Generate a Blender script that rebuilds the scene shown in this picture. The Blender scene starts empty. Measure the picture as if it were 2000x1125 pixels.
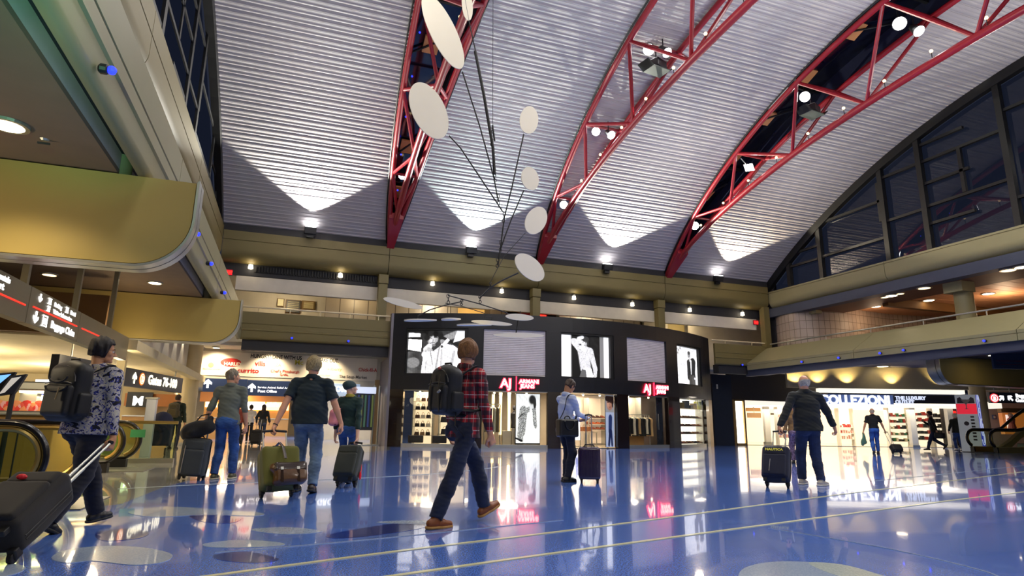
import bpy, bmesh, math, random
import numpy as np
from mathutils import Vector, Matrix
random.seed(7); RNG = np.random.default_rng(7)
SC = bpy.context.scene
COL = SC.collection
# ---------------------------------------------------------------- camera
FPX, PITCH, ROLL, YAW, EYE = 1200.0, .2182, -.0140, .3420, .95
_F = np.array([math.sin(YAW)*math.cos(PITCH), math.cos(YAW)*math.cos(PITCH), math.sin(PITCH)])
_r = np.array([math.cos(YAW), -math.sin(YAW), 0.]); _u = np.cross(_r, _F)
CR = _r*math.cos(ROLL) - _u*math.sin(ROLL); CU = np.cross(CR, _F); CF = _F
CAMP = np.array([0, 0, EYE])
cd = bpy.data.cameras.new('camera'); cam = bpy.data.objects.new('camera', cd); COL.objects.link(cam)
cd.sensor_width = 36; cd.lens = FPX/2000*36; cd.clip_end = 300; cd.clip_start = .05
M = Matrix.Identity(4)
for i in range(3):
    M[i][0] = CR[i]; M[i][1] = CU[i]; M[i][2] = -CF[i]; M[i][3] = CAMP[i]
cam.matrix_world = M
SC.camera = cam
def ray(px, py): return CR*(px-1000)/FPX - CU*(py-562.5)/FPX + CF
def onz(px, py, z=0.):
    d = ray(px, py); return CAMP + d*(z-EYE)/d[2]
def ony(px, py, Y):
    d = ray(px, py); return CAMP + d*Y/d[1]
def onx(px, py, X):
    d = ray(px, py); return CAMP + d*X/d[0]
def onpl(px, py, p0, n):
    d = ray(px, py); p0 = np.array(p0, float); n = np.array(n, float)
    return CAMP + d*(((p0-CAMP)@n)/(d@n))
# ---------------------------------------------------------------- world, exposure, lights
W = bpy.data.worlds.new('night'); SC.world = W; W.use_nodes = True
W.node_tree.nodes['Background'].inputs[0].default_value = (.05, .06, .10, 1)
W.node_tree.nodes['Background'].inputs[1].default_value = .35
SC.view_settings.view_transform = 'Standard'; SC.view_settings.look = 'None'
SC.view_settings.exposure = 0.12; SC.view_settings.gamma = 1.0
SC.view_settings.use_curve_mapping = False
def lamp(kind, name, loc, power, color=(1, 1, 1), target=None, size=.3, sizey=None, angle=60, blend=.3):
    L = bpy.data.lights.new(name, kind); L.energy = power; L.color = color
    o = bpy.data.objects.new(name, L); COL.objects.link(o); o.location = loc
    if kind == 'AREA':
        L.size = size
        if sizey: L.shape = 'RECTANGLE'; L.size_y = sizey
    elif kind == 'SPOT':
        L.spot_size = math.radians(angle); L.spot_blend = blend; L.shadow_soft_size = size
    else: L.shadow_soft_size = size
    if target is not None:
        o.rotation_euler = (Vector(target)-Vector(loc)).to_track_quat('-Z', 'Y').to_euler()
    return o
WARM = (1, .80, .50); COOL = (.85, .92, 1); WHITE = (1, .95, .88)
# general hall fill: soft area lamps added under the vault, without fixtures
for (x, y, p) in ((0, -3, 1500), (11, -3, 1800), (20, -1, 1800), (7.2, 8, 1300), (14.2, 8, 1300), (7.2, 16, 900), (14.2, 16, 900), (20.5, 11, 1300), (.2, 9, 700), (.3,17,500)):
    lamp('AREA', 'hall_fill_lamp', (x, y, 12.3-abs(y-9)*.06), p*.24, WHITE, (x, y+.5, 0), 1.6)
# warm area lamps added to brighten the food hall on the left
for (x, y, z, p, tz) in ((-8.5, 19.5, 1.5, 150, 3), (-12, 20, 1.5, 150, 3), (-7, 24.5, 1.5, 160, 3), (-11, 26, 1.6, 150, 3), (-6, 19.5, 2.55, 60, 0), (-6.5, 26, 2.55, 80, 0), (-10, 23, 2.55, 80, 0)):
    lamp('AREA', 'food_hall_fill_lamp', (x, y, z), p, (1, .84, .58), (x+.01, y, tz), 1.6)
# uplighters on the back beam washing the roof
for (x, c, p) in ((.28, (1, .97, .86), 1.0), (7.2, (.80, 1, .95), .62), (14.15, (1, 1, .84), .9), (20.9, (1, .86, .62), .5)):
    lamp('SPOT', 'uplight_lamp', (x, 25.27, 8.90), 5600*p, c, (x, 20.3, 12.6), .05, angle=98, blend=.15)
# unseen upward area lamps added to brighten the whole vault
for (x, y, z, tx, ty, p) in ((0, 9, 9.6, .2, 12, 900), (7.2, 10, 10.4, 7.2, 13, 1100), (14.2, 10, 10.4, 14.2, 13, 1100), (21, 10, 9.8, 21, 13, 1000), (0, 18, 9.2, .2, 19, 260), (7.2, 19, 9.4, 7.2, 20, 360), (14.2, 19, 9.4, 14.2, 20, 360), (21, 19, 9.2, 21, 20, 330), (7, 0, 9, 7, 4, 500), (18, 0, 9, 18, 4, 500)):
    lamp('AREA', 'roof_fill_lamp', (x, y, z), p*.115, (1, .97, .93), (tx, ty, 16), 1.4)
# floor spots from the trusses
for (x, y, z, tx, ty, p, c) in ((17.5, 18, 11.6, 6.8, 9.0, 6500, (.80, .88, 1)), (10.7, 17, 11.8, 4.2, 12.5, 2600, (.85, .92, 1)), (10.7, 12, 12, 2.0, 6.6, 2400, (.8, .88, 1)), (17.5, 12, 12, 8., 4.5, 2600, (.8, .88, 1)),
                              (10.7, 20, 11.4, 12, 21., 900, (.8, .88, 1))):
    lamp('SPOT', 'truss_lamp', (x, y, z), p, c, (tx, ty, 0), .12, angle=34, blend=.9)
# ---------------------------------------------------------------- materials
def lin(h):
    if isinstance(h, str):
        h = h.lstrip('#'); c = [int(h[i:i+2], 16)/255 for i in (0, 2, 4)]
    else: c = h
    return tuple(x/12.92 if x <= .04045 else ((x+.055)/1.055)**2.4 for x in c[:3]) + (1,)
_mats = {}
def pm(name, col, rough=.5, metal=0., var=.12, vscale=3., bump=0., bscale=60., emit=0., ecol=None, spec=.5, coat=0., sheen=0., ior=None, trans=0., alpha=1.):
    if name in _mats: return _mats[name]
    m = bpy.data.materials.new(name); m.use_nodes = True; nt = m.node_tree; N = nt.nodes; L = nt.links
    b = N['Principled BSDF']; c = lin(col)
    b.inputs['Base Color'].default_value = c; b.inputs['Roughness'].default_value = rough
    b.inputs['Metallic'].default_value = metal; b.inputs['Specular IOR Level'].default_value = spec
    b.inputs['Coat Weight'].default_value = coat; b.inputs['Sheen Weight'].default_value = sheen
    if ior: b.inputs['IOR'].default_value = ior
    if trans: b.inputs['Transmission Weight'].default_value = trans
    if alpha < 1: b.inputs['Alpha'].default_value = alpha
    if var > 0 or bump > 0:
        tc = N.new('ShaderNodeTexCoord')
    if var > 0:
        nz = N.new('ShaderNodeTexNoise'); nz.inputs['Scale'].default_value = vscale; nz.inputs['Detail'].default_value = 4
        L.new(tc.outputs['Object'], nz.inputs['Vector'])
        mx = N.new('ShaderNodeMix'); mx.data_type = 'RGBA'
        mx.inputs[6].default_value = tuple(x*(1-var) for x in c[:3])+(1,); mx.inputs[7].default_value = tuple(min(1, x*(1+var)) for x in c[:3])+(1,)
        L.new(nz.outputs['Fac'], mx.inputs[0]); L.new(mx.outputs[2], b.inputs['Base Color'])
    if bump > 0:
        n2 = N.new('ShaderNodeTexNoise'); n2.inputs['Scale'].default_value = bscale; n2.inputs['Detail'].default_value = 3
        L.new(tc.outputs['Object'], n2.inputs['Vector'])
        bp = N.new('ShaderNodeBump'); bp.inputs['Strength'].default_value = bump; bp.inputs['Distance'].default_value = .02
        L.new(n2.outputs['Fac'], bp.inputs['Height']); L.new(bp.outputs['Normal'], b.inputs['Normal'])
    if emit > 0:
        b.inputs['Emission Color'].default_value = lin(ecol) if ecol else c
        b.inputs['Emission Strength'].default_value = emit
    _mats[name] = m; return m
def vcol_mat(name, emit=0., rough=.5):
    if name in _mats: return _mats[name]
    m = bpy.data.materials.new(name); m.use_nodes = True; nt = m.node_tree; b = nt.nodes['Principled BSDF']
    a = nt.nodes.new('ShaderNodeAttribute'); a.attribute_name = 'Col'
    nt.links.new(a.outputs['Color'], b.inputs['Base Color']); b.inputs['Roughness'].default_value = rough
    if emit:
        nt.links.new(a.outputs['Color'], b.inputs['Emission Color']); b.inputs['Emission Strength'].default_value = emit
    _mats[name] = m; return m
def glass_mat(name, tint=(1, 1, 1), refl=1.5, rough=.0):
    if name in _mats: return _mats[name]
    m = bpy.data.materials.new(name); m.use_nodes = True; nt = m.node_tree; N = nt.nodes; L = nt.links
    N.remove(N['Principled BSDF']); out = N['Material Output']
    t = N.new('ShaderNodeBsdfTransparent'); t.inputs[0].default_value = (*tint, 1)
    g = N.new('ShaderNodeBsdfGlossy'); g.inputs['Roughness'].default_value = rough
    f = N.new('ShaderNodeFresnel'); f.inputs[0].default_value = refl
    mx = N.new('ShaderNodeMixShader'); ge = N.new('ShaderNodeNewGeometry'); iv = N.new('ShaderNodeMath'); iv.operation = 'SUBTRACT'; iv.inputs[0].default_value = 1; L.new(ge.outputs['Backfacing'], iv.inputs[1])
    mu = N.new('ShaderNodeMath'); mu.operation = 'MULTIPLY'; L.new(f.outputs[0], mu.inputs[0]); L.new(iv.outputs[0], mu.inputs[1])
    L.new(mu.outputs[0], mx.inputs[0]); L.new(t.outputs[0], mx.inputs[1]); L.new(g.outputs[0], mx.inputs[2])
    L.new(mx.outputs[0], out.inputs[0]); _mats[name] = m; return m
# ---------------------------------------------------------------- mesh helpers
def norm(v):
    v = np.array(v, float); return v/np.linalg.norm(v)
class MB:
    def __init__(s): s.v = []; s.f = []
    def add(s, V, F):
        o = len(s.v); s.v += [tuple(map(float, p)) for p in V]; s.f += [tuple(o+i for i in f) for f in F]; return s
    def box(s, a, b):
        x0, y0, z0 = a; x1, y1, z1 = b
        return s.add([(x0,y0,z0),(x1,y0,z0),(x1,y1,z0),(x0,y1,z0),(x0,y0,z1),(x1,y0,z1),(x1,y1,z1),(x0,y1,z1)],
                     [(0,3,2,1),(4,5,6,7),(0,1,5,4),(1,2,6,5),(2,3,7,6),(3,0,4,7)])
    def obox(s, c, X, Y, Z):
        """box centred at c with half-extent vectors X, Y, Z"""
        c, X, Y, Z = (np.array(t, float) for t in (c, X, Y, Z))
        V = [c+i*X+j*Y+k*Z for k in (-1, 1) for (i, j) in ((-1,-1),(1,-1),(1,1),(-1,1))]
        return s.add(V, [(0,3,2,1),(4,5,6,7),(0,1,5,4),(1,2,6,5),(2,3,7,6),(3,0,4,7)])
    def tube(s, P, r, n=10, closed=False, flat=1., cap=True):
        P = [np.array(p, float) for p in P]; m = len(P); R = r if hasattr(r, '__len__') else [r]*m
        V = []; prev = None
        for i in range(m):
            if closed: t = P[(i+1) % m]-P[i-1]
            else: t = P[min(i+1, m-1)]-P[max(i-1, 0)]
            t = norm(t)
            if prev is None:
                a = np.array([0, 0, 1.]) if abs(t[2]) < .9 else np.array([1., 0, 0]); a = norm(a-t*(a@t))
            else: a = norm(prev-t*(prev@t))
            prev = a; b = np.cross(t, a)
            V += [P[i]+R[i]*(a*math.cos(2*math.pi*k/n)*flat+b*math.sin(2*math.pi*k/n)) for k in range(n)]
        F = []
        for i in range(m if closed else m-1):
            for k in range(n):
                j = (i+1) % m; F.append((i*n+k, i*n+(k+1) % n, j*n+(k+1) % n, j*n+k))
        if not closed and cap: F += [tuple(reversed(range(n))), tuple((m-1)*n+k for k in range(n))]
        return s.add(V, F)
    def cyl(s, a, b, r, n=16, r2=None): return s.tube([a, b], [r, r if r2 is None else r2], n)
    def prism(s, poly, fn, t0, t1):
        """poly: 2-D outline; fn(u, v, t) gives the 3-D point"""
        n = len(poly)
        V = [fn(u, v, t0) for u, v in poly]+[fn(u, v, t1) for u, v in poly]
        return s.add(V, [tuple(reversed(range(n))), tuple(range(n, 2*n))]+[(i, (i+1) % n, n+(i+1) % n, n+i) for i in range(n)])
    def strip(s, A, B):
        n = len(A); return s.add(list(A)+list(B), [(i, i+1, n+i+1, n+i) for i in range(n-1)])
    def sphere(s, c, r, n=12, m=8, sc=(1, 1, 1)):
        V = [(c[0], c[1], c[2]-r*sc[2])]; 
        for j in range(1, m):
            a = -math.pi/2+math.pi*j/m
            V += [(c[0]+r*sc[0]*math.cos(a)*math.cos(2*math.pi*k/n), c[1]+r*sc[1]*math.cos(a)*math.sin(2*math.pi*k/n), c[2]+r*sc[2]*math.sin(a)) for k in range(n)]
        V.append((c[0], c[1], c[2]+r*sc[2])); F = [(0, 1+(k+1) % n, 1+k) for k in range(n)]
        for j in range(m-2):
            F += [(1+j*n+k, 1+j*n+(k+1) % n, 1+(j+1)*n+(k+1) % n, 1+(j+1)*n+k) for k in range(n)]
        e = len(V)-1; F += [(e, 1+(m-2)*n+k, 1+(m-2)*n+(k+1) % n) for k in range(n)]
        return s.add(V, F)
    def lathe(s, c, prof, n=20, axis=(0, 0, 1)):
        ax = norm(axis); a = np.array([1., 0, 0]) if abs(ax[0]) < .9 else np.array([0, 1., 0]); a = norm(a-ax*(a@ax)); b = np.cross(ax, a); c = np.array(c, float)
        V = []; 
        for r, h in prof: V += [c+ax*h+r*(a*math.cos(2*math.pi*k/n)+b*math.sin(2*math.pi*k/n)) for k in range(n)]
        F = [(i*n+k, i*n+(k+1) % n, (i+1)*n+(k+1) % n, (i+1)*n+k) for i in range(len(prof)-1) for k in range(n)]
        F += [tuple(reversed(range(n))), tuple((len(prof)-1)*n+k for k in range(n))]
        return s.add(V, F)
    def mesh(s, name, mat):
        me = bpy.data.meshes.new(name); me.from_pydata(s.v, [], s.f); me.materials.append(mat); me.update()
        bm = bmesh.new(); bm.from_mesh(me); bmesh.ops.recalc_face_normals(bm, faces=bm.faces); bm.to_mesh(me); bm.free()
        return me
    def build(s, name, mat, parent=None, bevel=0., smooth=False, seg=2):
        me = s.mesh(name, mat)
        if bevel > 0:
            bm = bmesh.new(); bm.from_mesh(me)
            ed = [e for e in bm.edges if len(e.link_faces) == 2 and e.calc_face_angle(0) > .5]
            bmesh.ops.bevel(bm, geom=ed, offset=bevel, segments=seg, profile=.5, affect='EDGES'); bm.to_mesh(me); bm.free()
        o = bpy.data.objects.new(name, me); COL.objects.link(o)
        if parent is not None: o.parent = parent
        if smooth:
            sm(me)
        return o
def sm(me, ang=40):
    me.polygons.foreach_set('use_smooth', [True]*len(me.polygons))
    try: me.set_sharp_from_angle(angle=math.radians(ang))
    except Exception: pass
def tag(o, label=None, cat=None, group=None, kind=None):
    if label: o['label'] = label
    if cat: o['category'] = cat
    if group: o['group'] = group
    if kind: o['kind'] = kind
    return o
def thing(name, label, cat, loc=(0, 0, 0), group=None):
    o = bpy.data.objects.new(name, None); COL.objects.link(o); o.location = loc
    o.empty_display_size = .1
    return tag(o, label, cat, group)
def part(mb, name, mat, root, **k):
    """build a part given in world coordinates and parent it to root (an unrotated Empty)"""
    off = root_off(root)
    mb.v = [(x-off[0], y-off[1], z-off[2]) for x, y, z in mb.v]
    return mb.build(name, mat, root, **k)
def root_off(o):
    r = np.zeros(3)
    while o is not None: r += np.array(o.location); o = o.parent
    return r
def setting(o, label=None):
    o['kind'] = 'structure'
    if label: o['label'] = label
    return o
def label_part(o, l): o['label'] = l; return o
def textobj(txt, name, mat, parent, origin, xdir, updir, size, depth=.01, bold=0., squeeze=1., align='LEFT'):
    """flat lettering as a mesh; origin is the left end of the base line"""
    c = bpy.data.curves.new(name, 'FONT'); c.body = txt; c.size = size; c.extrude = depth/2; c.offset = bold; c.align_x = align
    c.resolution_u = 3
    t = bpy.data.objects.new('tmp_text', c); COL.objects.link(t)
    bpy.context.view_layer.update()
    dg = bpy.context.evaluated_depsgraph_get()
    me = bpy.data.meshes.new_from_object(t.evaluated_get(dg)); bpy.data.objects.remove(t); bpy.data.curves.remove(c)
    me.materials.clear(); me.materials.append(mat); me.name = name
    o = bpy.data.objects.new(name, me); COL.objects.link(o)
    X = Vector(norm(xdir)); Z = Vector(norm(updir)); Nn = X.cross(Z)
    R = Matrix((X*squeeze, Z, Nn)).transposed()
    me.transform(R.to_4x4())
    if parent is not None:
        o.parent = parent; origin = np.array(origin)-root_off(parent)
    o.location = tuple(origin)
    return o
def copy_tree(o, parent=None):
    c = o.copy(); COL.objects.link(c); c.parent = parent
    if parent is not None: c.matrix_parent_inverse = o.matrix_parent_inverse
    for ch in list(o.children): copy_tree(ch, c)
    return c
def smooth_poly(P, n=6):
    P = [np.array(p, float) for p in P]; m = len(P); out = []
    for i in range(m):
        p0, p1, p2, p3 = P[i-1], P[i], P[(i+1) % m], P[(i+2) % m]
        for k in range(n):
            t = k/n; out.append(.5*((2*p1)+(-p0+p2)*t+(2*p0-5*p1+4*p2-p3)*t*t+(-p0+3*p1-3*p2+p3)*t**3))
    return out
def smooth_line(P, n=6):
    P = [np.array(p, float) for p in P]; m = len(P); out = []
    for i in range(m-1):
        p0, p1, p2, p3 = P[max(i-1, 0)], P[i], P[i+1], P[min(i+2, m-1)]
        for k in range(n):
            t = k/n; out.append(.5*((2*p1)+(-p0+p2)*t+(2*p0-5*p1+4*p2-p3)*t*t+(-p0+3*p1-3*p2+p3)*t**3))
    out.append(P[-1]); return out
# ================================================================= THE SETTING
m_beam = pm('painted_khaki_steel', '#6c6138', .55, var=.05, bump=.03, bscale=40)
m_par = pm('painted_grey_green_panel', '#8c8663', .5, var=.05)
m_fin = pm('khaki_fin_paint', '#b59f57', .6, var=.04)
m_alu = pm('brushed_aluminium', '#b6b6ae', .35, .8, var=.05)
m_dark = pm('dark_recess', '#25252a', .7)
m_black = pm('black_paint', '#0c0c0e', .5)
m_roof = pm('white_corrugated_deck', '#b0aaab', .6, .0, var=.05, vscale=.7)
m_red = pm('red_painted_steel', '#8e1422', .35, var=.08, coat=.2)
m_brownceil = pm('brown_grey_ceiling', '#7d6a54', .8)
m_white = pm('white_wall', '#c9c2b4', .7)
m_cream = pm('cream_wall', '#d8c9a0', .7)
m_brown = pm('brown_bulkhead', '#6e4c22', .75)
m_mull = pm('black_window_frame', '#08090b', .5)
m_wood = pm('pinkish_ceiling_boards', '#c9946c', .6)
def lens(name, col, s):
    return pm(name, col, .4, var=0, emit=s)
e_warm = lens('warm_lamp_lens', '#ffe9bd', 9); e_white = lens('white_lamp_lens', '#ffffff', 22); e_blue = lens('blue_lamp_lens', '#1f2cff', 3)
e_dim = lens('dim_lamp_lens', '#ffdca0', 3.0); e_redlight = lens('red_lamp_lens', '#ff2418', 4)
# ---- floor
def floor_mat():
    m = bpy.data.materials.new('blue_terrazzo'); m.use_nodes = True; nt = m.node_tree; N = nt.nodes; L = nt.links; b = N['Principled BSDF']
    tc = N.new('ShaderNodeTexCoord')
    n1 = N.new('ShaderNodeTexNoise'); n1.inputs['Scale'].default_value = 90; n1.inputs['Detail'].default_value = 2; L.new(tc.outputs['Object'], n1.inputs['Vector'])
    n2 = N.new('ShaderNodeTexNoise'); n2.inputs['Scale'].default_value = .5; n2.inputs['Detail'].default_value = 3; L.new(tc.outputs['Object'], n2.inputs['Vector'])
    r = N.new('ShaderNodeValToRGB'); r.color_ramp.elements[0].position = .36; r.color_ramp.elements[0].color = lin('#2c5ccc'); r.color_ramp.elements[1].position = .66; r.color_ramp.elements[1].color = lin('#7faaff')
    L.new(n1.outputs['Fac'], r.inputs[0])
    mx = N.new('ShaderNodeMix'); mx.data_type = 'RGBA'; mx.blend_type = 'MULTIPLY'; mx.inputs[0].default_value = .22
    L.new(r.outputs[0], mx.inputs[6]); L.new(n2.outputs['Fac'], mx.inputs[7]); L.new(mx.outputs[2], b.inputs['Base Color'])
    b.inputs['Roughness'].default_value = .17; b.inputs['Coat Weight'].default_value = .8; b.inputs['Coat Roughness'].default_value = .035; b.inputs['Coat IOR'].default_value = 1.6
    n3 = N.new('ShaderNodeTexNoise'); n3.inputs['Scale'].default_value = 1.3; L.new(tc.outputs['Object'], n3.inputs['Vector'])
    bp = N.new('ShaderNodeBump'); bp.inputs['Strength'].default_value = .06; bp.inputs['Distance'].default_value = .01; L.new(n3.outputs['Fac'], bp.inputs['Height']); L.new(bp.outputs[0], b.inputs['Coat Normal'])
    return m
def inlay_mat(name, c0, c1):
    m = bpy.data.materials.new(name); m.use_nodes = True; nt = m.node_tree; N = nt.nodes; L = nt.links; b = N['Principled BSDF']
    tc = N.new('ShaderNodeTexCoord')
    n1 = N.new('ShaderNodeTexNoise'); n1.inputs['Scale'].default_value = 80; L.new(tc.outputs['Object'], n1.inputs['Vector'])
    r = N.new('ShaderNodeValToRGB'); r.color_ramp.elements[0].position = .35; r.color_ramp.elements[0].color = lin(c0); r.color_ramp.elements[1].position = .65; r.color_ramp.elements[1].color = lin(c1)
    L.new(n1.outputs['Fac'], r.inputs[0]); L.new(r.outputs[0], b.inputs['Base Color'])
    b.inputs['Roughness'].default_value = .17; b.inputs['Coat Weight'].default_value = .8; b.inputs['Coat Roughness'].default_value = .035; b.inputs['Coat IOR'].default_value = 1.6
    return m
floor = setting(MB().box((-30, -10, -.3), (70, 62, 0)).build('floor', floor_mat()), 'polished blue terrazzo concourse floor')
m_cloud = inlay_mat('pale_terrazzo', '#a3b6d4', '#bfcfe4'); m_cloud2 = inlay_mat('white_terrazzo', '#c3cfc8', '#dfe6dc'); m_navy = inlay_mat('deep_blue_terrazzo', '#12257c', '#25439c'); m_grey = inlay_mat('grey_terrazzo', '#8f8f90', '#a9a7a0'); m_line = pm('cream_inlay_strip', '#e9e5b4', .25, var=0, coat=.6)
def inlay(px, mat, name='terrazzo_inlay', h=.003, smooth=True):
    P = [onz(*q) for q in px]
    if smooth: P = smooth_poly(P, 5)
    n = len(P); c = np.mean(P, 0)
    o = MB().prism([(p[0], p[1]) for p in P], lambda u, v, t: (u, v, t), 0.0002, h).build(name, mat, floor)
    return o
label_part(inlay([(-400, 1010), (60, 1006), (235, 985), (330, 948), (480, 915), (620, 893), (762, 879), (762, 872), (300, 860), (-400, 850)], m_grey, 'terrazzo_field', .0015, False), 'grey terrazzo field around the walkways')
for px in ([(100, 1090), (130, 1075), (200, 1067), (280, 1070), (335, 1083), (320, 1098), (260, 1104), (180, 1096), (130, 1100)],
           [(400, 1062), (470, 1055), (545, 1060), (550, 1066), (480, 1070), (410, 1069)], [(250, 1000), (330, 990), (430, 996), (510, 1002), (500, 1008), (400, 1006), (300, 1010)],
           [(490, 1035), (560, 1030), (630, 1038), (560, 1044)], [(735, 1020), (790, 1017), (850, 1019), (850, 1023), (770, 1023)], [(-60, 1110), (0, 1100), (50, 1108), (20, 1124), (-60, 1130)]):
    inlay(px, m_cloud)
label_part(inlay([(1445, 1118), (1475, 1103), (1530, 1097), (1600, 1100), (1650, 1108), (1700, 1118), (1760, 1140), (1600, 1160), (1460, 1140)], m_cloud), 'cloud shape at the bottom edge')
inlay([(1580, 1100), (1640, 1103), (1700, 1118), (1745, 1138), (1660, 1130), (1615, 1118)], m_cloud2, h=.0045)
for px in ([(190, 1040), (250, 1033), (290, 1040), (270, 1052), (200, 1056)], [(370, 1008), (420, 1005), (470, 1012), (450, 1022), (400, 1020)], [(420, 1084), (480, 1078), (545, 1092), (500, 1100), (430, 1094)], [(640, 1045), (720, 1030), (830, 1015), (830, 1030), (740, 1045), (660, 1052)]):
    inlay(px, m_navy, h=.002)
def floor_line(px, w, mat=m_line, name='inlay_line', close=False):
    P = smooth_line([onz(*q) for q in px], 5); A = []; B = []
    for i, p in enumerate(P):
        t = norm((P[min(i+1, len(P)-1)]-P[max(i-1, 0)])); nn = np.array([-t[1], t[0], 0]); A.append(p+nn*w/2+np.array([0, 0, .005])); B.append(p-nn*w/2+np.array([0, 0, .005]))
    mb = MB(); mb.strip(A, B); mb.strip([a-np.array([0, 0, .0048]) for a in A], A); mb.strip([a-np.array([0, 0, .0048]) for a in B], B)
    return mb.build(name, mat, floor)
floor_line([(300, 1140), (413, 1125), (800, 1074), (1200, 1025), (1640, 966), (1820, 944), (2050, 915)], .045)
floor_line([(660, 1140), (770, 1125), (1200, 1065), (1840, 980), (2050, 955)], .045)
floor_line([(230, 955), (400, 946), (560, 940), (700, 934), (850, 925), (950, 915), (1000, 905), (1007, 899), (985, 893), (930, 890)], .03, m_cloud2)
floor_line([(420, 1080), (700, 1056), (960, 1030), (1100, 1016)], .012, m_cloud)
floor_line([(1500, 1032), (1600, 1048), (1750, 1075), (1900, 1110), (1960, 1130)], .012, m_cloud)
floor_line([(1865, 886), (2050, 886)], .12, m_cloud2)
floor_line([(1700, 940), (1850, 925), (2040, 905)], .02, m_cloud2)
# ---- vaulted roof
YC, ZC, RR = 9.0, -13.8, 28.3
XL, XR = -3.25, 24.3
def arc(th, d=0.): return YC+(RR-d)*math.sin(th), ZC+(RR-d)*math.cos(th)
TR = [3.62, 10.65, 17.75]; T1 = math.radians(37.9)
def hw(th):
    q = max(0, 1-(th/T1)**2); return 1.12*q**.8
def dep(th):
    q = max(0, 1-(th/T1)**2); return .06+2.4*q**1.3
STEP = .345/RR
ns = int((T1+math.radians(14))/STEP)
bays = [(XL, TR[0]), (TR[0], TR[1]), (TR[1], TR[2]), (TR[2], XR)]
for bi, (xa, xb) in enumerate(bays):
    c = None
    root = thing('ceiling', None, None); setting(root, 'bay of white corrugated vault ceiling'); 
    for k in range(ns):
        t1 = T1-k*STEP; t0 = t1-STEP; tm = (t0+t1)/2
        a = xa + (hw(tm) if bi else 0); b = xb - (hw(tm) if bi < 3 else 0)
        if bi == 1: b = xb            # the middle truss has no skylight
        if bi == 2: a = xa
        prof = [(0, 0), (.08, .0), (.14, .02), (.40, .02), (.46, 0.008), (.54, .008), (.60, .02), (.86, .02), (.92, 0), (.985, 0)]
        A = []; B = []
        for (u, d) in prof:
            y, z = arc(t1-u*STEP, -d); A.append((a, y, z)); B.append((b, y, z))
        m = MB(); m.strip(A, B); y, z = arc(t1, -.12); y2, z2 = arc(t0, -.12)
        m.strip([A[0], (a, y, z)], [B[0], (b, y, z)])
        m.build('deck_panel', m_roof, root)
# the part of the vault over and behind the camera, and the roof's outer skin
m = MB(); A = []; B = []
for k in range(61):
    th = T1-ns*STEP-(ns*0+k)*(2*T1-ns*STEP)/60
    y, z = arc(th); A.append((XL, y, z)); B.append((XR, y, z))
m.strip(A, B)
setting(m.build('ceiling', m_roof), 'vault ceiling over the near end of the hall')
m = MB(); A = []; B = []
for k in range(41):
    th = T1-k*2*T1/40; y, z = arc(th, -1.3); A.append((XL-.3, y, z)); B.append((XR+.3, y, z))
m.strip(A, B); setting(m.build('roof', m_black), 'dark outer roof skin')
# ---- skylight slots over the outer trusses
m_sky = pm('dark_skylight_glass', '#0a0d1c', .08, var=0, spec=.8)
m_orange = pm('orange_box_panel', '#c98a55', .6)
for xi in (0, 2):
    xt = TR[xi]; r = thing('window', None, None); r.name = 'window_%d' % (1 if xi == 0 else 2); setting(r, 'dark skylight slot above the red truss')
    A = []; B = []
    for k in range(33):
        th = T1-k*(T1+.24)/32; y, z = arc(th, -.62); w = hw(th); A.append((xt-w-.02, y, z)); B.append((xt+w+.02, y, z))
    MB().strip(A, B).build('glass', m_sky, r)
    for s in (-1, 1):
        A = []; B = []
        for k in range(33):
            th = T1-k*(T1+.24)/32; y, z = arc(th, -.62); y2, z2 = arc(th, 0); w = hw(th); A.append((xt+s*w, y, z)); B.append((xt+s*w, y2, z2))
        MB().strip(A, B).build('side_cheek', pm('navy_cheek', '#10142e', .5), r)
    for k in range(9):
        th = math.radians(34-k*4.6); y, z = arc(th, -.5); y2, z2 = arc(th+.006, -.35); w = hw(th)
        if k % 2 == 0: MB().obox((xt, y, z), (w, 0, 0), (0, .05, 0), (0, 0, .05)).build('crossbar', m_mull, r)
        else: MB().tube([(xt-w, y, z), (xt+w, y-1.3, arc(th-.05, -.5)[1])], .04, 6).build('brace', m_mull, r)
        MB().obox((xt-w*.1, y-.5, arc(th-.02, -.55)[1]), (.26, 0, 0), (0, .3, -.12), (0, .02, .04)).build('duct_panel', m_orange, r)
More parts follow.
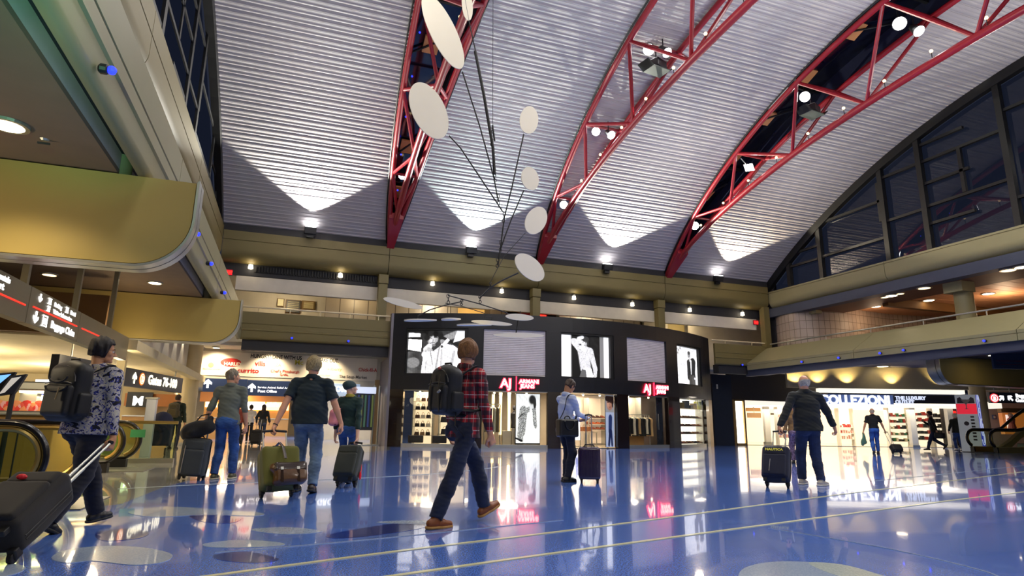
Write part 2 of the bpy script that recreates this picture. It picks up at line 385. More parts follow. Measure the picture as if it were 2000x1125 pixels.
# ---- trusses
m_bulb = lens('gold_bulb', '#ffd9a0', 2.5)
NODT = [math.radians(a) for a in (37.4, 30.0, 22.1, 14.2, 6.4, -1.5, -9.5, -17.5, -25.5, -33, -37.4)]
NODB = [math.radians(a) for a in (33.8, 26.4, 18.4, 11.0, 2.9, -5.5, -13.5, -21.5, -29.3, -34.6)]
for ti, xt in enumerate(TR):
    tl = ('nearest the tall left windows', 'in the middle, carrying the box projector', 'on the right before the arched window')[ti]
    r = thing('roof_truss', 'curved triangular red steel roof truss '+tl, 'truss', (xt, 26, 8.6))
    TH = np.linspace(math.radians(37.6), math.radians(-37.6), 60)
    def P(s, th):
        if s == 0: y, z = arc(th, dep(th)); return np.array([xt, y, z])
        y, z = arc(th, .14); return np.array([xt+s*(hw(th)-.03+.0), y, z])
    for s, rad, nm in ((-1, .105, 'top_chord'), (1, .105, 'top_chord'), (0, .125, 'bottom_chord')):
        part(MB().tube([P(s, t) for t in TH], rad, 10), nm, m_red, r, smooth=True)
    for i, t in enumerate(NODT[1:-1]):
        part(MB().tube([P(-1, t), P(1, t)], .06, 8), 'cross_tie', m_red, r, smooth=True)
        for s in (-1, 1):
            for nb in (NODB[i], NODB[i+1]):
                part(MB().tube([P(s, t), P(0, nb)], .065, 8), 'web_strut', m_red, r, smooth=True)
    # boot plates where the chords meet at the wall
    y, z = arc(math.radians(36.6), .1)
    b = MB(); b.prism([(-.12, 0), (.12, 0), (.3, 1.9), (-.3, 1.9)], lambda u, v, t: (xt+u, 26.25-v*.80, 8.45+v*.60-t), .06, .3)
    part(b, 'boot_plate', m_red, r)
    for i in range(14):
        t = math.radians(31-i*3.6); p = P(0, t)
        g = part(MB().cyl(p+np.array([.02, 0, .1]), p+np.array([.02, 0, .34]), .012, 6), 'bulb_stem', m_mull, r)
        part(MB().sphere(p+np.array([.02, 0, .40]), .055, 8, 6), 'bulb', m_bulb, g)
        if ti != 1: part(MB().sphere(P(-1, t+.02)+np.array([.25, 0, .22]), .035, 6, 5), 'blue_led', e_blue, r)
    # roof edge trim with clips
    for s in (-1, 1):
        part(MB().tube([P(s, t)+np.array([s*.14, 0, .08]) for t in TH[:45]], .03, 6), 'edge_trim', m_mull, r)
# ---- lamps hung in the trusses
m_lampb = pm('black_lamp_housing', '#15161a', .4)
def spot(px, py, x, rad, aim, label, tw=0):
    p = onx(px, py, x); d = norm(np.array(aim, float)-p)
    r = thing('spotlight', label, 'spotlight', tuple(p), 'round spotlights in the roof trusses')
    part(MB().lathe(p, [(rad*.45, -.42), (rad*.6, -.40), (rad*.75, -.2), (rad*1.05, -.02), (rad*1.08, 0)], 20, d), 'housing', m_lampb, r, smooth=True)
    part(MB().lathe(p, [(rad*.98, 0.003), (rad*.9, .02)], 20, d), 'lens', e_white, r)
    part(MB().tube([p-d*.25, p-d*.25+np.array([0, .02, .5])], .02, 6), 'bracket', m_lampb, r)
C0 = CAMP
spot(1267, 97, 10.5, .19, C0+np.array([2, 0, 0]), 'large glowing round spotlight above the black box projector')
spot(1303, 103, 10.9, .17, (14, 5, 0), 'tilted spotlight right of the black box projector')
spot(1164, 257, 10.4, .16, C0, 'left of two spotlights low on the middle truss')
spot(1194, 264, 10.8, .16, (12, 6, 0), 'right of two spotlights low on the middle truss')
spot(1101, 400, 10.6, .17, C0, 'single spotlight near the foot of the middle truss')
spot(1757, 46, 17.6, .20, C0+np.array([2, 0, 0]), 'large round spotlight high on the right truss')
spot(1795, 61, 18.0, .17, (16, 2, 0), 'tilted spotlight beside the highest one on the right truss')
spot(1572, 189, 17.6, .19, C0, 'spotlight above the black box lamp of the right truss')
spot(1357, 441, 17.7, .19, C0, 'single spotlight near the foot of the right truss')
spot(785, 345, 3.6, .14, (0, 18, 0), 'unlit round fixture in the left truss')
p = onx(1463, 327, 17.5); r = thing('floodlight', 'square white floodlight glowing on the right truss', 'floodlight', tuple(p))
d = norm(C0-p); part(MB().obox(p, norm(np.cross(d, (0, 0, 1)))*.19, np.array([0, .06, .19]), d*.08), 'housing', m_alu, r, bevel=.01)
part(MB().obox(p+d*.085, norm(np.cross(d, (0, 0, 1)))*.17, np.array([0, .05, .165]), d*.008), 'lens', e_white, r)
part(MB().tube([p, p+np.array([-.4, 0, .35])], .02, 6), 'bracket', m_alu, r)
for (px, py, x, lab) in ((1282, 134, 10.8, 'black box projector with open flaps hung in the middle truss'), (1585, 220, 17.8, 'black box projector with open flaps hung in the right truss')):
    p = onx(px, py, x); r = thing('box_projector', lab, 'projector', tuple(p))
    part(MB().obox(p+np.array([0, 0, .1]), (.24, .1, 0), (-.1, .22, 0), (0, 0, .15)), 'housing', m_lampb, r, bevel=.02)
    part(MB().obox(p+np.array([0, 0, -.09]), (.36, .05, 0), (-.05, .26, 0), (0, 0, .015)), 'base_plate', pm('grey_green_plate', '#49534c', .4), r)
    for s in (-1, 1): part(MB().obox(p+np.array([s*.46, s*.07, 0]), (.1*s, 0, .1), (-.05, .26, 0), (.01, 0, -.01)), 'flap', m_lampb, r)
    part(MB().tube([p+np.array([0, 0, .2]), p+np.array([0, 0, .8])], .025, 6), 'hanger', m_lampb, r)
# ---- uplighter fixtures on the back beam
for i, (px, py) in enumerate(((606, 452), (919, 490), (1184, 523), (1400, 545))):
    p = ony(px, py, 25.9)
    r = thing('floodlight', 'black floodlight on the beam lighting the roof, '+('first from the left corner', 'second from the left corner', 'third from the left corner', 'nearest the right corner')[i], 'floodlight', tuple(p), 'roof floodlights on the back beam')
    part(MB().obox(p+np.array([0, -.12, .0]), (.24, 0, 0), (0, .14, .03), (0, -.03, .14)), 'housing', m_lampb, r, bevel=.02)
    part(MB().obox(p+np.array([0, -.15, .155]), (.2, 0, 0), (0, .11, .02), (0, 0, .006)), 'lens', e_white, r)
    part(MB().obox(p+np.array([0, -.02, -.2]), (.13, 0, 0), (0, .08, 0), (0, 0, .08)), 'bracket', m_lampb, r)
# ---- extruded beams with panel joints
def rnd(cy, cz, r, a0, a1, n=7): return [(cy+r*math.cos(math.radians(a0+(a1-a0)*i/n)), cz+r*math.sin(math.radians(a0+(a1-a0)*i/n))) for i in range(n+1)]
def run(prof, segs, fn, name, pname, mat, label, gap=.012):
    root = thing(name, None, None); setting(root, label)
    for a, b in segs:
        o = MB().prism(prof, fn, a+gap, b-gap).build(pname, mat, root); sm(o.data, 30)
    return root
# profile coordinates: (outward, height); outward grows towards the hall
def beam_prof(z0, z1): 
    zm = z0+.62
    return [(-.6, z1), (0, z1), (0, zm+.22), (-.03, zm+.21), (-.03, zm+.19), (0, zm+.18)] + [(p[0], p[1]) for p in rnd(-.42, z0+.42, .42+.0, 0, -90, 8)] + [(-.9, z0), (-.9, z1)]
back_segs = [(XL+.25, 3.6), (3.6, 10.6), (10.6, 17.5), (17.5, 24.0)]
run(beam_prof(7.2, 8.4), back_segs, lambda u, v, t: (t, 26-u, v), 'wall_back_beam', 'beam_panel', m_beam, 'khaki upper beam across the back wall')
bpy.data.objects['wall_back_beam'].name = 'trim_1'
MB().box((XL, 26.15, 8.38), (24.1, 26.6, 8.82)).build('trim_2', m_dark)['kind'] = 'structure'
side_segs = [(-9+7*i, -2+7*i) for i in range(5)]
run(beam_prof(7.2, 8.55), side_segs, lambda u, v, t: (-3.0+u, t, v), 'trim_3', 'beam_panel', m_beam, 'khaki upper beam along the left wall')
run(beam_prof(7.2, 8.12), side_segs, lambda u, v, t: (24.0-u, t, v), 'trim_4', 'beam_panel', m_par, 'grey upper beam along the right wall')
def par_prof(z0, z1, back=.13, rn=.1):
    return [(-back, z1), (0, z1), (0, z0+.63), (-.02, z0+.62), (-.02, z0+.60), (0, z0+.59), (0, z0+.42), (.03, z0+.40), (.03, z0+.36), (0, z0+.34)] + rnd(-rn, z0+rn, rn, 0, -90, 5) + [(-back, z0)]
run(par_prof(4.06, 5.15), [(-2.0, 3.9), (20.3, 23.7)], lambda u, v, t: (t, 26-u, v), 'wall_back', 'parapet_panel', m_beam, 'balcony parapet on the back wall')
run(par_prof(4.03, 5.10), [(-9, -2), (-2, 4.3), (4.3, 10.6), (10.6, 17), (17, 22), (22, 26)], lambda u, v, t: (-1.95+u, t, v), 'wall_left', 'parapet_panel', m_par, 'balcony parapet along the left wall')
rp = [(-.1, 3.85), (0, 3.85), (.0, 4.06), (-.02, 4.07), (-.02, 4.09), (0, 4.10), (0, 4.2), (-1.35, 5.05), (-1.6, 5.05), (-1.6, 4.9)]
rt = run(rp, [(-9, -2), (-2, 6), (6, 13.2), (13.2, 19.5), (19.5, 26)], lambda u, v, t: (22.25-u, t, v), 'wall_right', 'parapet_panel', m_par, 'sloping balcony parapet along the right wall')
# balcony slabs and dark bands underneath
def sbox(a, b, name, mat, label=None): return setting(MB().box(a, b).build(name, mat), label)
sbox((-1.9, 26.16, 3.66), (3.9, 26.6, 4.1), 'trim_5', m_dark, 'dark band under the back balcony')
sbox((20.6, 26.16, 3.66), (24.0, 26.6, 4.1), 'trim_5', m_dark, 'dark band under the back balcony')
sbox((-1.9, 26.6, 3.86), (24.5, 30.2, 4.0), 'ceiling', m_white, 'soffit under the back balcony')
sbox((22.4, -9, 3.55), (22.75, 26.3, 3.9), 'trim_6', pm('blue_grey_band', '#3c4254', .6), 'blue grey band under the right balcony')
# upper back wall: dark soffit band with grilles, white fascia, corridor
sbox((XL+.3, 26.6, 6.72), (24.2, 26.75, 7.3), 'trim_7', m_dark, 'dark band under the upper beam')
g = thing('ventilation_grille', 'long dark slotted grille under the upper beam at left', 'grille', (0, 26.55, 7.0))
for i in range(46):
    x = -1.7+i*.11
    part(MB().box((x, 26.5, 6.9), (x+.03, 26.6, 7.12)), 'slat', m_black, g)
part(MB().box((-1.75, 26.56, 6.88), (3.35, 26.6, 6.9)), 'frame', m_black, g)
for (xa, xb) in ((-2.4, 3.25), (3.6, 10.4), (10.8, 17.2), (17.6, 23.6)):
    sbox((xa, 26.62, 6.12), (xb, 26.85, 6.7), 'trim_8', m_white, 'white fascia above the balcony opening')
sbox((-8, 29.6, 3.9), (30, 29.8, 7.2), 'wall_corridor', m_white, 'pale corridor wall behind the back balcony').name = 'wall_back_corridor'
sbox((-8, 26.7, 6.7), (27.5, 29.7, 6.82), 'ceiling', m_white, 'corridor ceiling')
for x in (3.44, 10.56, 17.36):
    t = thing('column', 'square khaki column on the back balcony, '+{3.44: 'left of the black shop front', 10.56: 'above the centre of the shop', 17.36: 'above the right of the shop'}[x], 'column', (x, 26.4, 5.1), 'square columns on the back balcony')
    part(MB().box((x-.19, 26.2, 5.15), (x+.19, 26.58, 6.78)), 'shaft', m_beam, t, bevel=.01); part(MB().box((x-.21, 26.17, 6.8), (x+.21, 26.6, 7.2)), 'capital', m_beam, t, bevel=.01)
# ---- hand rails
def rail(P, label, n, mat=None, posts=True, name='handrail'):
    mat = mat or m_alu; c = tuple(P[0]); t = thing(name, label, 'handrail', c)
    part(MB().tube(P, .035, 8), 'rail', mat, t, smooth=True)
    for i in range(n):
        f = (i+.5)/n; q = np.array(P[0])*(1-f)+np.array(P[-1])*f
        part(MB().tube([q, q-np.array([0, 0, .25])], .022, 6), 'post', mat, t)
rail([(-2, 26.1, 5.36), (3.9, 26.1, 5.36)], 'thin metal handrail on the back balcony left of the shop', 5, pm('cream_rail', '#d8cba8', .4))
rail([(20.2, 26.1, 5.33), (23.6, 26.1, 5.33)], 'thin metal handrail on the back balcony right of the shop', 2, pm('cream_rail', '#d8cba8', .4))
rail([(23.7, -8, 5.25), (23.7, 25.8, 5.25)], 'long metal handrail along the right balcony', 14)
# ---- sconce lamps under the upper beam
for i, (px, py) in enumerate(((490, 518), (665, 535), (845, 551), (980, 566), (1121, 579), (1235, 592), (1347, 603), (1450, 611))):
    p = ony(px, py, 26.5); t = thing('sconce', 'small white lantern under the upper beam, '+('at the left corner', 'over the plaques', 'right of the first column', 'left of the second column', 'right of the second column', 'left of the third column', 'right of the third column', 'nearest the right corner')[i], 'lamp', tuple(p), 'small lanterns along the back beam')
    part(MB().lathe(p, [(.05, -.16), (.10, -.14), (.08, .02)], 10), 'shade', lens('sconce_glass', '#fff1d0', 7), t); part(MB().lathe(p, [(.06, .02), (.07, .1), (.03, .14)], 10), 'cap', m_alu, t)
    lamp('POINT', 'sconce_lamp', (p[0], p[1]-.3, p[2]-.1), 5, WARM, size=.08)
# ---- blue marker lamps on the parapets
def marker(p, n, label, grp):
    n = norm(n); t = thing('marker_lamp', label, 'lamp', tuple(p), grp)
    part(MB().lathe(p, [(.03, 0), (.05, .02), (.05, .07), (.04, .08)], 10, n), 'housing', m_lampb, t); part(MB().sphere(np.array(p)+n*.11, .042, 8, 6), 'lens', e_blue, t)
for px, py, w in ((192, 133, 'above the near canopy'), (374, 456, 'just above the farther canopy, upper'), (402, 514, 'between the two canopies'), (430, 571, 'right above the far canopy')):
    marker(onx(px, py, -1.93), (1, 0, 0), 'blue marker lamp on the left parapet '+w, 'blue lamps on the left parapet')
for px, py, w in ((570, 661, 'above the food banner, left'), (680, 667, 'above the food banner, right'), (1447, 713, 'right of the black shop')):
    marker(ony(px, py, 26.0)-np.array([0, .02, 0]), (0, -1, 0), 'small blue lamp on the back parapet '+w, 'blue lamps on the back parapet')
for px, py, w in ((1569, 707, 'nearest the corner'), (1641, 699, 'second from the corner'), (1722, 690, 'third from the corner'), (1768, 684, 'fourth from the corner'), (1926, 666, 'nearest the right edge')):
    marker(onx(px, py, 22.22), (-1, 0, 0), 'small blue lamp under the right parapet, '+w, 'blue lamps on the right parapet')
# ---- lunette windows
def lunette(x, name, s, dp=.22):
    r = thing(name, None, None); setting(r, 'tall arched window wall with black mullions'); r.name = name
    A = []; B = []
    for k in range(49):
        th = T1-k*2*T1/48; y, z = arc(th, 0); A.append((x, y, z)); y2, z2 = arc(th, .38); B.append((x, y2, max(z2, 8.2)))
    o = MB(); o.strip(A, B); A2 = [(a[0]-s*.25, a[1], a[2]) for a in A]; B2 = [(a[0]-s*.25, a[1], a[2]) for a in B]; o.strip(A2, B2); o.strip(B, B2); o.build('arch_frame', m_mull, r)
    V = [(x+s*.05, y, z) for (_, y, z) in B]+[(x+s*.05, B[-1][1], 8.1), (x+s*.05, B[0][1], 8.1)]
    MB().add(V, [tuple(range(len(V)))]).build('pane', glass_mat('night_glass', (.35, .4, .5), 1.6), r)
    ys = [24.6, 22.5, 18.85, 17.0, 13.7, 11.6, 8.6, 5.2, 1.5, -2, -5.5]
    def top(y): return ZC+math.sqrt((RR-.3)**2-(y-YC)**2)
    for y in ys:
        MB().box((x-dp if s > 0 else x, y-.11, 8.1), (x if s > 0 else x+dp, y+.11, top(y))).build('mullion', m_mull, r)
    def snap(y): return min(ys+[26.3], key=lambda v: abs(v-y))
    def bar(y0, y1, z):
        y0, y1 = snap(y0), snap(y1)
        if y0 == y1: y1 = y0-1.9
        MB().obox((x-s*dp*.45, (y0+y1)/2, z), (dp*.3, 0, 0), (0, abs(y1-y0)/2, 0), (0, 0, .055)).build('transom', m_mull, r)
    def sub(y, z0, z1): MB().obox((x-s*dp*.45, y, (z0+z1)/2), (dp*.3, 0, 0), (0, .07, 0), (0, 0, abs(z1-z0)/2)).build('mullion', m_mull, r)
    return bar, sub
bar, sub = lunette(24.35, 'window_3', 1)
bl, sl = lunette(-3.3, 'window_4', -1, .07)
def q2(px, py): # point on the right lunette from the zoomed crop
    p = onx(1480+px/2.1634, 80+py/2.1634, 24.3); return p[1], p[2]
for a, b in (((113, 965), (175, 945)), ((190, 885), (325, 845)), ((335, 745), (408, 720)), ((345, 890), (420, 870)), ((425, 620), (598, 555)), ((440, 800), (615, 740)), ((615, 475), (720, 430)), ((630, 635), (740, 595)), ((640, 800), (770, 765)), ((755, 490), (965, 405)), ((775, 680), (1000, 610)), ((975, 325), (1095, 270)), ((1020, 690), (1170, 640))):
    (ya, za), (yb, zb) = q2(*a), q2(*b); bar(yb, ya, (za+zb)/2); bl(yb, ya, (za+zb)/2)
for a, b in (((260, 855), (245, 770)), ((525, 765), (510, 600)), ((878, 640), (856, 455))):
    (ya, za), (yb, zb) = q2(*a), q2(*b); sub((ya+yb)/2, za, zb); sl((ya+yb)/2, za, zb)
for (y, z0) in ((6.9, 9.6), (3.3, 10.4)): bar(y-1.7, y+1.7, z0); bar(y-1.7, y+1.7, z0+2); sub(y, z0, z0+2)
sbox((23.62, 26.0, 4.1), (23.98, 26.35, 7.3), 'trim_20', m_beam, 'khaki corner post of the right balcony')
# wall under the side beams (upper level, mostly hidden)
sbox((-3.6, -9, 7.2), (-3.5, 26, 8.9), 'wall_left_upper', m_white)
sbox((XR, 26, 5), (XR+.3, 26.6, 9), 'wall_right_corner', m_dark)
# near end wall behind the camera
sbox((-8, -9.4, 0), (24.5, -9.1, 15), 'wall_front', m_white, 'near end wall of the hall')
# ---- left side, lower level
sbox((-2.31, -9, 4.32), (-2.08, 26, 4.45), 'trim_19', m_dark, 'dark strip standing for the shadow behind the left parapet')  # shadow between parapet and fascia put in as a dark strip
sbox((-2.45, -9, 4.101), (-2.31, 26, 5.0), 'trim_9', m_white, 'pale fascia above the left side ceiling')
sbox((-30, -9, 4.04), (-2.31, 26, 4.1), 'ceiling', m_brownceil, 'brown ceiling of the left side hall')
def fin(Y, x_end, z0, z1, xfar, name, label, sgn=1, rad=.66, th=.36):
    """header wall across the side bay with a rounded lower corner"""
    t = thing(name, None, None); setting(t, label)
    def outline(ins, xe=0):
        P = [(xfar, z1-ins), (x_end-sgn*ins, z1-ins)]; cx = x_end-sgn*rad; r2 = rad-ins; cz = z0+rad
        for i in range(13):
            a = math.radians(-90*i/12); P.append((cx+sgn*r2*math.cos(a), cz+r2*math.sin(a)))
        P.append((xfar, z0+ins)); return P
    MB().prism(outline(.012), lambda u, v, w: (u, w, v), Y, Y+th).build('header_panel', m_fin, t)
    # aluminium edge: two rails with a groove between
    for (a, b, ex) in ((Y-.02, Y+.17, 0), (Y+.20, Y+th+.02, 0)):
        P0 = outline(0)[1:]; P1 = outline(-.03)[1:]
        if a < Y: pass
        V = []; F = []
        for (u, v) in P0: V += [(u, a, v), (u, b, v)]
        for (u, v) in P1: V += [(u, a, v), (u, b, v)]
        n = len(P0)
        for i in range(n-1):
            F += [(2*i, 2*i+1, 2*i+3, 2*i+2), (2*n+2*i, 2*n+2*i+2, 2*n+2*i+3, 2*n+2*i+1), (2*i, 2*i+2, 2*n+2*i+2, 2*n+2*i), (2*i+1, 2*n+2*i+1, 2*n+2*i+3, 2*i+3)]
        o = MB().add(V, F).build('edge_strip', m_alu, t); sm(o.data, 50)
    return t
fin(8.66, -1.38, 2.85, 4.03, -25, 'wall_left_canopy', 'rounded khaki canopy wall across the near left bay').name = 'trim_10'
fin(17.3, -1.38, 2.88, 4.03, -25, 'trim_11', 'rounded khaki canopy wall across the far left bay')
for i, (px, py, Y, w) in enumerate(((240, 325, 8.85, 'on top of the near left canopy'), (403, 578, 17.5, 'on top of the far left canopy'))):
    p = ony(px, py, Y); t = thing('column', 'short round khaki column '+w, 'column', (p[0], Y, 4.03))
    part(MB().lathe((p[0], Y, 3.9), [(.115, 0), (.115, .62)], 20), 'shaft', m_par, t, smooth=True); part(MB().lathe((p[0], Y, 3.9), [(.15, .62), (.15, .74)], 20), 'capital', m_par, t)
ORD = ['first', 'second', 'third', 'fourth', 'fifth', 'sixth', 'seventh', 'eighth', 'ninth', 'tenth', 'eleventh', 'twelfth']
def downlight(x, y, z, label, grp, r=.16, mat=None):
    t = thing('downlight', label, 'ceiling light', (x, y, z), grp)
    part(MB().lathe((x, y, z-.03), [(r*.98, 0), (r*1.18, .0), (r*1.2, .03)], 20), 'trim_ring', m_alu, t); part(MB().lathe((x, y, z-.025), [(r*.9, -.008), (r*.96, 0)], 20), 'lens', mat or e_warm, t)
GL = 'round downlights in the left side ceiling'
for px, py, w in ((15, 242, 'at the upper left edge of the view'), (303, 551, 'between the two left canopies'), (97, 535, 'above the slanting direction sign, dim')):
    p = onz(px, py, 4.04); downlight(p[0], p[1], 4.04, 'recessed downlight '+w, GL, .17 if py < 500 else .14, e_dim if px == 97 else None)
    if px != 97: lamp('SPOT', 'downlight_lamp', (p[0], p[1], 3.9), 110, WARM, (p[0]+.01, p[1], 0), .1, angle=130, blend=.6)
t = thing('sprinkler', 'small sprinkler head in the near left ceiling', 'sprinkler', tuple(onz(87, 272, 4.04)))
p = onz(87, 272, 4.04); part(MB().lathe(p, [(.03, -.02), (.05, 0)], 8), 'escutcheon', m_alu, t); part(MB().box(p-np.array([.06, .01, .06]), p+np.array([.06, .01, -.04])), 'deflector', m_dark, t)
# warm point lamps washing the canopies
for (x, y, z, p) in ((-5.2, 7.0, 2.2, 95), (-3.7, 15.8, 2.3, 45), (-8.5, 7, 2.4, 80)):
    lamp('POINT', 'wash_lamp', (x, y, z), p, WARM, size=.3)
lamp('SPOT', 'green_fascia_lamp', (-1.7, 2.6, 3.2), 330, (.25, 1, .55), (-2.31, 5.6, 4.22), .04, angle=34, blend=.9)  # unseen lamps added out of view to light the fascia green
lamp('SPOT', 'cool_fascia_lamp', (-1.6, 3.6, 3.4), 60, (.8, 1, .85), (-2.31, 7.4, 4.3), .04, angle=26, blend=.9)
lamp('POINT', 'green_fascia_lamp', (-1.5, 5.0, 4.6), 5, (.45, 1, .4), size=.05)
# bulkhead band and lit wall along the escalator hall
m_sign = pm('bronze_sign_metal', '#7d745c', .38, .35, var=.04)
# smoke-coloured header deeper in the left hall
sbox((-30, 15.5, 2.72), (-3.9, 15.8, 3.6), 'wall_left_header', m_brown, 'brown header deeper in the left hall')
sbox((-3.5, 15.6, 2.44), (-3.25, 28.4, 2.66), 'trim_12', m_cream, 'cream band leading to the food court')
sbox((-3.9, 17.8, 2.66), (-3.75, 28.4, 4.1), 'wall_left_inner', m_white, 'lit inner wall above the cream band')
for i in range(5):
    y = 18.9+i*1.5; lamp('SPOT', 'scallop_lamp', (-3.6, y, 3.95), 34, (1, .88, .66), (-3.75, y, 2.6), .03, angle=70, blend=.5)
# ================================================================= LEFT SIDE, LOWER LEVEL
ARR = [(-.12, -.5), (.12, -.5), (.12, 0), (.42, -.12), (.42, .12), (0, .5), (-.42, .12), (-.42, -.12), (-.12, 0)]
m_navsign = pm('charcoal_sign', '#2a2d38', .4); m_bluesign = pm('dark_blue_sign', '#2b3c66', .35)
e_text = lens('white_sign_letters', '#ffffff', 1.6); e_redline = lens('red_sign_line', '#ff2d1e', 1.3)
XS = -3.4
def sy(px, py): return onx(px, py, XS)[1]
yb = [3.0, 6.2, sy(55, 600), sy(152, 650), 15.5]
t = thing('direction_sign', 'long slanting bronze hanging sign pointing down to Baggage Claim', 'sign', (XS, 9, 2.2))
for i in range(4):
    part(MB().box((XS-.14, yb[i]+.008, 2.19), (XS, yb[i+1]-.008, 2.69)), 'sign_panel', m_sign, t, bevel=.006)
for (ya, yz, z) in ((yb[1]+.1, yb[2]-.12, 2.40), (yb[2]+.15, yb[3]-.12, 2.425), (yb[3]+.15, yb[3]+1.9, 2.43)):
    part(MB().box((XS, ya, z), (XS+.012, yz, z+.018)), 'red_line', e_redline, t)
def side_text(s, y, z, size, sq=1.): return textobj(s, 'lettering', e_text, t, (XS+.004, y, z), (0, 1, 0), (0, 0, 1), size, .006, .004, sq)
y2 = yb[2]; W2 = yb[3]-yb[2]
side_text('Baggage Claim', y2+W2*.42, 2.255, .15, 1.25); side_text('Parking', y2+W2*.42, 2.575, .085, 1.3); side_text('Hotel', y2+W2*.76, 2.575, .085, 1.3); side_text('Visitor Information', y2+W2*.42, 2.47, .085, 1.3)
side_text('Ground Transport', yb[2]-2.1, 2.47, .12, 1.4); side_text('Rentals', yb[2]-1.1, 2.58, .1, 1.4)
def arrow(y, z, h, up=False, T=t, X=XS, mat=e_text):
    s = 1 if up else -1; w = h*.42
    return part(MB().prism([(u*h*1.3, v*h*s) for u, v in ARR], lambda u, v, w: (X+w, y+u, z+v), .002, .01), 'arrow_symbol', mat, T)
arrow(y2+W2*.16, 2.59, .12); arrow(y2+W2*.14, 2.31, .17)
for (yy, zz, hh) in ((y2+W2*.30, 2.31, .16), (y2+W2*.33, 2.61, .09), (y2+W2*.68, 2.61, .09), (y2+W2*.33, 2.50, .08)):
    b = MB(); w = hh*.55
    for (a, c, d, e) in ((-w, -w+.015, -hh/2, hh/2), (w-.015, w, -hh/2, hh/2), (-w, w, hh/2-.015, hh/2), (-w, w, -hh/2, -hh/2+.015), (-w*.5, w*.5, -hh*.3, hh*.25)):
        b.box((XS+.002, yy+a, zz+d), (XS+.01, yy+c, zz+e))
    part(b, 'pictogram', e_text, t)
for px, py, top in ((63, 545, 1), (160, 585, 1), (222, 640, 1)):
    y = sy(px, py); part(MB().box((XS-.12, y-.04, 2.69), (XS-.04, y+.04, 4.04)), 'hanging_post', m_sign, t)
# brown bulkhead deeper, cream ceiling of the food hall
sbox((-30, 15.8, 2.68), (-3.95, 30, 2.74), 'ceiling', m_cream, 'cream soffit over the food counters')
sbox((-25, 30, 0), (-4.6, 30.3, 3.3), 'wall_left_back', m_cream, 'cream wall behind the food counters')
# gates sign
pl = ony(103, 727, 15.3); pr = ony(352, 747, 22.5); X = norm((pr-pl)*[1, 1, 0]); Lg = np.linalg.norm((pr-pl)[:2]); Z = np.array([0, 0, 1.]); Nn = np.cross(X, Z)
zc = (pl[2]+pr[2])/2+.02; cen = np.array([(pl[0]+pr[0])/2, (pl[1]+pr[1])/2, zc])
t = thing('direction_sign', 'dark overhead sign reading Gates 76-100 with an orange D disc', 'sign', tuple(cen))
part(MB().obox(cen-Nn*-.0, X*Lg/2, Nn*.08, Z*.235), 'sign_board', m_navsign, t, bevel=.01)
f0 = np.array([pr[0], pr[1], zc])+Nn*.085
textobj('Gates 76-100', 'lettering', lens('cream_letters', '#fff6d8', 1.8), t, f0-X*2.72-Z*.1, X, Z, .36, .01, .012, 1.12)
dc = f0-X*3.15
part(MB().lathe(dc, [(.17, 0), (.17, .01)], 24, Nn), 'orange_disc', lens('orange_disc', '#e87a2a', 1.2), t); part(MB().lathe(dc, [(.135, .01), (.135, .014)], 24, Nn), 'cream_ring', lens('cream_letters', '#fff6d8', 1.8), t); part(MB().lathe(dc, [(.115, .014), (.115, .018)], 24, Nn), 'disc_face', lens('orange_disc', '#e87a2a', 1.2), t)
textobj('D', 'lettering', lens('cream_letters', '#fff6d8', 1.8), t, dc-X*.065-Z*.075+Nn*.02, X, Z, .21, .01, .01)
ARR = [(-.12, -.5), (.12, -.5), (.12, 0), (.42, -.12), (.42, .12), (0, .5), (-.42, .12), (-.42, -.12), (-.12, 0)]
ac = f0-X*3.62; part(MB().prism([(u*.3, v*.3) for u, v in ARR], lambda u, v, w: ac+X*u+Z*v+Nn*w, 0, .01), 'arrow_symbol', lens('cream_letters', '#fff6d8', 1.8), t)
textobj('rc', 'lettering', lens('cream_letters', '#fff6d8', 1.8), t, np.array([pl[0], pl[1], zc])+X*.12+Nn*.085-Z*.06, X, Z, .26, .01, .012)
for u in (.6, 3.2, Lg-.5): part(MB().cyl(np.array([pl[0], pl[1], zc])+X*u+Z*.23, np.array([pl[0], pl[1], 2.75 if u > 2 else 2.7])+X*u, .02, 6), 'hanging_rod', m_alu, t)
# main column by the banner
m_colm = pm('beige_column', '#c9b68a', .45)
cp = onz(371, 870)
def rcol(x, y, r, z1, label, mat=m_colm):
    t = thing('column', label, 'column', (x, y, 0))
    part(MB().lathe((x, y, 0), [(r, .12), (r, z1)], 28), 'shaft', mat, t, smooth=True); part(MB().lathe((x, y, 0), [(r*1.06, 0), (r*1.06, .12)], 28), 'base', m_alu, t)
    return t
rcol(-3.62, 26.6, .34, 4.4, 'beige round column left of the food banner')
q = onpl(1907, 759, ony(1907, 759, 19.5), (0, 1, 0)); 
# slim bright post near the woman's face
p = ony(240, 690, 17.5); t = thing('post', 'pale square post behind the shoulder of the woman with patterned top', 'post', (p[0], 17.5, 0)); part(MB().box((p[0]-.09, 17.45, 0), (p[0]+.09, 17.63, 2.5)), 'shaft', m_cream, t)
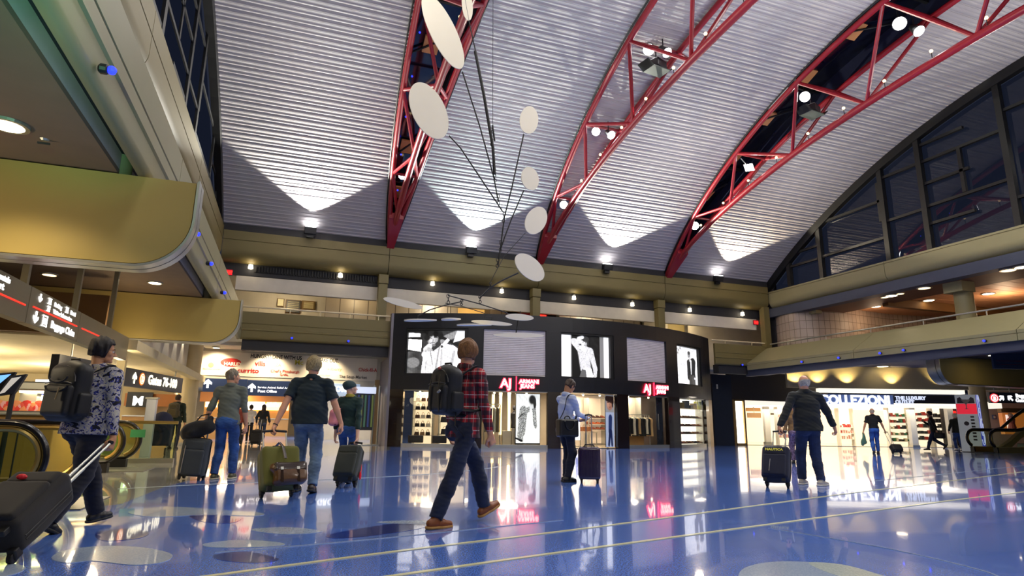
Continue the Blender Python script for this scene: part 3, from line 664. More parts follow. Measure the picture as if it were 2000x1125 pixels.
# ---- banner wall over the food court entry
YB = 28.3
bl0 = ony(388, 683, YB); br0 = ony(737, 703, YB); bb = ony(384, 732, YB)
zt = (bl0[2]+br0[2])/2; zb = bb[2]; x0, x1 = bl0[0], br0[0]
m_bann = pm('white_banner', '#e6ddcf', .6, var=.03)
t = thing('banner', 'long white food banner saying HUNGRY? DINE WITH US OR TAKE OUT.', 'banner', (x0, YB, zb))
part(MB().box((x0, YB-.03, zb), (x1, YB, zt)), 'banner_sheet', m_bann, t)
def bt(s, px, py, size, col, bold=0., sq=1.):
    m = pm('print_'+col.strip('#'), col, .5, var=0)
    p = ony(px, py, YB-.045); return textobj(s, 'lettering', m, t, p, (1, 0, 0), (0, 0, 1), size, .004, bold, sq)
bt('HUNGRY? DINE WITH US', 489, 698.5, .235, '#14110f', .006, .77); bt('OR TAKE OUT.', 608, 706, .235, '#14110f', .006, .73)
p = ony(451, 708, YB-.035); o = part(MB().lathe(p, [(.40, 0), (.40, .004)], 28, (0, -1, 0)), 'red_oval', pm('print_c22018', '#c22018', .5, var=0), t); o.data.transform(Matrix.Diagonal((1, 1, .45, 1)))
o.location = (0, 0, (p[2]-t.location.z)*.55)
bt('HARLEY', 437, 713, .19, '#f6e9d8', .008, 1.0)
bt('currito', 463, 727, .26, '#c22018', .006, 1.15); bt('villa', 498, 714, .28, '#c22018', .008, .95); bt('PIZZA', 526, 715, .17, '#c9b98c', .004); bt("Chef's Pittsburgh", 528, 727, .17, '#c9503c', .002); bt('Grille', 546, 734, .15, '#c9503c', .002)
bt('O', 626, 722, .24, '#a8c0b0', .002); bt('redberry', 636, 723, .19, '#a8b070', .002); bt('Deli Bar', 622, 734, .15, '#c7b6a2'); bt('The Soup Market', 662, 738, .19, '#5c564c', .002, .9)
bt('Chick-fil-A', 700, 725, .22, '#c22018', .003, .85); bt('Business Lounge', 396, 721, .10, '#8d8270'); 
p = ony(412, 713, YB-.035); part(MB().lathe(p, [(.11, 0), (.11, .004)], 12, (0, -1, 0)), 'gold_emblem', pm('print_cfae6a', '#cfae6a', .5, var=0), t)
bt('Mc', 575, 712, .3, '#d8c84a', .004)
part(MB().box((x0, YB, zb-.0), (x1, YB+.2, zt+.3)), 'backing_wall', m_white, t)
sbox((x0-.4, YB, zb-.5), (x1+1.0, YB+.3, zb), 'trim_13', m_white, 'white lintel under the food banner')
sbox((x1-.05, YB-.05, 0), (x1+1.3, YB+.4, zb+.05), 'wall_back_entry', pm('tan_wall', '#b39468', .55), 'tan wall between the food court and the shop')
sbox((x1, YB, zb), (x1+1.3, YB+.3, 4.0), 'wall_back_entry_upper', m_white)
sbox((-3.4, 26.6, 3.86), (4.5, 28.25, 4.0), 'ceiling', m_white)
for px, py, w in ((425, 680, 'left'), (529, 686, 'middle'), (638, 692, 'right')):
    p = onz(px, py, 3.86); downlight(p[0], 27.5, 3.84, 'small downlight above the food banner, '+w, 'downlights above the food banner', .13, e_warm)
    lamp('SPOT', 'banner_lamp', (p[0], 27.5, 3.75), 230, WARM, (p[0], 28.3, 2.6), .04, angle=110, blend=.8)
# nav signs under the banner
def navsign(pa, pb, Y, label, mat=m_bluesign):
    a = ony(*pa, Y); b = ony(*pb, Y); t = thing('direction_sign', label, 'sign', (a[0], Y, b[2]))
    part(MB().box((a[0], Y, b[2]), (b[0], Y+.12, a[2])), 'sign_board', mat, t, bevel=.01); return t, a, b
t, a, b = navsign((398, 738), (481, 767), YB-.25, 'dark blue overhead sign with one white up arrow, left of the grey-shirted man')
arr = lambda T, c, h, Y: part(MB().prism([(u*h, v*h) for u, v in ARR], lambda u, v, w: (c[0]+u, Y-w, c[2]+v), 0.001, .01), 'arrow_symbol', e_text, T)
arr(t, ony(406, 749, YB-.25), .36, YB-.25)
t, a, b = navsign((484, 742), (588, 775), YB-.25, 'dark blue overhead sign with an arrow and small Post Office lettering')
arr(t, ony(492, 757, YB-.25), .36, YB-.25); textobj('Service Animal Relief Area', 'lettering', e_text, t, ony(503, 758, YB-.26), (1, 0, 0), (0, 0, 1), .12, .005, 0, 1); textobj('Post Office', 'lettering', e_text, t, ony(503, 766, YB-.26), (1, 0, 0), (0, 0, 1), .15, .005, .004, 1.1)
t, a, b = navsign((634, 748), (702, 775), YB-.1, 'pale lit sign with large white letters right of the dark-shirted man', pm('pale_blue_sign', '#9db0cc', .4, emit=.5))
textobj('GROMAR', 'lettering', e_text, t, ony(636, 764, YB-.12), (1, 0, 0), (0, 0, 1), .32, .01, .012, .95)
# ---- food court beyond
sbox((-12, 28.6, 2.95), (6, 52, 3.1), 'ceiling', m_cream, 'cream ceiling of the food court')
sbox((-12, 50, 0), (8, 50.3, 3.1), 'wall_foodcourt_back', m_cream)
bpy.data.objects['wall_foodcourt_back'].name = 'wall_back_food_court'
for (x, y, p) in ((-3, 33, 260), (0.5, 38, 380), (-3.5, 42, 420), (3, 33, 200)):
    lamp('AREA', 'food_court_lamp', (x, y, 2.9), p, (1, .84, .6), (x, y+.01, 0), 1.6)
def storefront_food(px0, px1, pyt, pyb, Y, label, sign, signpx):
    a = ony(px0, pyt, Y); b = ony(px1, pyb, Y); t = thing('food_stall', label, 'shop', ((a[0]+b[0])/2, Y, 0))
    x0, x1 = a[0], b[0]; zt = a[2]
    part(MB().box((x0, Y+2.2, 0), (x1, Y+2.4, zt)), 'back_wall', pm('orange_glow_wall', '#e8a552', .6, emit=.25), t)  # wall glows by itself, orange light put into its colour
    part(MB().box((x0, Y, zt-.5), (x1, Y+.3, zt)), 'fascia', pm('orange_fascia', '#b5702c', .5), t)
    part(MB().box((x0, Y, 0), (x1, Y+.6, 1.05)), 'counter', pm('tan_counter', '#a67d48', .5), t)
    part(MB().box((x0, Y-.05, 1.05), (x1, Y+.7, 1.1)), 'counter_top', m_alu, t)
    n = max(2, int((x1-x0)/1.1)); w = (x1-x0)/n
    for i in range(n):
        part(MB().box((x0+i*w+.06, Y+2.1, 1.65), (x0+(i+1)*w-.06, Y+2.18, 2.35)), 'menu_board', lens('menu_'+str(i % 3), ('#fff3d2', '#ffc080', '#fff8f0')[i % 3], 3.2), t)
    if sign: textobj(sign, 'lettering', e_text, t, ony(*signpx, Y-.02), (1, 0, 0), (0, 0, 1), .37*(Y/44), .03, .015, 1.1)
    return t
storefront_food(468, 560, 768, 860, 43, "orange-lit fast food stall with the white McDonald's sign", "McDonald's", (482, 793))
storefront_food(392, 440, 765, 850, 36, 'bright stall partly hidden behind the grey-shirted man', '', (0, 0))
t = storefront_food(245, 352, 768, 840, 29.2, 'bright orange stall left of the round column with white menu boards', '', (0, 0))
p = ony(256, 790, 29.1); a = MB().box((p[0]-.15, 28.95, p[2]-.1), (p[0]+.75, 29.1, p[2]+.5)); part(a, 'hanging_sign', m_black, t); textobj('M', 'lettering', e_text, t, (p[0]+.06, 28.94, p[2]-.02), (1, 0, 0), (0, 0, 1), .5, .02, .02)
# plain pale wall of the food court corridor
sbox((ony(600, 800, 36)[0], 36, 0), (5.5, 36.2, 3.0), 'wall_court_partition', m_white); bpy.data.objects['wall_court_partition'].name = 'wall_back_partition'
# tall flight information stand
a = ony(697, 775, 27.2); b = ony(721, 866, 27.2)
t = thing('flight_display', 'tall flight information stand with colour columns right of the woman in a beanie', 'display', (a[0], 27.2, 0))
c0, c1 = a[0]-.15, b[0]+.1
part(MB().box((c0, 27.2, .62), (c1, 27.3, 2.15)), 'panel', m_navsign, t); part(MB().box((c0-.05, 27.12, 2.15), (c1+.05, 27.36, 2.42)), 'header', lens('pale_header', '#c5cfe6', .9), t)
for i in range(6):
    w = (c1-c0)/6; part(MB().box((c0+i*w+w*.3, 27.18, .75), (c0+(i+1)*w-w*.2, 27.2, 2.08)), 'screen_column', lens('scr%d' % (i % 3), ('#3a5d4c', '#2c3a6a', '#5d6a38')[i % 3], .45), t)
for x in (c0, c1, c1+.22): part(MB().cyl((x, 27.25, 0), (x, 27.25, 2.5), .045, 10), 'post', m_alu, t)
part(MB().box((c0-.2, 27.0, 0), (c1+.3, 27.5, .04)), 'base', m_alu, t)
# ---- food kiosk behind the walkways
Yk = 11.7
a = ony(-40, 786, Yk); b = ony(108, 806, Yk)
t = thing('food_kiosk', 'steel topped food kiosk with a strip picture of salads at the left edge', 'kiosk', (a[0], Yk, 0))
part(MB().box((a[0]-2, Yk+.05, 0), (b[0], Yk+1.3, .98)), 'counter', pm('honey_counter', '#c99a52', .4), t, bevel=.02)
part(MB().box((a[0]-2, Yk-.08, .98), (b[0]-.0, Yk+1.35, 1.05)), 'steel_top', m_alu, t, bevel=.02)
z0 = ony(50, 806, Yk)[2]; z1 = ony(50, 788, Yk)[2]
part(MB().box((a[0]-2, Yk+.6, 1.05), (b[0], Yk+.64, z1+.02)), 'picture_board', pm('dark_maroon', '#3c120a', .5, emit=.1), t)
greens = [('#d8653a', .0), ('#e0a060', .1), ('#d94f38', .22), ('#e3877a', .33), ('#e8463a', .5), ('#4fae3a', .80), ('#62bf45', .92), ('#6b8b35', .02), ('#d84f30', .62)]
for i in range(34):
    f = i/34; c = ('#3f9a35' if f > .78 else ('#d9503a', '#e38a55', '#d63a30', '#e6a095')[i % 4])
    x = a[0]+(b[0]-a[0])*f; o = part(MB().sphere((x, Yk+.59, (z0+z1)/2+.03+.02*math.sin(i*2.3)), .09, 8, 6, (1.1, .15, .8+.2*math.sin(i))), 'salad_picture', pm('salad_'+c.strip('#'), c, .5, emit=.35), t)
textobj('Organic Greens  \u2022  Cage Free Eggs  \u2022  Sandwiches Made to Order', 'lettering', e_text, t, (a[0]+.1, Yk+.58, z0-.055), (1, 0, 0), (0, 0, 1), .062, .004, .002, .62)
part(MB().box((a[0]-2, Yk+.57, z0-.09), (b[0], Yk+.6, z0+.0)), 'caption_strip', pm('dark_maroon', '#3c120a', .5), t)
# steel canopy of the kiosk with downlights
zc0 = ony(60, 765, Yk+.5)[2]
part(MB().box((ony(25, 760, Yk)[0]-3, Yk+.4, zc0+.02), (ony(118, 760, Yk)[0], Yk+1.3, zc0+.16)), 'steel_canopy', m_alu, t, bevel=.02)
for px in (48, 66, 84, 100): p = ony(px, 764, Yk+.8); part(MB().lathe((p[0], Yk+.8, zc0+.01), [(.07, -.02), (.07, .01)], 12), 'canopy_lamp', e_warm, t)
for px in (57, 115): x = ony(px, 790, Yk+1)[0]; part(MB().box((x-.12, Yk+.9, 1.0), (x+.12, Yk+1.1, zc0+.02)), 'steel_post', m_alu, t)
lamp('AREA', 'kiosk_lamp', (a[0]+1, Yk+1.0, zc0-.05), 45, WARM, (a[0]+1, Yk+1, 0), 1.0)
p = ony(66, 790, 24); t = thing('shop_sign', 'blue and white lit drugstore sign reading RITE behind the kiosk', 'sign', tuple(p))
part(MB().box((p[0], 24, p[2]-.02), (p[0]+1.3, 24.1, p[2]+.34)), 'sign_board', lens('blue_sign', '#3446b8', .8), t); textobj('RITE', 'lettering', e_text, t, (p[0]+.12, 23.98, p[2]+.03), (1, 0, 0), (0, 0, 1), .36, .02, .03, 1.1)
part(MB().box((p[0]+.6, 24.02, p[2]+.3), (p[0]+.64, 24.08, 2.72)), 'hanging_post', m_alu, t); part(MB().box((p[0]-.1, 24.1, p[2]+.36), (p[0]+1.6, 24.2, p[2]+.8)), 'glass_band', lens('bright_glass', '#dfe8ff', 1.6), t)
# screens at the far left
for (px, py, w, h, col, lab) in ((-4, 748, .22, .26, '#6ea8e8', 'blue lit flight monitor cut by the left edge'), (25, 752, .14, .26, '#9a948a', 'grey angled monitor beside the blue one')):
    p = ony(px, py, 9.8); t = thing('monitor', lab, 'monitor', tuple(p)); part(MB().obox(p, (w/2, .06, .02), (0, .04, 0), (.05, 0, h/2)), 'casing', m_black, t, bevel=.01)
    part(MB().obox(p-np.array([0, .045, 0]), (w/2-.03, .06, .02), (0, .004, 0), (.05, 0, h/2-.03)), 'screen', lens('scr_'+col.strip('#'), col, 1.3 if 'blue' in lab else .15), t)
    part(MB().cyl(p+np.array([0, .05, 0]), (p[0], p[1]+.05, .02), .03, 8), 'pole', m_dark, t)
# ---- moving walkways seen end on from the side
m_rub = pm('black_rubber_handrail', '#0b0b0c', .3, coat=.3); m_bronze = pm('champagne_metal', '#b59a58', .28, .85); m_gl = glass_mat('balustrade_glass', (.80, .88, .74), 1.5)
m_skirt = pm('steel_skirt', '#a39d8c', .35, .7)
def balustrade(root, xe, y, L=7.5, r=.365, zc=.53, sgn=1):
    """end loop at xe, running away in -x*sgn"""
    def loop(rr, n=18): return [(xe-sgn*(.37+0)+sgn*rr*math.sin(math.radians(a)), y, zc+rr*math.cos(math.radians(a))) for a in np.linspace(0, 160, n)]
    top = [(xe-sgn*L, y, zc+r)]
    P = top+loop(r); low = [(P[-1][0]-sgn*.45, y, P[-1][2]-.035)]
    part(MB().tube(P+low, .042, 10, flat=.75), 'handrail', m_rub, root, smooth=True)
    P2 = [(xe-sgn*L, y, zc+r-.065)]+loop(r-.065)
    part(MB().tube(P2, .03, 8), 'handrail_frame', m_bronze, root, smooth=True)
    A = [(p[0], p[2]) for p in P2]; A = [(q[0], max(q[1], .2)) for q in A]; A.append((xe-sgn*L, .2))
    part(MB().prism(A, lambda u, v, w: (u, w, v), y-.008, y+.008), 'glass_panel', m_gl, root)
    for k in range(4):
        x = xe-sgn*(.75+k*1.9); part(MB().box((x-.006, y-.012, .2), (x+.006, y+.012, zc+r-.08)), 'glass_joint', m_mull, root)
    b = MB().prism([(xe-sgn*L, 0.0), (xe-sgn*.62, 0), (xe-sgn*.55, .08), (xe-sgn*.55, .2), (xe-sgn*L, .2)], lambda u, v, w: (u, w, v), y-.11, y+.11)
    part(b, 'skirt', m_skirt, root, bevel=.006)
    part(MB().box((min(xe-sgn*.62, xe-sgn*.2), y-.09, 0.0), (max(xe-sgn*.62, xe-sgn*.2), y+.09, .16)), 'handrail_inlet', m_black, root)
    part(MB().box((min(xe-sgn*L, xe-sgn*.5), y-.1, .2), (max(xe-sgn*L, xe-sgn*.5), y+.1, .235)), 'deck_rail', m_bronze, root)
def walkway(xe, y0, y1, label, grp):
    t = thing('moving_walkway', label, 'walkway', (xe-1.5, (y0+y1)/2, 0))
    balustrade(t, xe, y0); balustrade(t, xe, y1)
    part(MB().box((xe-7.5, y0+.1, .0), (xe-.9, y1-.1, .03)), 'tread', pm('ribbed_tread', '#4b4a45', .5, .4, bump=.5, bscale=90), t); part(MB().box((xe-.9, y0+.1, 0), (xe+.35, y1-.1, .012)), 'comb_plate', pm('comb_plate', '#77756c', .4, .6), t)
    return t
pA = onz(118, 945); 
walkway(-2.32, 7.9, 9.3, 'near moving walkway end with glass sides and black looped handrails, beside the woman', 0)
walkway(-2.75, 13.3, 14.7, 'farther moving walkway end with black looped handrails left of the suitcase with a duffel', 0)
t = thing('glass_balustrade', 'long straight glass balustrade behind the farther walkway', 'balustrade', (-6, 16.2, 0))
part(MB().box((-12, 16.0, .08), (-2.3, 16.02, .86)), 'glass_panel', m_gl, t); part(MB().box((-12, 15.95, 0), (-2.3, 16.1, .1)), 'skirt', m_skirt, t); part(MB().tube([(-12, 16.01, .88), (-2.3, 16.01, .88)], .035, 8), 'rail', m_bronze, t)
# steel post and navy hooded bag beyond the walkway
p = onz(296, 858); t = thing('information_post', 'silver rectangular post standing behind the far walkway', 'post', (-4.6, 19, 0))
x = ony(295, 800, 18.5)[0]; part(MB().box((x-.13, 18.5, 0), (x+.1, 18.7, ony(295, 779, 18.5)[2])), 'shaft', pm('pale_silver', '#cdd2dc', .3, .3), t, bevel=.01)
part(MB().box((x-.16, 18.47, ony(295, 779, 18.5)[2]), (x+.13, 18.73, ony(295, 776, 18.5)[2])), 'cap', m_alu, t)
x = ony(318, 815, 19.5)[0]; t = thing('hooded_trolley', 'navy domed trolley hood beside the silver post', 'trolley', (x, 19.5, 0))
part(MB().sphere((x, 19.5, .82), .34, 20, 12, (.85, .8, 1.0)), 'hood', pm('navy_cloth', '#141a38', .8), t, smooth=True); part(MB().box((x-.26, 19.3, .25), (x+.26, 19.7, .82)), 'basket', pm('navy_cloth', '#141a38', .8), t, bevel=.04)
for sx in (-.2, .2): part(MB().lathe((x+sx, 19.3, .1), [(.1, -.02), (.1, .02)], 12, (1, 0, 0)), 'wheel', m_black, t); part(MB().cyl((x+sx, 19.3, .1), (x+sx, 19.5, .4), .015, 6), 'leg', m_alu, t)
# green exit style sticker on the glass
p = ony(265, 858, 13.15)
t = thing('notice', 'small green notice on the far walkway glass', 'sign', tuple(p)); part(MB().box((p[0]-.12, 13.26, .62), (p[0]+.12, 13.275, .76)), 'sheet', pm('green_notice', '#1d6a3a', .5, emit=.01), t)
# ================================================================= THE BLACK SHOP WITH THE CURVED FRONT
SCX, SCY, SR = 11.5, 38.94, 15.24
def cyl(u, z, d=0.):
    """point on the curved shop front: u along the arc, z up, d metres behind the face"""
    a = u/SR; return np.array([SCX+(SR-d)*math.sin(a), SCY-(SR-d)*math.cos(a), z])
def upx(px, py):
    d = ray(px, py); ox, oy = -SCX, -SCY; a = d[0]**2+d[1]**2; b = 2*(ox*d[0]+oy*d[1]); c = ox*ox+oy*oy-SR*SR
    t = (-b-math.sqrt(b*b-4*a*c))/(2*a); P = CAMP+d*t
    return math.atan2(P[0]-SCX, SCY-P[1])*SR, P[2]
def upd(px, py, d):
    r_ = ray(px, py); R2 = SR-d; ox, oy = -SCX, -SCY; a = r_[0]**2+r_[1]**2; b = 2*(ox*r_[0]+oy*r_[1]); c = ox*ox+oy*oy-R2*R2
    t = (-b-math.sqrt(b*b-4*a*c))/(2*a); P = CAMP+r_*t
    return math.atan2(P[0]-SCX, SCY-P[1])*SR, P[2]
def cbox(mb, u0, u1, z0, z1, d0, d1):
    n = max(1, int(abs(u1-u0)/.5)); V = []
    for i in range(n+1):
        u = u0+(u1-u0)*i/n
        V += [cyl(u, z0, d0), cyl(u, z1, d0), cyl(u, z1, d1), cyl(u, z0, d1)]
    F = [(0, 1, 2, 3), tuple(4*n+k for k in (3, 2, 1, 0))]
    for i in range(n):
        for k in range(4): F.append((4*i+k, 4*i+(k+1) % 4, 4*i+4+(k+1) % 4, 4*i+4+k))
    return mb.add(V, F)
def cpart(name, mat, root, u0, u1, z0, z1, d0, d1, **k): return part(cbox(MB(), u0, u1, z0, z1, d0, d1), name, mat, root, **k)
m_fac = pm('black_shop_panel', '#16171d', .35, var=.1, spec=.5); m_facg = pm('dark_gloss_pier', '#1d1310', .12, var=.1, coat=.6); m_shut = pm('grey_slat', '#d2ccd0', .4, .0)
shop = thing('storefront', 'black curved two-storey shop front with lit posters and red signs', 'shop', (11.5, 23.7, 0))
UL, UR = -7.95, 9.42
top = [(-7.38, -4.77), (-4.13, -1.47), (-.83, 1.75), (2.48, 5.0), (5.84, 8.22)]
Z0, Z1, ZL = 2.90, 4.82, 2.28; ZT = 5.45
cpart('fascia_panel', m_fac, shop, UL, UR, Z1, ZT, 0, .5); cpart('band_panel', m_fac, shop, UL, UR, ZL, Z0, 0, .5)
prev = UL
for (a, b) in top+[(UR, UR)]:
    cpart('pier_panel', m_fac, shop, prev, a, Z0, Z1, 0, .5); prev = b
low = [(-7.38, -4.6), (-4.13, -1.40), (-.84, 1.87), (2.48, 5.0), (5.88, 8.54)]
prev = UL
for i, (a, b) in enumerate(low+[(UR, UR)]):
    if i < 5: cpart('pier', m_facg, shop, prev, a, 0, ZL, 0, .22)
    else:
        cpart('pier', m_facg, shop, prev, 8.95, 0, ZL, 0, .22); label_part(cpart('pier', pm('golden_jamb', '#b9925c', .3), shop, 8.95, UR, 0, ZL, 0, .22), 'golden end pier')
    prev = b
for (a, b) in low[:2]+low[3:]: cpart('sill', m_alu, shop, a, b, 0, .14, .03, .22)
A = cyl(UL, 0); m_ = MB().box((A[0]-.1, A[1], 0), (A[0]+.05, 28.25, 3.6)); m_.box((A[0]-.1, A[1], 3.6), (A[0]+.05, 26.1, ZT)); part(m_, 'side_wall', pm('grey_side_wall', '#6d6870', .35), shop)
B = cyl(UR, 0); part(MB().box((B[0]-.15, B[1]-.0, 0), (B[0]+.0, 27.4, 3.9)), 'side_wall', m_fac, shop)
V = [cyl(UL+(UR-UL)*i/20, ZT, .02) for i in range(21)]+[np.array([19.3, 26.15, ZT]), np.array([A[0], 26.15, ZT])]
part(MB().add(V, [tuple(range(23))]), 'roof_panel', m_fac, shop)
for (u, w) in ((-4.6, .05), (1.87, .05)): pass
# shutters
for k in (1, 3):
    a, b = top[k]; t = thing('roller_shutter', 'grey slatted shutter panel '+('left of the middle poster' if k == 1 else 'right of the middle poster'), 'shutter', tuple(cyl((a+b)/2, Z0)))
    n = 26; h = (Z1-Z0)/n
    for i in range(n):
        z = Z0+i*h; m = MB()
        cbox(m, a+.01, b-.01, z+.004, z+h*.90, .10, .13); part(m, 'slat', m_shut, t)
    cpart('backing', pm('shutter_back', '#8a868c', .6), t, a, b, Z0, Z1, .16, .2)
# posters: black and white prints painted on a fine grid of vertices
def smoothstep(a, b, x): 
    t = np.clip((x-a)/(b-a), 0, 1); return t*t*(3-2*t)
class Paint:
    def __init__(s, w, h, base=.5):
        s.w, s.h = w, h; s.Y, s.X = np.mgrid[0:h, 0:w]; s.X = (s.X+.5)/w; s.Y = 1-(s.Y+.5)/h; s.I = np.zeros((h, w, 3))+base
    def nz(s, f, seed=0):
        r = np.random.default_rng(seed); o = np.zeros_like(s.X)
        for i in range(6):
            a, b, c = r.normal(0, f, 2).tolist()+[r.uniform(0, 6)]; o += np.sin(s.X*a*6+s.Y*b*6*s.h/s.w+c)
        return o/4
    def put(s, mask, col):
        c = np.array(col if hasattr(col, '__len__') else [col]*3, float); s.I = s.I*(1-mask[..., None])+c*mask[..., None]
    def ell(s, cx, cy, rx, ry, col, ang=0, soft=.12):
        a = math.radians(ang); asp = s.h/s.w; dx = s.X-cx; dy = (s.Y-cy)*asp; x = dx*math.cos(a)+dy*math.sin(a); y = -dx*math.sin(a)+dy*math.cos(a)
        s.put(1-smoothstep(1-soft, 1+soft, np.sqrt((x/rx)**2+(y/(ry*asp))**2)), col)
    def poly(s, P, col):
        m = np.zeros_like(s.X, bool); n = len(P)
        for i in range(n):
            x1, y1 = P[i]; x2, y2 = P[i-1]
            if y1 == y2: continue
            m ^= ((s.Y > min(y1, y2)) & (s.Y <= max(y1, y2)) & (s.X < x1+(s.Y-y1)*(x2-x1)/(y2-y1)))
        s.put(m.astype(float), col)
    def cap(s, x1, y1, x2, y2, r1, r2, col, soft=.15):
        asp = s.h/s.w; dx, dy = x2-x1, (y2-y1)*asp; L = dx*dx+dy*dy; t = np.clip(((s.X-x1)*dx+(s.Y-y1)*asp*dy)/L, 0, 1)
        d = np.hypot(s.X-x1-t*dx, (s.Y-y1)*asp-t*dy)/(r1+(r2-r1)*t); s.put(1-smoothstep(1-soft, 1+soft, d), col)
def poster_mesh(P, fn, name, mat, root):
    """one vertex per picture cell; fn(x, y) gives its place in the world"""
    h, w = P.I.shape[:2]; off = root_off(root)
    V = [fn((i+.0)/(w-1), 1-j/(h-1))-off for j in range(h) for i in range(w)]
    F = [(j*w+i, (j+1)*w+i, (j+1)*w+i+1, j*w+i+1) for j in range(h-1) for i in range(w-1)]
    me = bpy.data.meshes.new(name); me.from_pydata([tuple(v) for v in V], [], F); me.materials.append(mat)
    at = me.color_attributes.new('Col', 'FLOAT_COLOR', 'POINT'); c = np.ones((h*w, 4)); c[:, :3] = np.clip(P.I, 0, 1).reshape(-1, 3)**2.2; at.data.foreach_set('color', c.ravel())
    o = bpy.data.objects.new(name, me); COL.objects.link(o); o.parent = root; return o
m_post = vcol_mat('backlit_print', .95, .3)
p1 = Paint(150, 110, .22)     # bearded man with folded hands in a pale jacket
p1.put(np.clip(.5+p1.nz(3, 1)*.5, 0, 1)*(p1.Y < .5), .42); p1.put(((p1.Y > .52)*(p1.X < .27)*1.), .12); p1.poly([(.0, .55), (.0, .80), (.25, .78), (.24, .50)], .97); p1.poly([(0, .84), (.0, .95), (.22, .93), (.22, .85)], .93)
p1.ell(.10, .25, .12, .12, .5); p1.cap(.55, .75, .95, .98, .05, .06, .55); p1.cap(.35, .98, .98, .62, .02, .03, .12); p1.poly([(.80, .72), (1, .8), (1, 1), (.86, 1)], .9)
p1.poly([(.25, 0), (.28, .42), (.42, .60), (.62, .70), (.80, .66), (.98, .5), (1, 0)], .86); p1.cap(.75, .0, .82, .5, .03, .02, .7); p1.cap(.9, .1, .88, .5, .02, .02, .95)
p1.cap(.50, .0, .56, .62, .015, .01, .62); p1.cap(.60, .0, .60, .55, .012, .012, .72); p1.cap(.70, .75, .60, .62, .03, .02, .3); p1.poly([(.60, .68), (.70, .82), (.74, .78), (.64, .60)], .93); p1.cap(.45, .20, .40, .55, .004, .006, .4); p1.cap(.33, .1, .35, .4, .004, .006, .55)
p1.ell(.46, .78, .115, .20, .62, 20); p1.ell(.42, .80, .06, .13, .80, 15); p1.cap(.54, .68, .45, .57, .045, .035, .2); p1.cap(.56, .84, .54, .66, .02, .025, .22); p1.ell(.46, .655, .035, .03, .45); p1.cap(.40, .70, .47, .72, .006, .006, .2); p1.cap(.42, .60, .47, .61, .01, .01, .25)
for (x, y) in ((.30, .93), (.36, .97), (.43, .98), (.50, .96), (.56, .92), (.33, .88), (.58, .86), (.40, .92), (.49, .91), (.27, .87), (.34, .83)): p1.ell(x, y, .05, .07, .07+.1*((x*37) % 1), soft=.3)
p1.cap(.36, .83, .42, .82, .008, .006, .15); p1.cap(.46, .84, .52, .83, .008, .006, .15); p1.cap(.46, .80, .44, .74, .006, .01, .55)
p1.cap(.33, .55, .38, .62, .055, .05, .9); 
for i in range(4): p1.cap(.29+.03*i, .50+.01*i, .37+.02*i, .60-.02*i, .018, .016, .78-.12*(i % 2))
p1.cap(.30, .44, .34, .36, .05, .04, .9); p1.I *= (1+.10*p1.nz(14, 5))[..., None]
p2 = Paint(140, 110, .09)     # standing woman, one arm raised, speckled jumper
p2.put((p2.X < .20)*1., .97); p2.put((p2.X > .88)*1., .95); p2.put(((p2.X > .80)*(p2.X < .885))*1., .45); p2.put(((p2.X > .2)*(p2.X < .225))*1., .45); p2.put(((p2.X > .60)*(p2.X < .80)*.4*(1+p2.nz(5, 8))), .15)
jm = Paint(140, 110, 0)
for a in ((.38, .85, .25, .86, .045, .05), (.25, .84, .42, .62, .05, .06), (.40, .68, .58, .62, .07, .08), (.46, .62, .50, .22, .12, .11), (.60, .64, .70, .20, .06, .045), (.70, .24, .69, .05, .04, .04), (.40, .93, .28, .84, .03, .045)): jm.cap(*a, 1)
sp = (np.random.default_rng(3).random(p2.X.shape)*.55+.5); p2.I = p2.I*(1-jm.I)+jm.I*np.clip(sp, 0, 1)[..., None]
p2.poly([(.42, .0), (.40, .20), (.62, .22), (.66, 0)], .93); p2.poly([(.37, 0), (.42, .20), (.50, .18), (.52, 0)], .35)
p2.ell(.47, .82, .06, .12, .68); p2.ell(.45, .82, .035, .09, .85); p2.ell(.50, .92, .075, .07, .22); p2.cap(.54, .92, .55, .78, .025, .015, .2); p2.cap(.46, .72, .47, .66, .035, .04, .85); p2.cap(.36, .93, .44, .96, .03, .03, .9); p2.cap(.44, .84, .46, .84, .006, .006, .2); p2.cap(.50, .84, .52, .84, .006, .006, .2); p2.cap(.47, .77, .50, .77, .006, .005, .35)
p3 = Paint(100, 110, .93)     # person in a dark jacket at the right of a pale page
p3.I -= (.10*np.clip(p3.nz(6, 2), 0, 1))[..., None]; 
for (x, y) in ((.08, .93), (.15, .9), (.05, .86), (.22, .95), (.12, .82)): p3.ell(x, y, .03, .03, .55, soft=.4)
p3.cap(.60, .60, .59, .20, .10, .09, .12); p3.cap(.55, .62, .54, .25, .05, .04, .2); p3.cap(.75, .62, .84, .22, .06, .045, .15); p3.cap(.78, .62, .72, .1, .13, .11, .18); p3.cap(.66, .20, .65, .0, .09, .07, .25); p3.cap(.78, .20, .80, 0, .08, .07, .3); p3.cap(.68, .65, .68, .30, .035, .02, .9)
p3.ell(.60, .80, .06, .075, .55); p3.ell(.60, .86, .065, .05, .3); p3.cap(.62, .72, .63, .66, .03, .035, .75); p3.ell(.84, .18, .035, .03, .9); p3.I *= (1+.12*p3.nz(16, 9))[..., None]
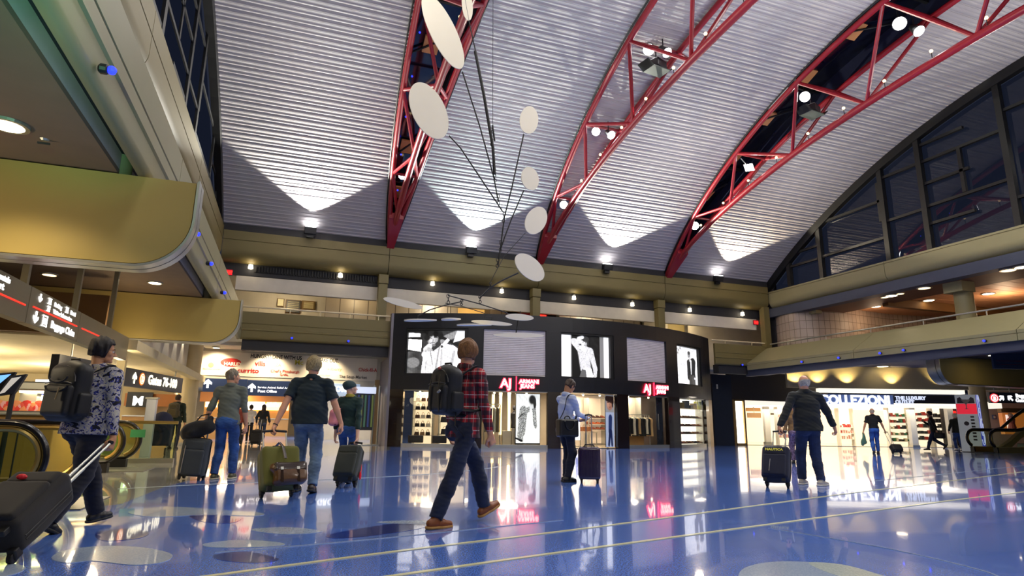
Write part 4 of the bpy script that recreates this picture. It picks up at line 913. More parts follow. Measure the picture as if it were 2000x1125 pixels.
for k, P, lab in ((0, p1, 'lit black and white poster of a bearded man, leftmost on the shop front'), (2, p2, 'lit black and white poster of a woman with one arm raised'), (4, p3, 'lit pale poster of a figure in a dark jacket, rightmost on the shop front')):
    a, b = top[k]; t = thing('poster', lab, 'poster', tuple(cyl((a+b)/2, Z0)))
    poster_mesh(P, lambda x, y: cyl(a+.06+(b-a-.22)*x, Z0+.05+(Z1-Z0-.14)*y, .16), 'print', m_post, t)
    cpart('light_box', m_black, t, a, b, Z0, Z1, .18, .3); cpart('bottom_frame', m_mull, t, a, b, Z0, Z0+.05, .04, .18); cpart('top_frame', m_mull, t, a, b, Z1-.08, Z1, .04, .18)
    cpart('side_frame', m_mull, t, b-.15, b, Z0, Z1, .04, .18); cpart('side_frame', m_mull, t, a, a+.05, Z0, Z1, .04, .18)
# red neon signs
e_neon = lens('red_neon', '#ff2038', 6); e_neonw = lens('pale_neon_letters', '#ffd2b8', 2.6)
for (u, lab, s) in ((-2.75, 'glowing red AJ ARMANI JEANS sign on the left of the shop front', 1), (4.0, 'glowing red AJ ARMANI JEANS sign on the right of the shop front', 1)):
    o = cyl(u, 2.58, -.04); a = u/SR; X = np.array([math.cos(a), math.sin(a), 0]); Nn = np.array([math.sin(a), -math.cos(a), 0])
    t = thing('neon_sign', lab, 'sign', tuple(o))
    for (s_, du, dz, sz, b) in (('AJ', -.66, -.16, .50, .014), ('ARMANI', .12, .02, .22, .008), ('JEANS', .17, -.17, .22, .008)):
        textobj(s_, 'halo_letters', e_neon, t, o+X*du+np.array([0, 0, dz])-Nn*.012, X, (0, 0, 1), sz, .02, b+.022, 1.0)
        textobj(s_, 'letters', e_neonw, t, o+X*du+np.array([0, 0, dz])+Nn*.02, X, (0, 0, 1), sz, .01, b*.6, 1.0)
    part(MB().obox(o+X*.0+np.array([0, 0, 0]), X*.02, Nn*.02, np.array([0, 0, .29])), 'divider_bar', e_neon, t)
# ---- shop interior
m_shopfl = pm('shop_floor', '#b8a88c', .2, coat=.4); m_shopw = pm('shop_wall', '#a99a86', .6)
sb = thing('shop_interior', None, None); setting(sb)
sb.name = 'wall_shop_interior'
n = 24; d = 4.2
A = [cyl(UL+.1+(UR-UL-.2)*i/n, .02, .2) for i in range(n+1)]; Bk = [cyl(UL+.1+(UR-UL-.2)*i/n, .02, d) for i in range(n+1)]
MB().strip(A, Bk).build('floor_finish', m_shopfl, sb)
up = lambda P, z: [np.array([p[0], p[1], z]) for p in P]
MB().strip(up(Bk, 0), up(Bk, 2.5)).build('back_wall', m_shopw, sb); MB().strip(up(A, 2.42), up(Bk, 2.42)).build('shop_ceiling', m_white, sb)
for i in range(1, 5):
    u = (low[i-1][1]+low[i][0])/2
    MB().add([cyl(u, 0, .22), cyl(u, 2.42, .22), cyl(u, 2.42, d), cyl(u, 0, d)], [(0, 1, 2, 3)]).build('partition', pm('dark_partition', '#3a2c28', .5), sb) if i != 2 and i != 3 else None
for (u, dd, p) in ((-6.3, 1.2, 60), (-2.8, 1.5, 80), (.6, 1.6, 110), (3.7, 1.5, 80), (7.2, .16, 25), (-6.3, .45, 30), (-5, 3, 30), (2.5, 3.2, 60)):
    o = cyl(u, 2.36, dd); lamp('AREA', 'shop_lamp', tuple(o), p, (1, .86, .66), (o[0]+.01, o[1], 0), .7)
# panes
for i, (a, b) in enumerate(low):
    if i == 2: continue
    t = thing('shop_window', 'large clear glass pane of the shop front, '+('beside the left corner', 'under the left red sign', '', 'under the right red sign', 'rightmost')[i], 'window', tuple(cyl((a+b)/2, .14)))
    mid = (a+b)/2 if i in (0,) else b-.75 if i == 1 else (a+b)/2+.3
    for (c, e) in ((a, mid-.006), (mid+.006, b)): cpart('pane', glass_mat('shop_glass', (.96, .97, .95), 1.35), t, c, e, .14, ZL, .08, .095)
    cpart('head_rail', m_alu, t, a, b, ZL-.04, ZL, .05, .15)
# track lights
for i, u in enumerate((-6.8, -5.5, -3.6, -2.2, -.4, .45, 1.3, 2.9, 4.2, 6.4, 7.8)):
    o = cyl(u, 2.3, .5); t = thing('track_light', ORD[i]+' from left of the small bright lamps inside the shop window tops', 'lamp', tuple(o), 'track lights inside the shop windows')
    part(MB().lathe(o, [(.04, -.06), (.05, .05)], 10), 'can', m_alu, t); part(MB().sphere(o-np.array([0, 0, .08]), .045, 8, 6), 'bulb', e_warm, t)
# ---- merchandise
G = random.Random(5)
def shelfunit(u0, u1, zs, dd, label, lit=None):
    t = thing('shelving_unit', label, 'shelves', tuple(cyl((u0+u1)/2, 0, dd)))
    cpart('back_panel', lit or lens('lit_shelf_back', '#ffe6bd', .9), t, u0, u1, .1, 2.25, dd+.36, dd+.4)
    for z in zs: cpart('shelf', pm('pale_shelf', '#e3d7c2', .4), t, u0, u1, z-.02, z, dd, dd+.36)
    for u in (u0, u1): cpart('upright', m_alu, t, u-.02, u+.02, 0, 2.25, dd, dd+.38)
    return t
def handbag(u, z, dd, col, w=.3, h=.2, grp='bags on the left window shelves', lab=None):
    o = cyl(u, z, dd+.15); a = u/SR; X = np.array([math.cos(a), math.sin(a), 0]); Y = np.array([-math.sin(a), math.cos(a), 0])
    t = thing('handbag', lab or 'small dark leather bag on the shelves of the left shop window', 'bag', tuple(o), grp)
    m = pm('leather_'+col.strip('#'), col, .4)
    part(MB().prism([(-w/2, 0), (w/2, 0), (w*.42, h), (-w*.42, h)], lambda q, v, s: o+X*q+Y*s+np.array([0, 0, v]), -.06, .06), 'bag_body', m, t, bevel=.015)
    part(MB().tube([o+X*(.25*w*math.cos(k))+np.array([0, 0, h+.1*math.sin(k)]) for k in np.linspace(0, math.pi, 9)], .010, 6), 'handle', m, t)
shelfunit(-7.2, -6.3, (.45, .8, 1.15, 1.5, 1.85), .9, 'lit shelves with folded goods at the left end of the shop'); shelfunit(-6.0, -4.8, (.5, 1.0, 1.35), .9, 'lit low shelves of bags behind the plaid shirt')
for i, u in enumerate((-5.75, -5.3, -4.95)):
    for j, z in enumerate((.5, 1.0, 1.35)): handbag(u+G.uniform(-.05, .05), z, .85, G.choice(['#1a1412', '#33241a', '#221c20']), .34, .22, lab='large dark bag behind the plaid shirt, %s from left on the %s shelf' % (ORD[i], ('low', 'middle', 'top')[j]))
for i, u in enumerate((-7.0, -6.75, -6.5)):
    for j, z in enumerate((.45, .8, 1.15, 1.5, 1.85)): handbag(u, z, .85, G.choice(['#4a3020', '#1a1412', '#8a6a48', '#c7b8a0']), .2, .14, lab='small bag in the left end window, %s from left, %s shelf up' % (ORD[i], ORD[j]))
for i, u in enumerate((-6.9, -5.9, -5.1)):
    o = cyl(u, .14, .5); t = thing('suitcase', ORD[i]+' from left of the dark cases on the left shop window floor', 'suitcase', tuple(o), 'cases on the floor of the left shop window'); part(MB().obox(o+np.array([0, 0, .17]), (.3, 0, 0), (0, .12, 0), (0, 0, .15)), 'shell', pm('leather_1a1412', '#1a1412', .4), t, bevel=.03); part(MB().tube([o+np.array([-.08, 0, .33]), o+np.array([-.07, 0, .38]), o+np.array([.07, 0, .38]), o+np.array([.08, 0, .33])], .012, 6), 'handle', m_black, t)
# window 2: hanging clothes, white blocks, big poster
def cloth_item(o, X, Y, col, L=.8, w=.4, lab='garment', grp='', name='garment'):
    t = thing(name, lab, 'clothing', tuple(o), grp); m = pm('cloth_'+col.strip('#'), col, .85, bump=.2, bscale=30)
    V = []; F = []; n = 9
    prof = [(0, .10), (.06, .44), (.14, .5), (.4, .46), (1, .52)]
    for (f, hwid) in prof:
        for k in range(n*2):
            a = 2*math.pi*k/(n*2); r = hwid*w; V.append(o+X*(r*math.cos(a))+Y*(.06*math.sin(a)*(1+.3*math.sin(5*a)))-np.array([0, 0, f*L]))
    for i in range(len(prof)-1):
        for k in range(n*2): F.append((i*n*2+k, i*n*2+(k+1) % (n*2), (i+1)*n*2+(k+1) % (n*2), (i+1)*n*2+k))
    F += [tuple(range(n*2)), tuple((len(prof)-1)*n*2+k for k in range(n*2))]
    part(MB().add(V, F), 'cloth', m, t, smooth=True)
    part(MB().tube([o+np.array([0, 0, .0]), o+np.array([0, 0, .1]), o+X*.03+np.array([0, 0, .13])], .008, 6), 'hanger_hook', m_alu, t)
    for s in (-1, 1): part(MB().tube([o+X*.0+np.array([0, 0, .02]), o+X*s*w*.42-np.array([0, 0, .05])], .012, 6), 'hanger_arm', m_alu, t)
def rack(u0, u1, z, dd, label):
    t = thing('clothes_rail', label, 'rail', tuple(cyl((u0+u1)/2, 0, dd)))
    part(MB().tube([cyl(u, z, dd) for u in np.linspace(u0, u1, 6)], .018, 8), 'rail', m_alu, t)
    for u in (u0, u1): part(MB().cyl(cyl(u, 0.02, dd), cyl(u, z, dd), .018, 8), 'upright', m_alu, t); part(MB().lathe(cyl(u, .02, dd), [(.14, 0), (.14, .02)], 12), 'foot', m_alu, t)
rack(-4.0, -3.3, 1.75, .8, 'chrome clothes rail at the left side of the second shop window'); rack(2.6, 4.5, 1.45, .75, 'chrome clothes rail of hanging clothes under the right red sign')
for i, u in enumerate((-3.9, -3.72, -3.55, -3.4)): a = u/SR; cloth_item(cyl(u, 1.62, .8), np.array([-math.sin(a), math.cos(a), 0]), np.array([math.cos(a), math.sin(a), 0]), ('#c9b98a', '#2a2420', '#c7c0a0', '#6a5a40')[i], 1.0, .3, ORD[i]+' from left of the garments on the short rail of the second shop window', 'garments on the rail of the second shop window')
for i, u in enumerate(np.linspace(2.7, 4.5, 12)): a = u/SR; cloth_item(cyl(u, 1.32, .75), np.array([-math.sin(a), math.cos(a), 0]), np.array([math.cos(a), math.sin(a), 0]), ('#17130f', '#c9a06a', '#17130f', '#0f0c0c', '#e0cfae')[i % 5], .72+.05*(i % 3), .42, ORD[i]+' from left of the garments on the long rail under the right red sign', 'garments on the long rail under the right red sign')
for i, (u, z, w) in enumerate(((-3.0, .52, .42), (-2.6, .62, .4))):
    t = thing('display_block', 'plain taupe display block in the second shop window, '+('left one' if i == 0 else 'right one beside the floor poster'), 'block', tuple(cyl(u, 0.02, .9))); cpart('block_body', pm('taupe_block', '#c3b49c', .5), t, u-.19, u+.19, .02, z+.16, .7, 1.1, bevel=.005)
for i, (u, dd) in enumerate(((-3.55, 1.6), (-3.15, 1.9), (-2.75, 1.7))):
    t = thing('light_column', ORD[i]+' from left of the tall glowing strips in the second shop window', 'lamp', tuple(cyl(u, 0, dd)), 'glowing strips in the second shop window'); cpart('diffuser', lens('glow_strip', '#ffdf9e', 3.5), t, u-.06, u+.06, .5, 2.2, dd, dd+.03); cpart('housing', m_alu, t, u-.08, u+.08, .4, 2.3, dd+.03, dd+.08)
def mannequin(o, h, mat, label, face):
    t = thing('mannequin', label, 'mannequin', tuple(o)); s = h/1.8
    b = MB(); b.lathe(o, [(.16*s, 0), (.16*s, .02), (.02, .03)], 16); part(b, 'stand', m_alu, t)
    part(MB().lathe(o, [(.05*s, .75*s), (.15*s, .85*s), (.12*s, 1.05*s), (.17*s, 1.3*s), (.19*s, 1.42*s), (.06*s, 1.5*s), (.05*s, 1.56*s)], 16), 'torso', mat, t, smooth=True)
    part(MB().sphere(o+np.array([0, 0, 1.68*s]), .1*s, 12, 8, (.8, .9, 1.15)), 'head', mat, t, smooth=True)
    for q in (-1, 1):
        part(MB().tube([o+np.array([q*.18*s, 0, 1.4*s]), o+np.array([q*.25*s, 0, 1.12*s]), o+np.array([q*.22*s, -.05, .86*s])], [.05*s, .042*s, .03*s], 8), 'arm', mat, t, smooth=True)
        part(MB().tube([o+np.array([q*.08*s, 0, .82*s]), o+np.array([q*.1*s, 0, .45*s]), o+np.array([q*.1*s, 0, .03])], [.08*s, .055*s, .04*s], 8), 'leg', pm('dark_trousers', '#181a26', .8), t, smooth=True)
mannequin(cyl(-2.45, .02, 1.9), 1.75, pm('dark_clothes', '#1a1820', .8), 'dark dressed mannequin left of the standing floor poster', 0)
# standing poster in window 2 and face poster beside the entrance
p4 = Paint(90, 110, .92)      # seated figure in patterned jacket
sp = np.random.default_rng(8).random(p4.X.shape); pj_ = Paint(90, 110, 0)
for a in ((.30, .62, .22, .15, .16, .15), (.75, .70, .80, .35, .08, .07), (.30, .62, .60, .70, .08, .06)): pj_.cap(*a, 1)
p4.I = p4.I*(1-pj_.I)+pj_.I*np.where(sp > .45, .25, .75)[..., None]
p4.cap(.55, .45, .80, .15, .10, .09, .93); p4.cap(.40, .10, .80, .08, .10, .12, .97); p4.cap(.50, .40, .62, .66, .05, .035, .9); p4.ell(.66, .80, .10, .11, .82); p4.ell(.68, .88, .14, .09, .1, soft=.3); p4.ell(.78, .80, .06, .10, .12, soft=.3); p4.cap(.60, .72, .62, .66, .04, .03, .85); p4.cap(0, .1, .25, .05, .02, .03, .1); p4.cap(.10, .5, .35, .62, .015, .01, .15); p4.cap(.60, .82, .64, .82, .01, .01, .2); p4.I *= (1+.1*p4.nz(18, 4))[..., None]
u0, u1 = upx(1012, 820)[0], upx(1061, 820)[0]
t = thing('poster', 'tall lit black and white poster of a seated figure in the second shop window', 'poster', tuple(cyl((u0+u1)/2, .15, .5)))
poster_mesh(p4, lambda x, y: cyl(u0+(u1-u0)*x, .20+2.0*y, .5), 'print', vcol_mat('backlit_print_low', 1.0, .3), t); cpart('light_box', m_black, t, u0-.02, u1+.02, .14, 2.22, .52, .6)
p5 = Paint(40, 110, .55)
p5.put((p5.Y < .66)*1., (.62, .66, .74)); p5.ell(.5, .83, .36, .13, (.62, .44, .36)); p5.ell(.38, .84, .2, .10, (.74, .55, .45)); p5.cap(.15, .93, .85, .90, .14, .2, (.16, .11, .10)); p5.cap(.85, .9, .82, .78, .1, .06, (.16, .11, .10)); p5.cap(.26, .855, .40, .86, .03, .03, (.3, .2, .17)); p5.cap(.58, .86, .72, .85, .03, .03, (.3, .2, .17)); p5.cap(.48, .84, .46, .80, .025, .04, (.55, .38, .3)); p5.cap(.40, .765, .58, .765, .03, .03, (.5, .28, .25)); p5.cap(.55, .55, .5, .30, .2, .18, (.15, .2, .35)); p5.cap(.5, .3, .35, .05, .12, .1, (.10, .13, .25)); p5.cap(.62, .3, .7, .05, .1, .1, (.12, .15, .28))
u0, u1 = upx(1188, 820)[0], upx(1205, 820)[0]
t = thing('poster', 'narrow colour poster of a face and jeans at the right of the shop entrance', 'poster', tuple(cyl((u0+u1)/2, .05, .2)))
poster_mesh(p5, lambda x, y: cyl(u0+(u1-u0)*x, .06+2.18*y, .2), 'print', vcol_mat('print_soft', .5, .3), t); cpart('board', m_black, t, u0, u1, .05, 2.26, .21, .26)
# entrance: display wall with MDT letters, table of shoes, long drops
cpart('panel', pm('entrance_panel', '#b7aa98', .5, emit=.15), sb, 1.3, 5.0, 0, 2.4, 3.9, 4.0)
u_, z_ = upd(1155, 797, 3.85); o = cyl(u_, z_, 3.85); tt = thing('shop_letters', 'white MDT letters on the back wall inside the entrance', 'sign', tuple(o)); textobj('MDT', 'lettering', e_text, tt, o-np.array([.0, 0, 0]), (1, .03, 0), (0, 0, 1), .40, .04, .02, 1.3)
ua = upd(1150, 820, 3.3)[0]; ub = upd(1184, 820, 3.3)[0]
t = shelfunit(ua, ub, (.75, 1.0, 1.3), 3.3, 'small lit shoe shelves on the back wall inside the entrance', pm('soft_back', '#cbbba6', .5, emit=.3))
def shoe_item(o, col, lab, grp, s=1.):
    t = thing('shoe', lab, 'shoe', tuple(o), grp); m = pm('shoe_'+col.strip('#'), col, .4)
    part(MB().prism([(-.13*s, 0), (.13*s, 0), (.14*s, .03*s), (.04*s, .06*s), (-.04*s, .10*s), (-.13*s, .11*s)], lambda u, v, w: o+np.array([u, w, v]), -.045*s, .045*s), 'upper', m, t, bevel=.012); part(MB().box(o+np.array([-.14*s, -.05*s, -.0]), o+np.array([.145*s, .05*s, .018*s])), 'sole', m_black, t)
for j, z in enumerate((.75, 1.0, 1.3)):
    for i, u in enumerate(np.linspace(ua+.12, ub-.12, 4)): shoe_item(cyl(u, z, 3.4), G.choice(['#7a3a22', '#a0522c', '#3a1c14']), 'brown shoe inside the shop entrance, %s from left on the %s shelf up' % (ORD[i], ORD[j]), 'shoes inside the entrance', 1.2)
t = thing('display_table', 'taupe display table with brown goods inside the entrance', 'table', tuple(cyl(1.6, 0, 2.2))); cpart('table_top', pm('taupe_block', '#c3b49c', .5), t, 1.1, 2.2, .62, .68, 1.9, 2.6)
for (u, dd) in ((1.15, 1.95), (2.15, 1.95), (1.15, 2.55), (2.15, 2.55)): cpart('leg', m_alu, t, u-.02, u+.02, .02, .62, dd-.02, dd+.02)
for i, u in enumerate((1.3, 1.6, 1.9)): handbag(u, .68, 2.1, '#7a4a2a', .26, .2, 'bags on the entrance table', ORD[i]+' from left of the brown bags on the shop entrance table')
t = thing('roll_up_poster', 'white and blue standing poster just inside the entrance left side', 'poster', tuple(cyl(.85, 0, 1.8))); cpart('panel', lens('roll_white', '#dfe6f5', .9), t, .66, 1.04, .3, 1.6, 1.8, 1.83); cpart('blue_print', pm('roll_blue', '#3b56c0', .5, emit=.3), t, .77, .93, .45, 1.3, 1.79, 1.8); cpart('foot', m_alu, t, .68, 1.0, .02, .05, 1.7, 1.95)
t = thing('display_stand', 'low taupe plinth at the back of the entrance', 'block', tuple(cyl(-.5, 0, 2.9))); cpart('plinth', pm('taupe_block', '#c3b49c', .5), t, -.1, .5, .02, .5, 2.8, 3.2)
# window 4: shelves of shoes, boxes behind rail in window 3
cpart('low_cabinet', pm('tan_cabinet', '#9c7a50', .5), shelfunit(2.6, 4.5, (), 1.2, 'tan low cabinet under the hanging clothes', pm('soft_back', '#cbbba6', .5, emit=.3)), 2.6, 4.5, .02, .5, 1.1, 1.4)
shelfunit(5.95, 8.45, (.18, .62, .98, 1.36, 1.8), .17, 'bright white shelves of shoes and boxes in the rightmost shop window', lens('white_lit_back', '#fff7e6', 1.5))
for zi, z in enumerate((.18, .62, .98, 1.36)):
    for i, u in enumerate(np.linspace(6.15, 8.3, 8)): shoe_item(cyl(u+G.uniform(-.04, .04), z, .33), G.choice(['#5a3a26', '#2a1a16', '#8a5a3a', '#7a4c4c', '#30303a']), 'shoe in the rightmost shop window, %s from left, %s shelf up' % (ORD[i], ORD[zi]), 'shoes in the rightmost shop window', 1.0)
for i, u in enumerate((6.2, 6.5, 7.0, 7.4, 7.8, 8.25)):
    t = thing('shoe_box', ORD[i]+' from left of the boxes on the rightmost window top shelf', 'box', tuple(cyl(u, 1.8, .33)), 'boxes on the top shelf of the rightmost window'); c = ('#6a5a30', '#6a5a30', '#1c2a3a', '#14181c', '#8a6a2a', '#c9c83a')[i]
    cpart('carton', pm('box_'+c.strip('#'), c, .5), t, u-.14, u+.14, 1.8, 1.8+.16+.1*(i % 3), .22, .45); cpart('lid', pm('box_'+c.strip('#'), c, .5), t, u-.15, u+.15, 1.93+.1*(i % 3), 1.97+.1*(i % 3), .21, .46)
t = thing('door_leaf', 'dark glass door leaf standing open beside the right red sign', 'door', tuple(cyl(5.1, 0, .3))); cpart('leaf', pm('smoked_glass', '#2b2f3a', .08, coat=.5), t, 4.55, 5.0, .03, 2.25, .35, .38); cpart('handle', m_alu, t, 4.62, 4.65, .8, 1.5, .3, .33)
# items on the upper balcony behind the shop
m_tile = pm('tile_wall', '#b7ab98', .4)
def tilewall(fn, n0, n1, name, label, z0, z1):
    t = thing(name, None, None); setting(t, label); return t
def brickmat(name, c1, c2, mort, sx, sy, ms=.03):
    if name in _mats: return _mats[name]
    m = bpy.data.materials.new(name); m.use_nodes = True; nt = m.node_tree; N = nt.nodes; b = N['Principled BSDF']
    uv = N.new('ShaderNodeUVMap'); br = N.new('ShaderNodeTexBrick'); br.offset = 0; br.inputs['Color1'].default_value = lin(c1); br.inputs['Color2'].default_value = lin(c2); br.inputs['Mortar'].default_value = lin(mort)
    br.inputs['Scale'].default_value = 1; br.inputs['Brick Width'].default_value = sx; br.inputs['Row Height'].default_value = sy; br.inputs['Mortar Size'].default_value = ms
    nt.links.new(uv.outputs[0], br.inputs[0]); nt.links.new(br.outputs[0], b.inputs['Base Color']); b.inputs['Roughness'].default_value = .4
    _mats[name] = m; return m
def uvwall(pts, z0, z1, name, mat, label=None, root=None):
    V = []; F = []; us = [0]
    for i, p in enumerate(pts):
        if i: us.append(us[-1]+np.linalg.norm(np.array(pts[i][:2])-np.array(pts[i-1][:2])))
        V += [(p[0], p[1], z0), (p[0], p[1], z1)]
    for i in range(len(pts)-1): F.append((2*i, 2*i+2, 2*i+3, 2*i+1))
    me = bpy.data.meshes.new(name); me.from_pydata(V, [], F); me.materials.append(mat); uv = me.uv_layers.new(name='UVMap')
    for l in me.loops: uv.data[l.index].uv = (us[l.vertex_index//2], V[l.vertex_index][2])
    o = bpy.data.objects.new(name, me); COL.objects.link(o)
    if root: o.parent = root
    else: setting(o, label)
    return o
mt = brickmat('corridor_tiles', '#b5a894', '#aca08d', '#5e5347', .62, 2.2, .02)
uvwall([(3.7, 28.2), (7.3, 28.2)], 3.9, 6.7, 'wall_back_tiles', mt, 'tall tiled corridor wall'); uvwall([(8.9, 28.2), (9.7, 28.2)], 3.9, 6.7, 'wall_back_tiles', mt)
uvwall([(12.6, 28.2), (17.3, 28.2)], 3.9, 6.7, 'wall_back_tiles', mt); uvwall([(1.2, 28.0), (3.6, 28.0)], 3.9, 6.7, 'wall_back_tiles', mt)
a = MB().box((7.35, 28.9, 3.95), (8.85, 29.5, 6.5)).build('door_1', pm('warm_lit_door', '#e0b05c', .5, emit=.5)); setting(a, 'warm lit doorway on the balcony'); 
t = thing('door_frame', 'brown framed doorway glowing on the balcony between tiled walls', 'door', (8.1, 28.8, 4)); 
for (x0, x1, z0, z1) in ((7.6, 7.7, 4, 6.1), (8.5, 8.6, 4, 6.1), (7.6, 8.6, 6.1, 6.2)): part(MB().box((x0, 28.75, z0), (x1, 28.85, z1)), 'frame', m_brown, t)
a = MB().box((9.8, 28.1, 3.95), (10.35, 28.3, 6.4)); a.box((9.8, 28.1, 6.25), (12.4, 28.3, 6.5)); a.box((11.9, 28.1, 3.95), (12.4, 28.3, 6.4)).build('red_frame', m_red)
t = thing('balcony_shop', 'red framed dark shop on the balcony behind the second column', 'shop', (11.0, 28.2, 4)); bpy.data.objects['red_frame'].parent = t; bpy.data.objects['red_frame'].location = (-11.0, -28.2, -4)
part(MB().box((9.8, 28.4, 3.95), (12.4, 28.5, 6.3)), 'dark_interior', m_black, t); part(MB().box((11.45, 28.0, 5.6), (11.8, 28.1, 6.3)), 'red_light_panel', e_redlight, t)
p = ony(1080, 600, 26.9); t = thing('exit_light', 'small signal box with a red and a green light on the balcony', 'signal', tuple(p)); part(MB().box(p+np.array([-.14, -.05, -.3]), p+np.array([.14, .05, .3])), 'casing', m_black, t); part(MB().box(p+np.array([-.09, -.06, .08]), p+np.array([.09, -.05, .26])), 'red_lens', e_redlight, t); part(MB().box(p+np.array([-.11, -.06, -.24]), p+np.array([.11, -.05, -.06])), 'green_lens', lens('green_lens', '#2affb0', 4), t)
for px, py, w in ((446, 532, 'at the left corner of the upper beam'), (1476, 630, 'at the right corner under the upper beam')):
    p = ony(px, py, 26.58); t = thing('exit_sign', 'red glowing exit sign '+w, 'sign', tuple(p)); part(MB().box(p+np.array([-.16, -.03, -.12]), p+np.array([.16, .03, .12])), 'casing', m_red, t); part(MB().box(p+np.array([-.14, -.035, -.10]), p+np.array([.14, -.03, .10])), 'face', lens('exit_face', '#c81420', 1.4), t)
    textobj('EXIT', 'lettering', e_redlight, t, p+np.array([-.12, -.04, -.05]), (1, 0, 0), (0, 0, 1), .13, .004, .004)
p = ony(775, 543, 26.2)
for i, (px0, py0, px1, py1, col) in enumerate(((543, 584, 553, 598, '#d8d2a8'), (560, 586, 585, 611, '#23262a'), (591, 588, 614, 605, '#6e5522'))):
    a = ony(px0, py0, 29.5); b = ony(px1, py1, 29.5); t = thing('plaque', ('small pale framed notice', 'black lettered plaque', 'bronze lettered plaque')[i]+' on the corridor wall above the food banner', 'plaque', tuple(a))
    part(MB().box((a[0], 29.45, b[2]), (b[0], 29.55, a[2])), 'board', pm('plaque_'+col.strip('#'), col, .4), t); part(MB().box((a[0]-.03, 29.5, b[2]-.03), (b[0]+.03, 29.58, a[2]+.03)), 'frame', m_brown, t)
    if i:
        for k in range(6):
            z = a[2]-(a[2]-b[2])*(k+1)/7; part(MB().box((a[0]+.06, 29.44, z-.012), (b[0]-.06, 29.45, z+.012)), 'text_line', pm('plaque_text', '#c9bd90', .5), t)
for (x, y, p, c) in ((-.5, 27.8, 70, WARM), (6, 27.6, 45, (1, .88, .7)), (14, 27.6, 40, (1, .88, .7)), (20, 27.8, 45, WARM), (2.5, 27.3, 18, WARM), (8.1, 28.0, 15, WARM)):
    lamp('POINT', 'corridor_lamp', (x, y, 6.3), p, c, size=.2)
sbox((19.3, 28.9, 4), (20.6, 29.6, 6.7), 'wall_back_niche', pm('tan_niche', '#9a8a5c', .6)); sbox((17.8, 28.6, 4), (19.3, 28.8, 6.7), 'wall_back_panel', m_white); sbox((20.6, 28.4, 4), (25.8, 28.6, 6.7), 'wall_back_panel', m_white)
# ================================================================= RIGHT SIDE
NV = np.array([math.sin(YAW), math.cos(YAW), 0]); UV = np.array([math.cos(YAW), -math.sin(YAW), 0])
def at(px, py, D): return onpl(px, py, NV*D, NV)
def fbox(pa, pb, D, th, mb=None):
    """box facing the hall entrance direction; corners at two pixels at distance D"""
    a = at(*pa, D); b = at(*pb, D); w = (b-a)@UV; h = a[2]-b[2]; c = a+UV*w/2+np.array([0, 0, -h/2])+NV*th/2
    return (mb or MB()).obox(c, UV*w/2, NV*th/2, np.array([0, 0, h/2]))
def fboxz(u0, u1, z0, z1, D, th, mb=None):
    a = NV*D+UV*u0; return (mb or MB()).obox(a+UV*(u1-u0)/2+NV*th/2+np.array([0, 0, (z0+z1)/2]), UV*(u1-u0)/2, NV*th/2, np.array([0, 0, (z1-z0)/2]))
def ux(px, D): return (at(px, 835, D)-NV*D)@UV
# upper level behind the right parapet
sbox((24.0, -9, 6.75), (24.5, 26.2, 7.2), 'trim_14', pm('blue_grey_band', '#3c4254', .6), 'blue grey soffit edge under the right beam')
sbox((24.5, -9, 6.75), (26.4, 30, 6.85), 'ceiling', pm('brown_soffit', '#6d4a38', .6), 'brown soffit with downlights')
wd = thing('ceiling', None, None); setting(wd, 'pinkish boarded ceiling over the right balcony')
for i in range(54): MB().box((26.4, -4+i*.6, 7.0), (38, -4+i*.6+.575, 7.06)).build('board', m_wood, wd)
sbox((37.5, -9, 4), (38, 34, 7.4), 'wall_right_upper', pm('warm_brown_wall', '#8a5c34', .6), 'warm brown wall behind the right balcony')
sbox((26.0, 20.6, 6.6), (37.6, 20.9, 7.06), 'trim_15', m_brown); sbox((26.3, -9, 6.8), (26.45, 30, 7.1), 'trim_16', m_dark)
for i, (px, py, z) in enumerate(sorted(((1741, 577, 6.75), (1728, 580, 6.75), (1758, 573, 6.75), (1805, 562, 6.75), (1970, 527, 6.75), (1710, 598, 7.0), (1781, 601, 7.0), (1814, 586, 7.0), (1930, 573, 7.0), (1871, 565, 7.0), (1996, 521, 6.75)), key=lambda q: q[0])):
    p = onz(px, py, z); downlight(p[0], p[1], z, ORD[i]+' from left of the round downlights over the right balcony', 'downlights over the right balcony', .15 if px in (1728, 1758, 1871) else .24, e_dim if px in (1728, 1758, 1805, 1970) else e_warm)
for (x, y, p) in ((30, 10, 110), (30, 18, 110), (33, 24, 80), (27.5, 22.5, 30), (31, 4, 80)): lamp('POINT', 'balcony_lamp', (x, y, 6.3), p, (1, .68, .42), size=.3)
p = onx(1882, 580, 25.2)
t = thing('column', 'round khaki column on the right balcony with a square capital', 'column', (25.2, p[1], 3.9)); part(MB().lathe((25.2, p[1], 3.9), [(.36, 0), (.33, 2.45)], 24), 'shaft', m_par, t, smooth=True); part(MB().obox((25.0, p[1], 6.6), (.38, 0, 0), (0, .38, 0), (0, 0, .26)), 'capital', m_par, t, bevel=.01)
sbox((24.2, 20.9, 3.9), (24.5, 20.95, 3.95), 'trim_17', m_par)
t = thing('column', 'short square khaki bracket at the top of the tiled drum', 'column', (24.8, 23.4, 6.6)); q = onx(1588, 592, 24.6); part(MB().box((24.5, q[1]-.22, 6.6), (24.9, q[1]+.22, 7.2)), 'shaft', m_par, t, bevel=.01)
cyc = (27.6, 27.6); rr = 3.3
dr = [(23.95, 26.3)]+[tuple(onz(px, py, 7.0)[:2]) for px, py in ((1502, 617), (1520, 609), (1545, 602), (1575, 599), (1610, 599), (1650, 602), (1688, 607), (1740, 614))]; dr = smooth_line([(a, b, 0) for a, b in dr], 4)
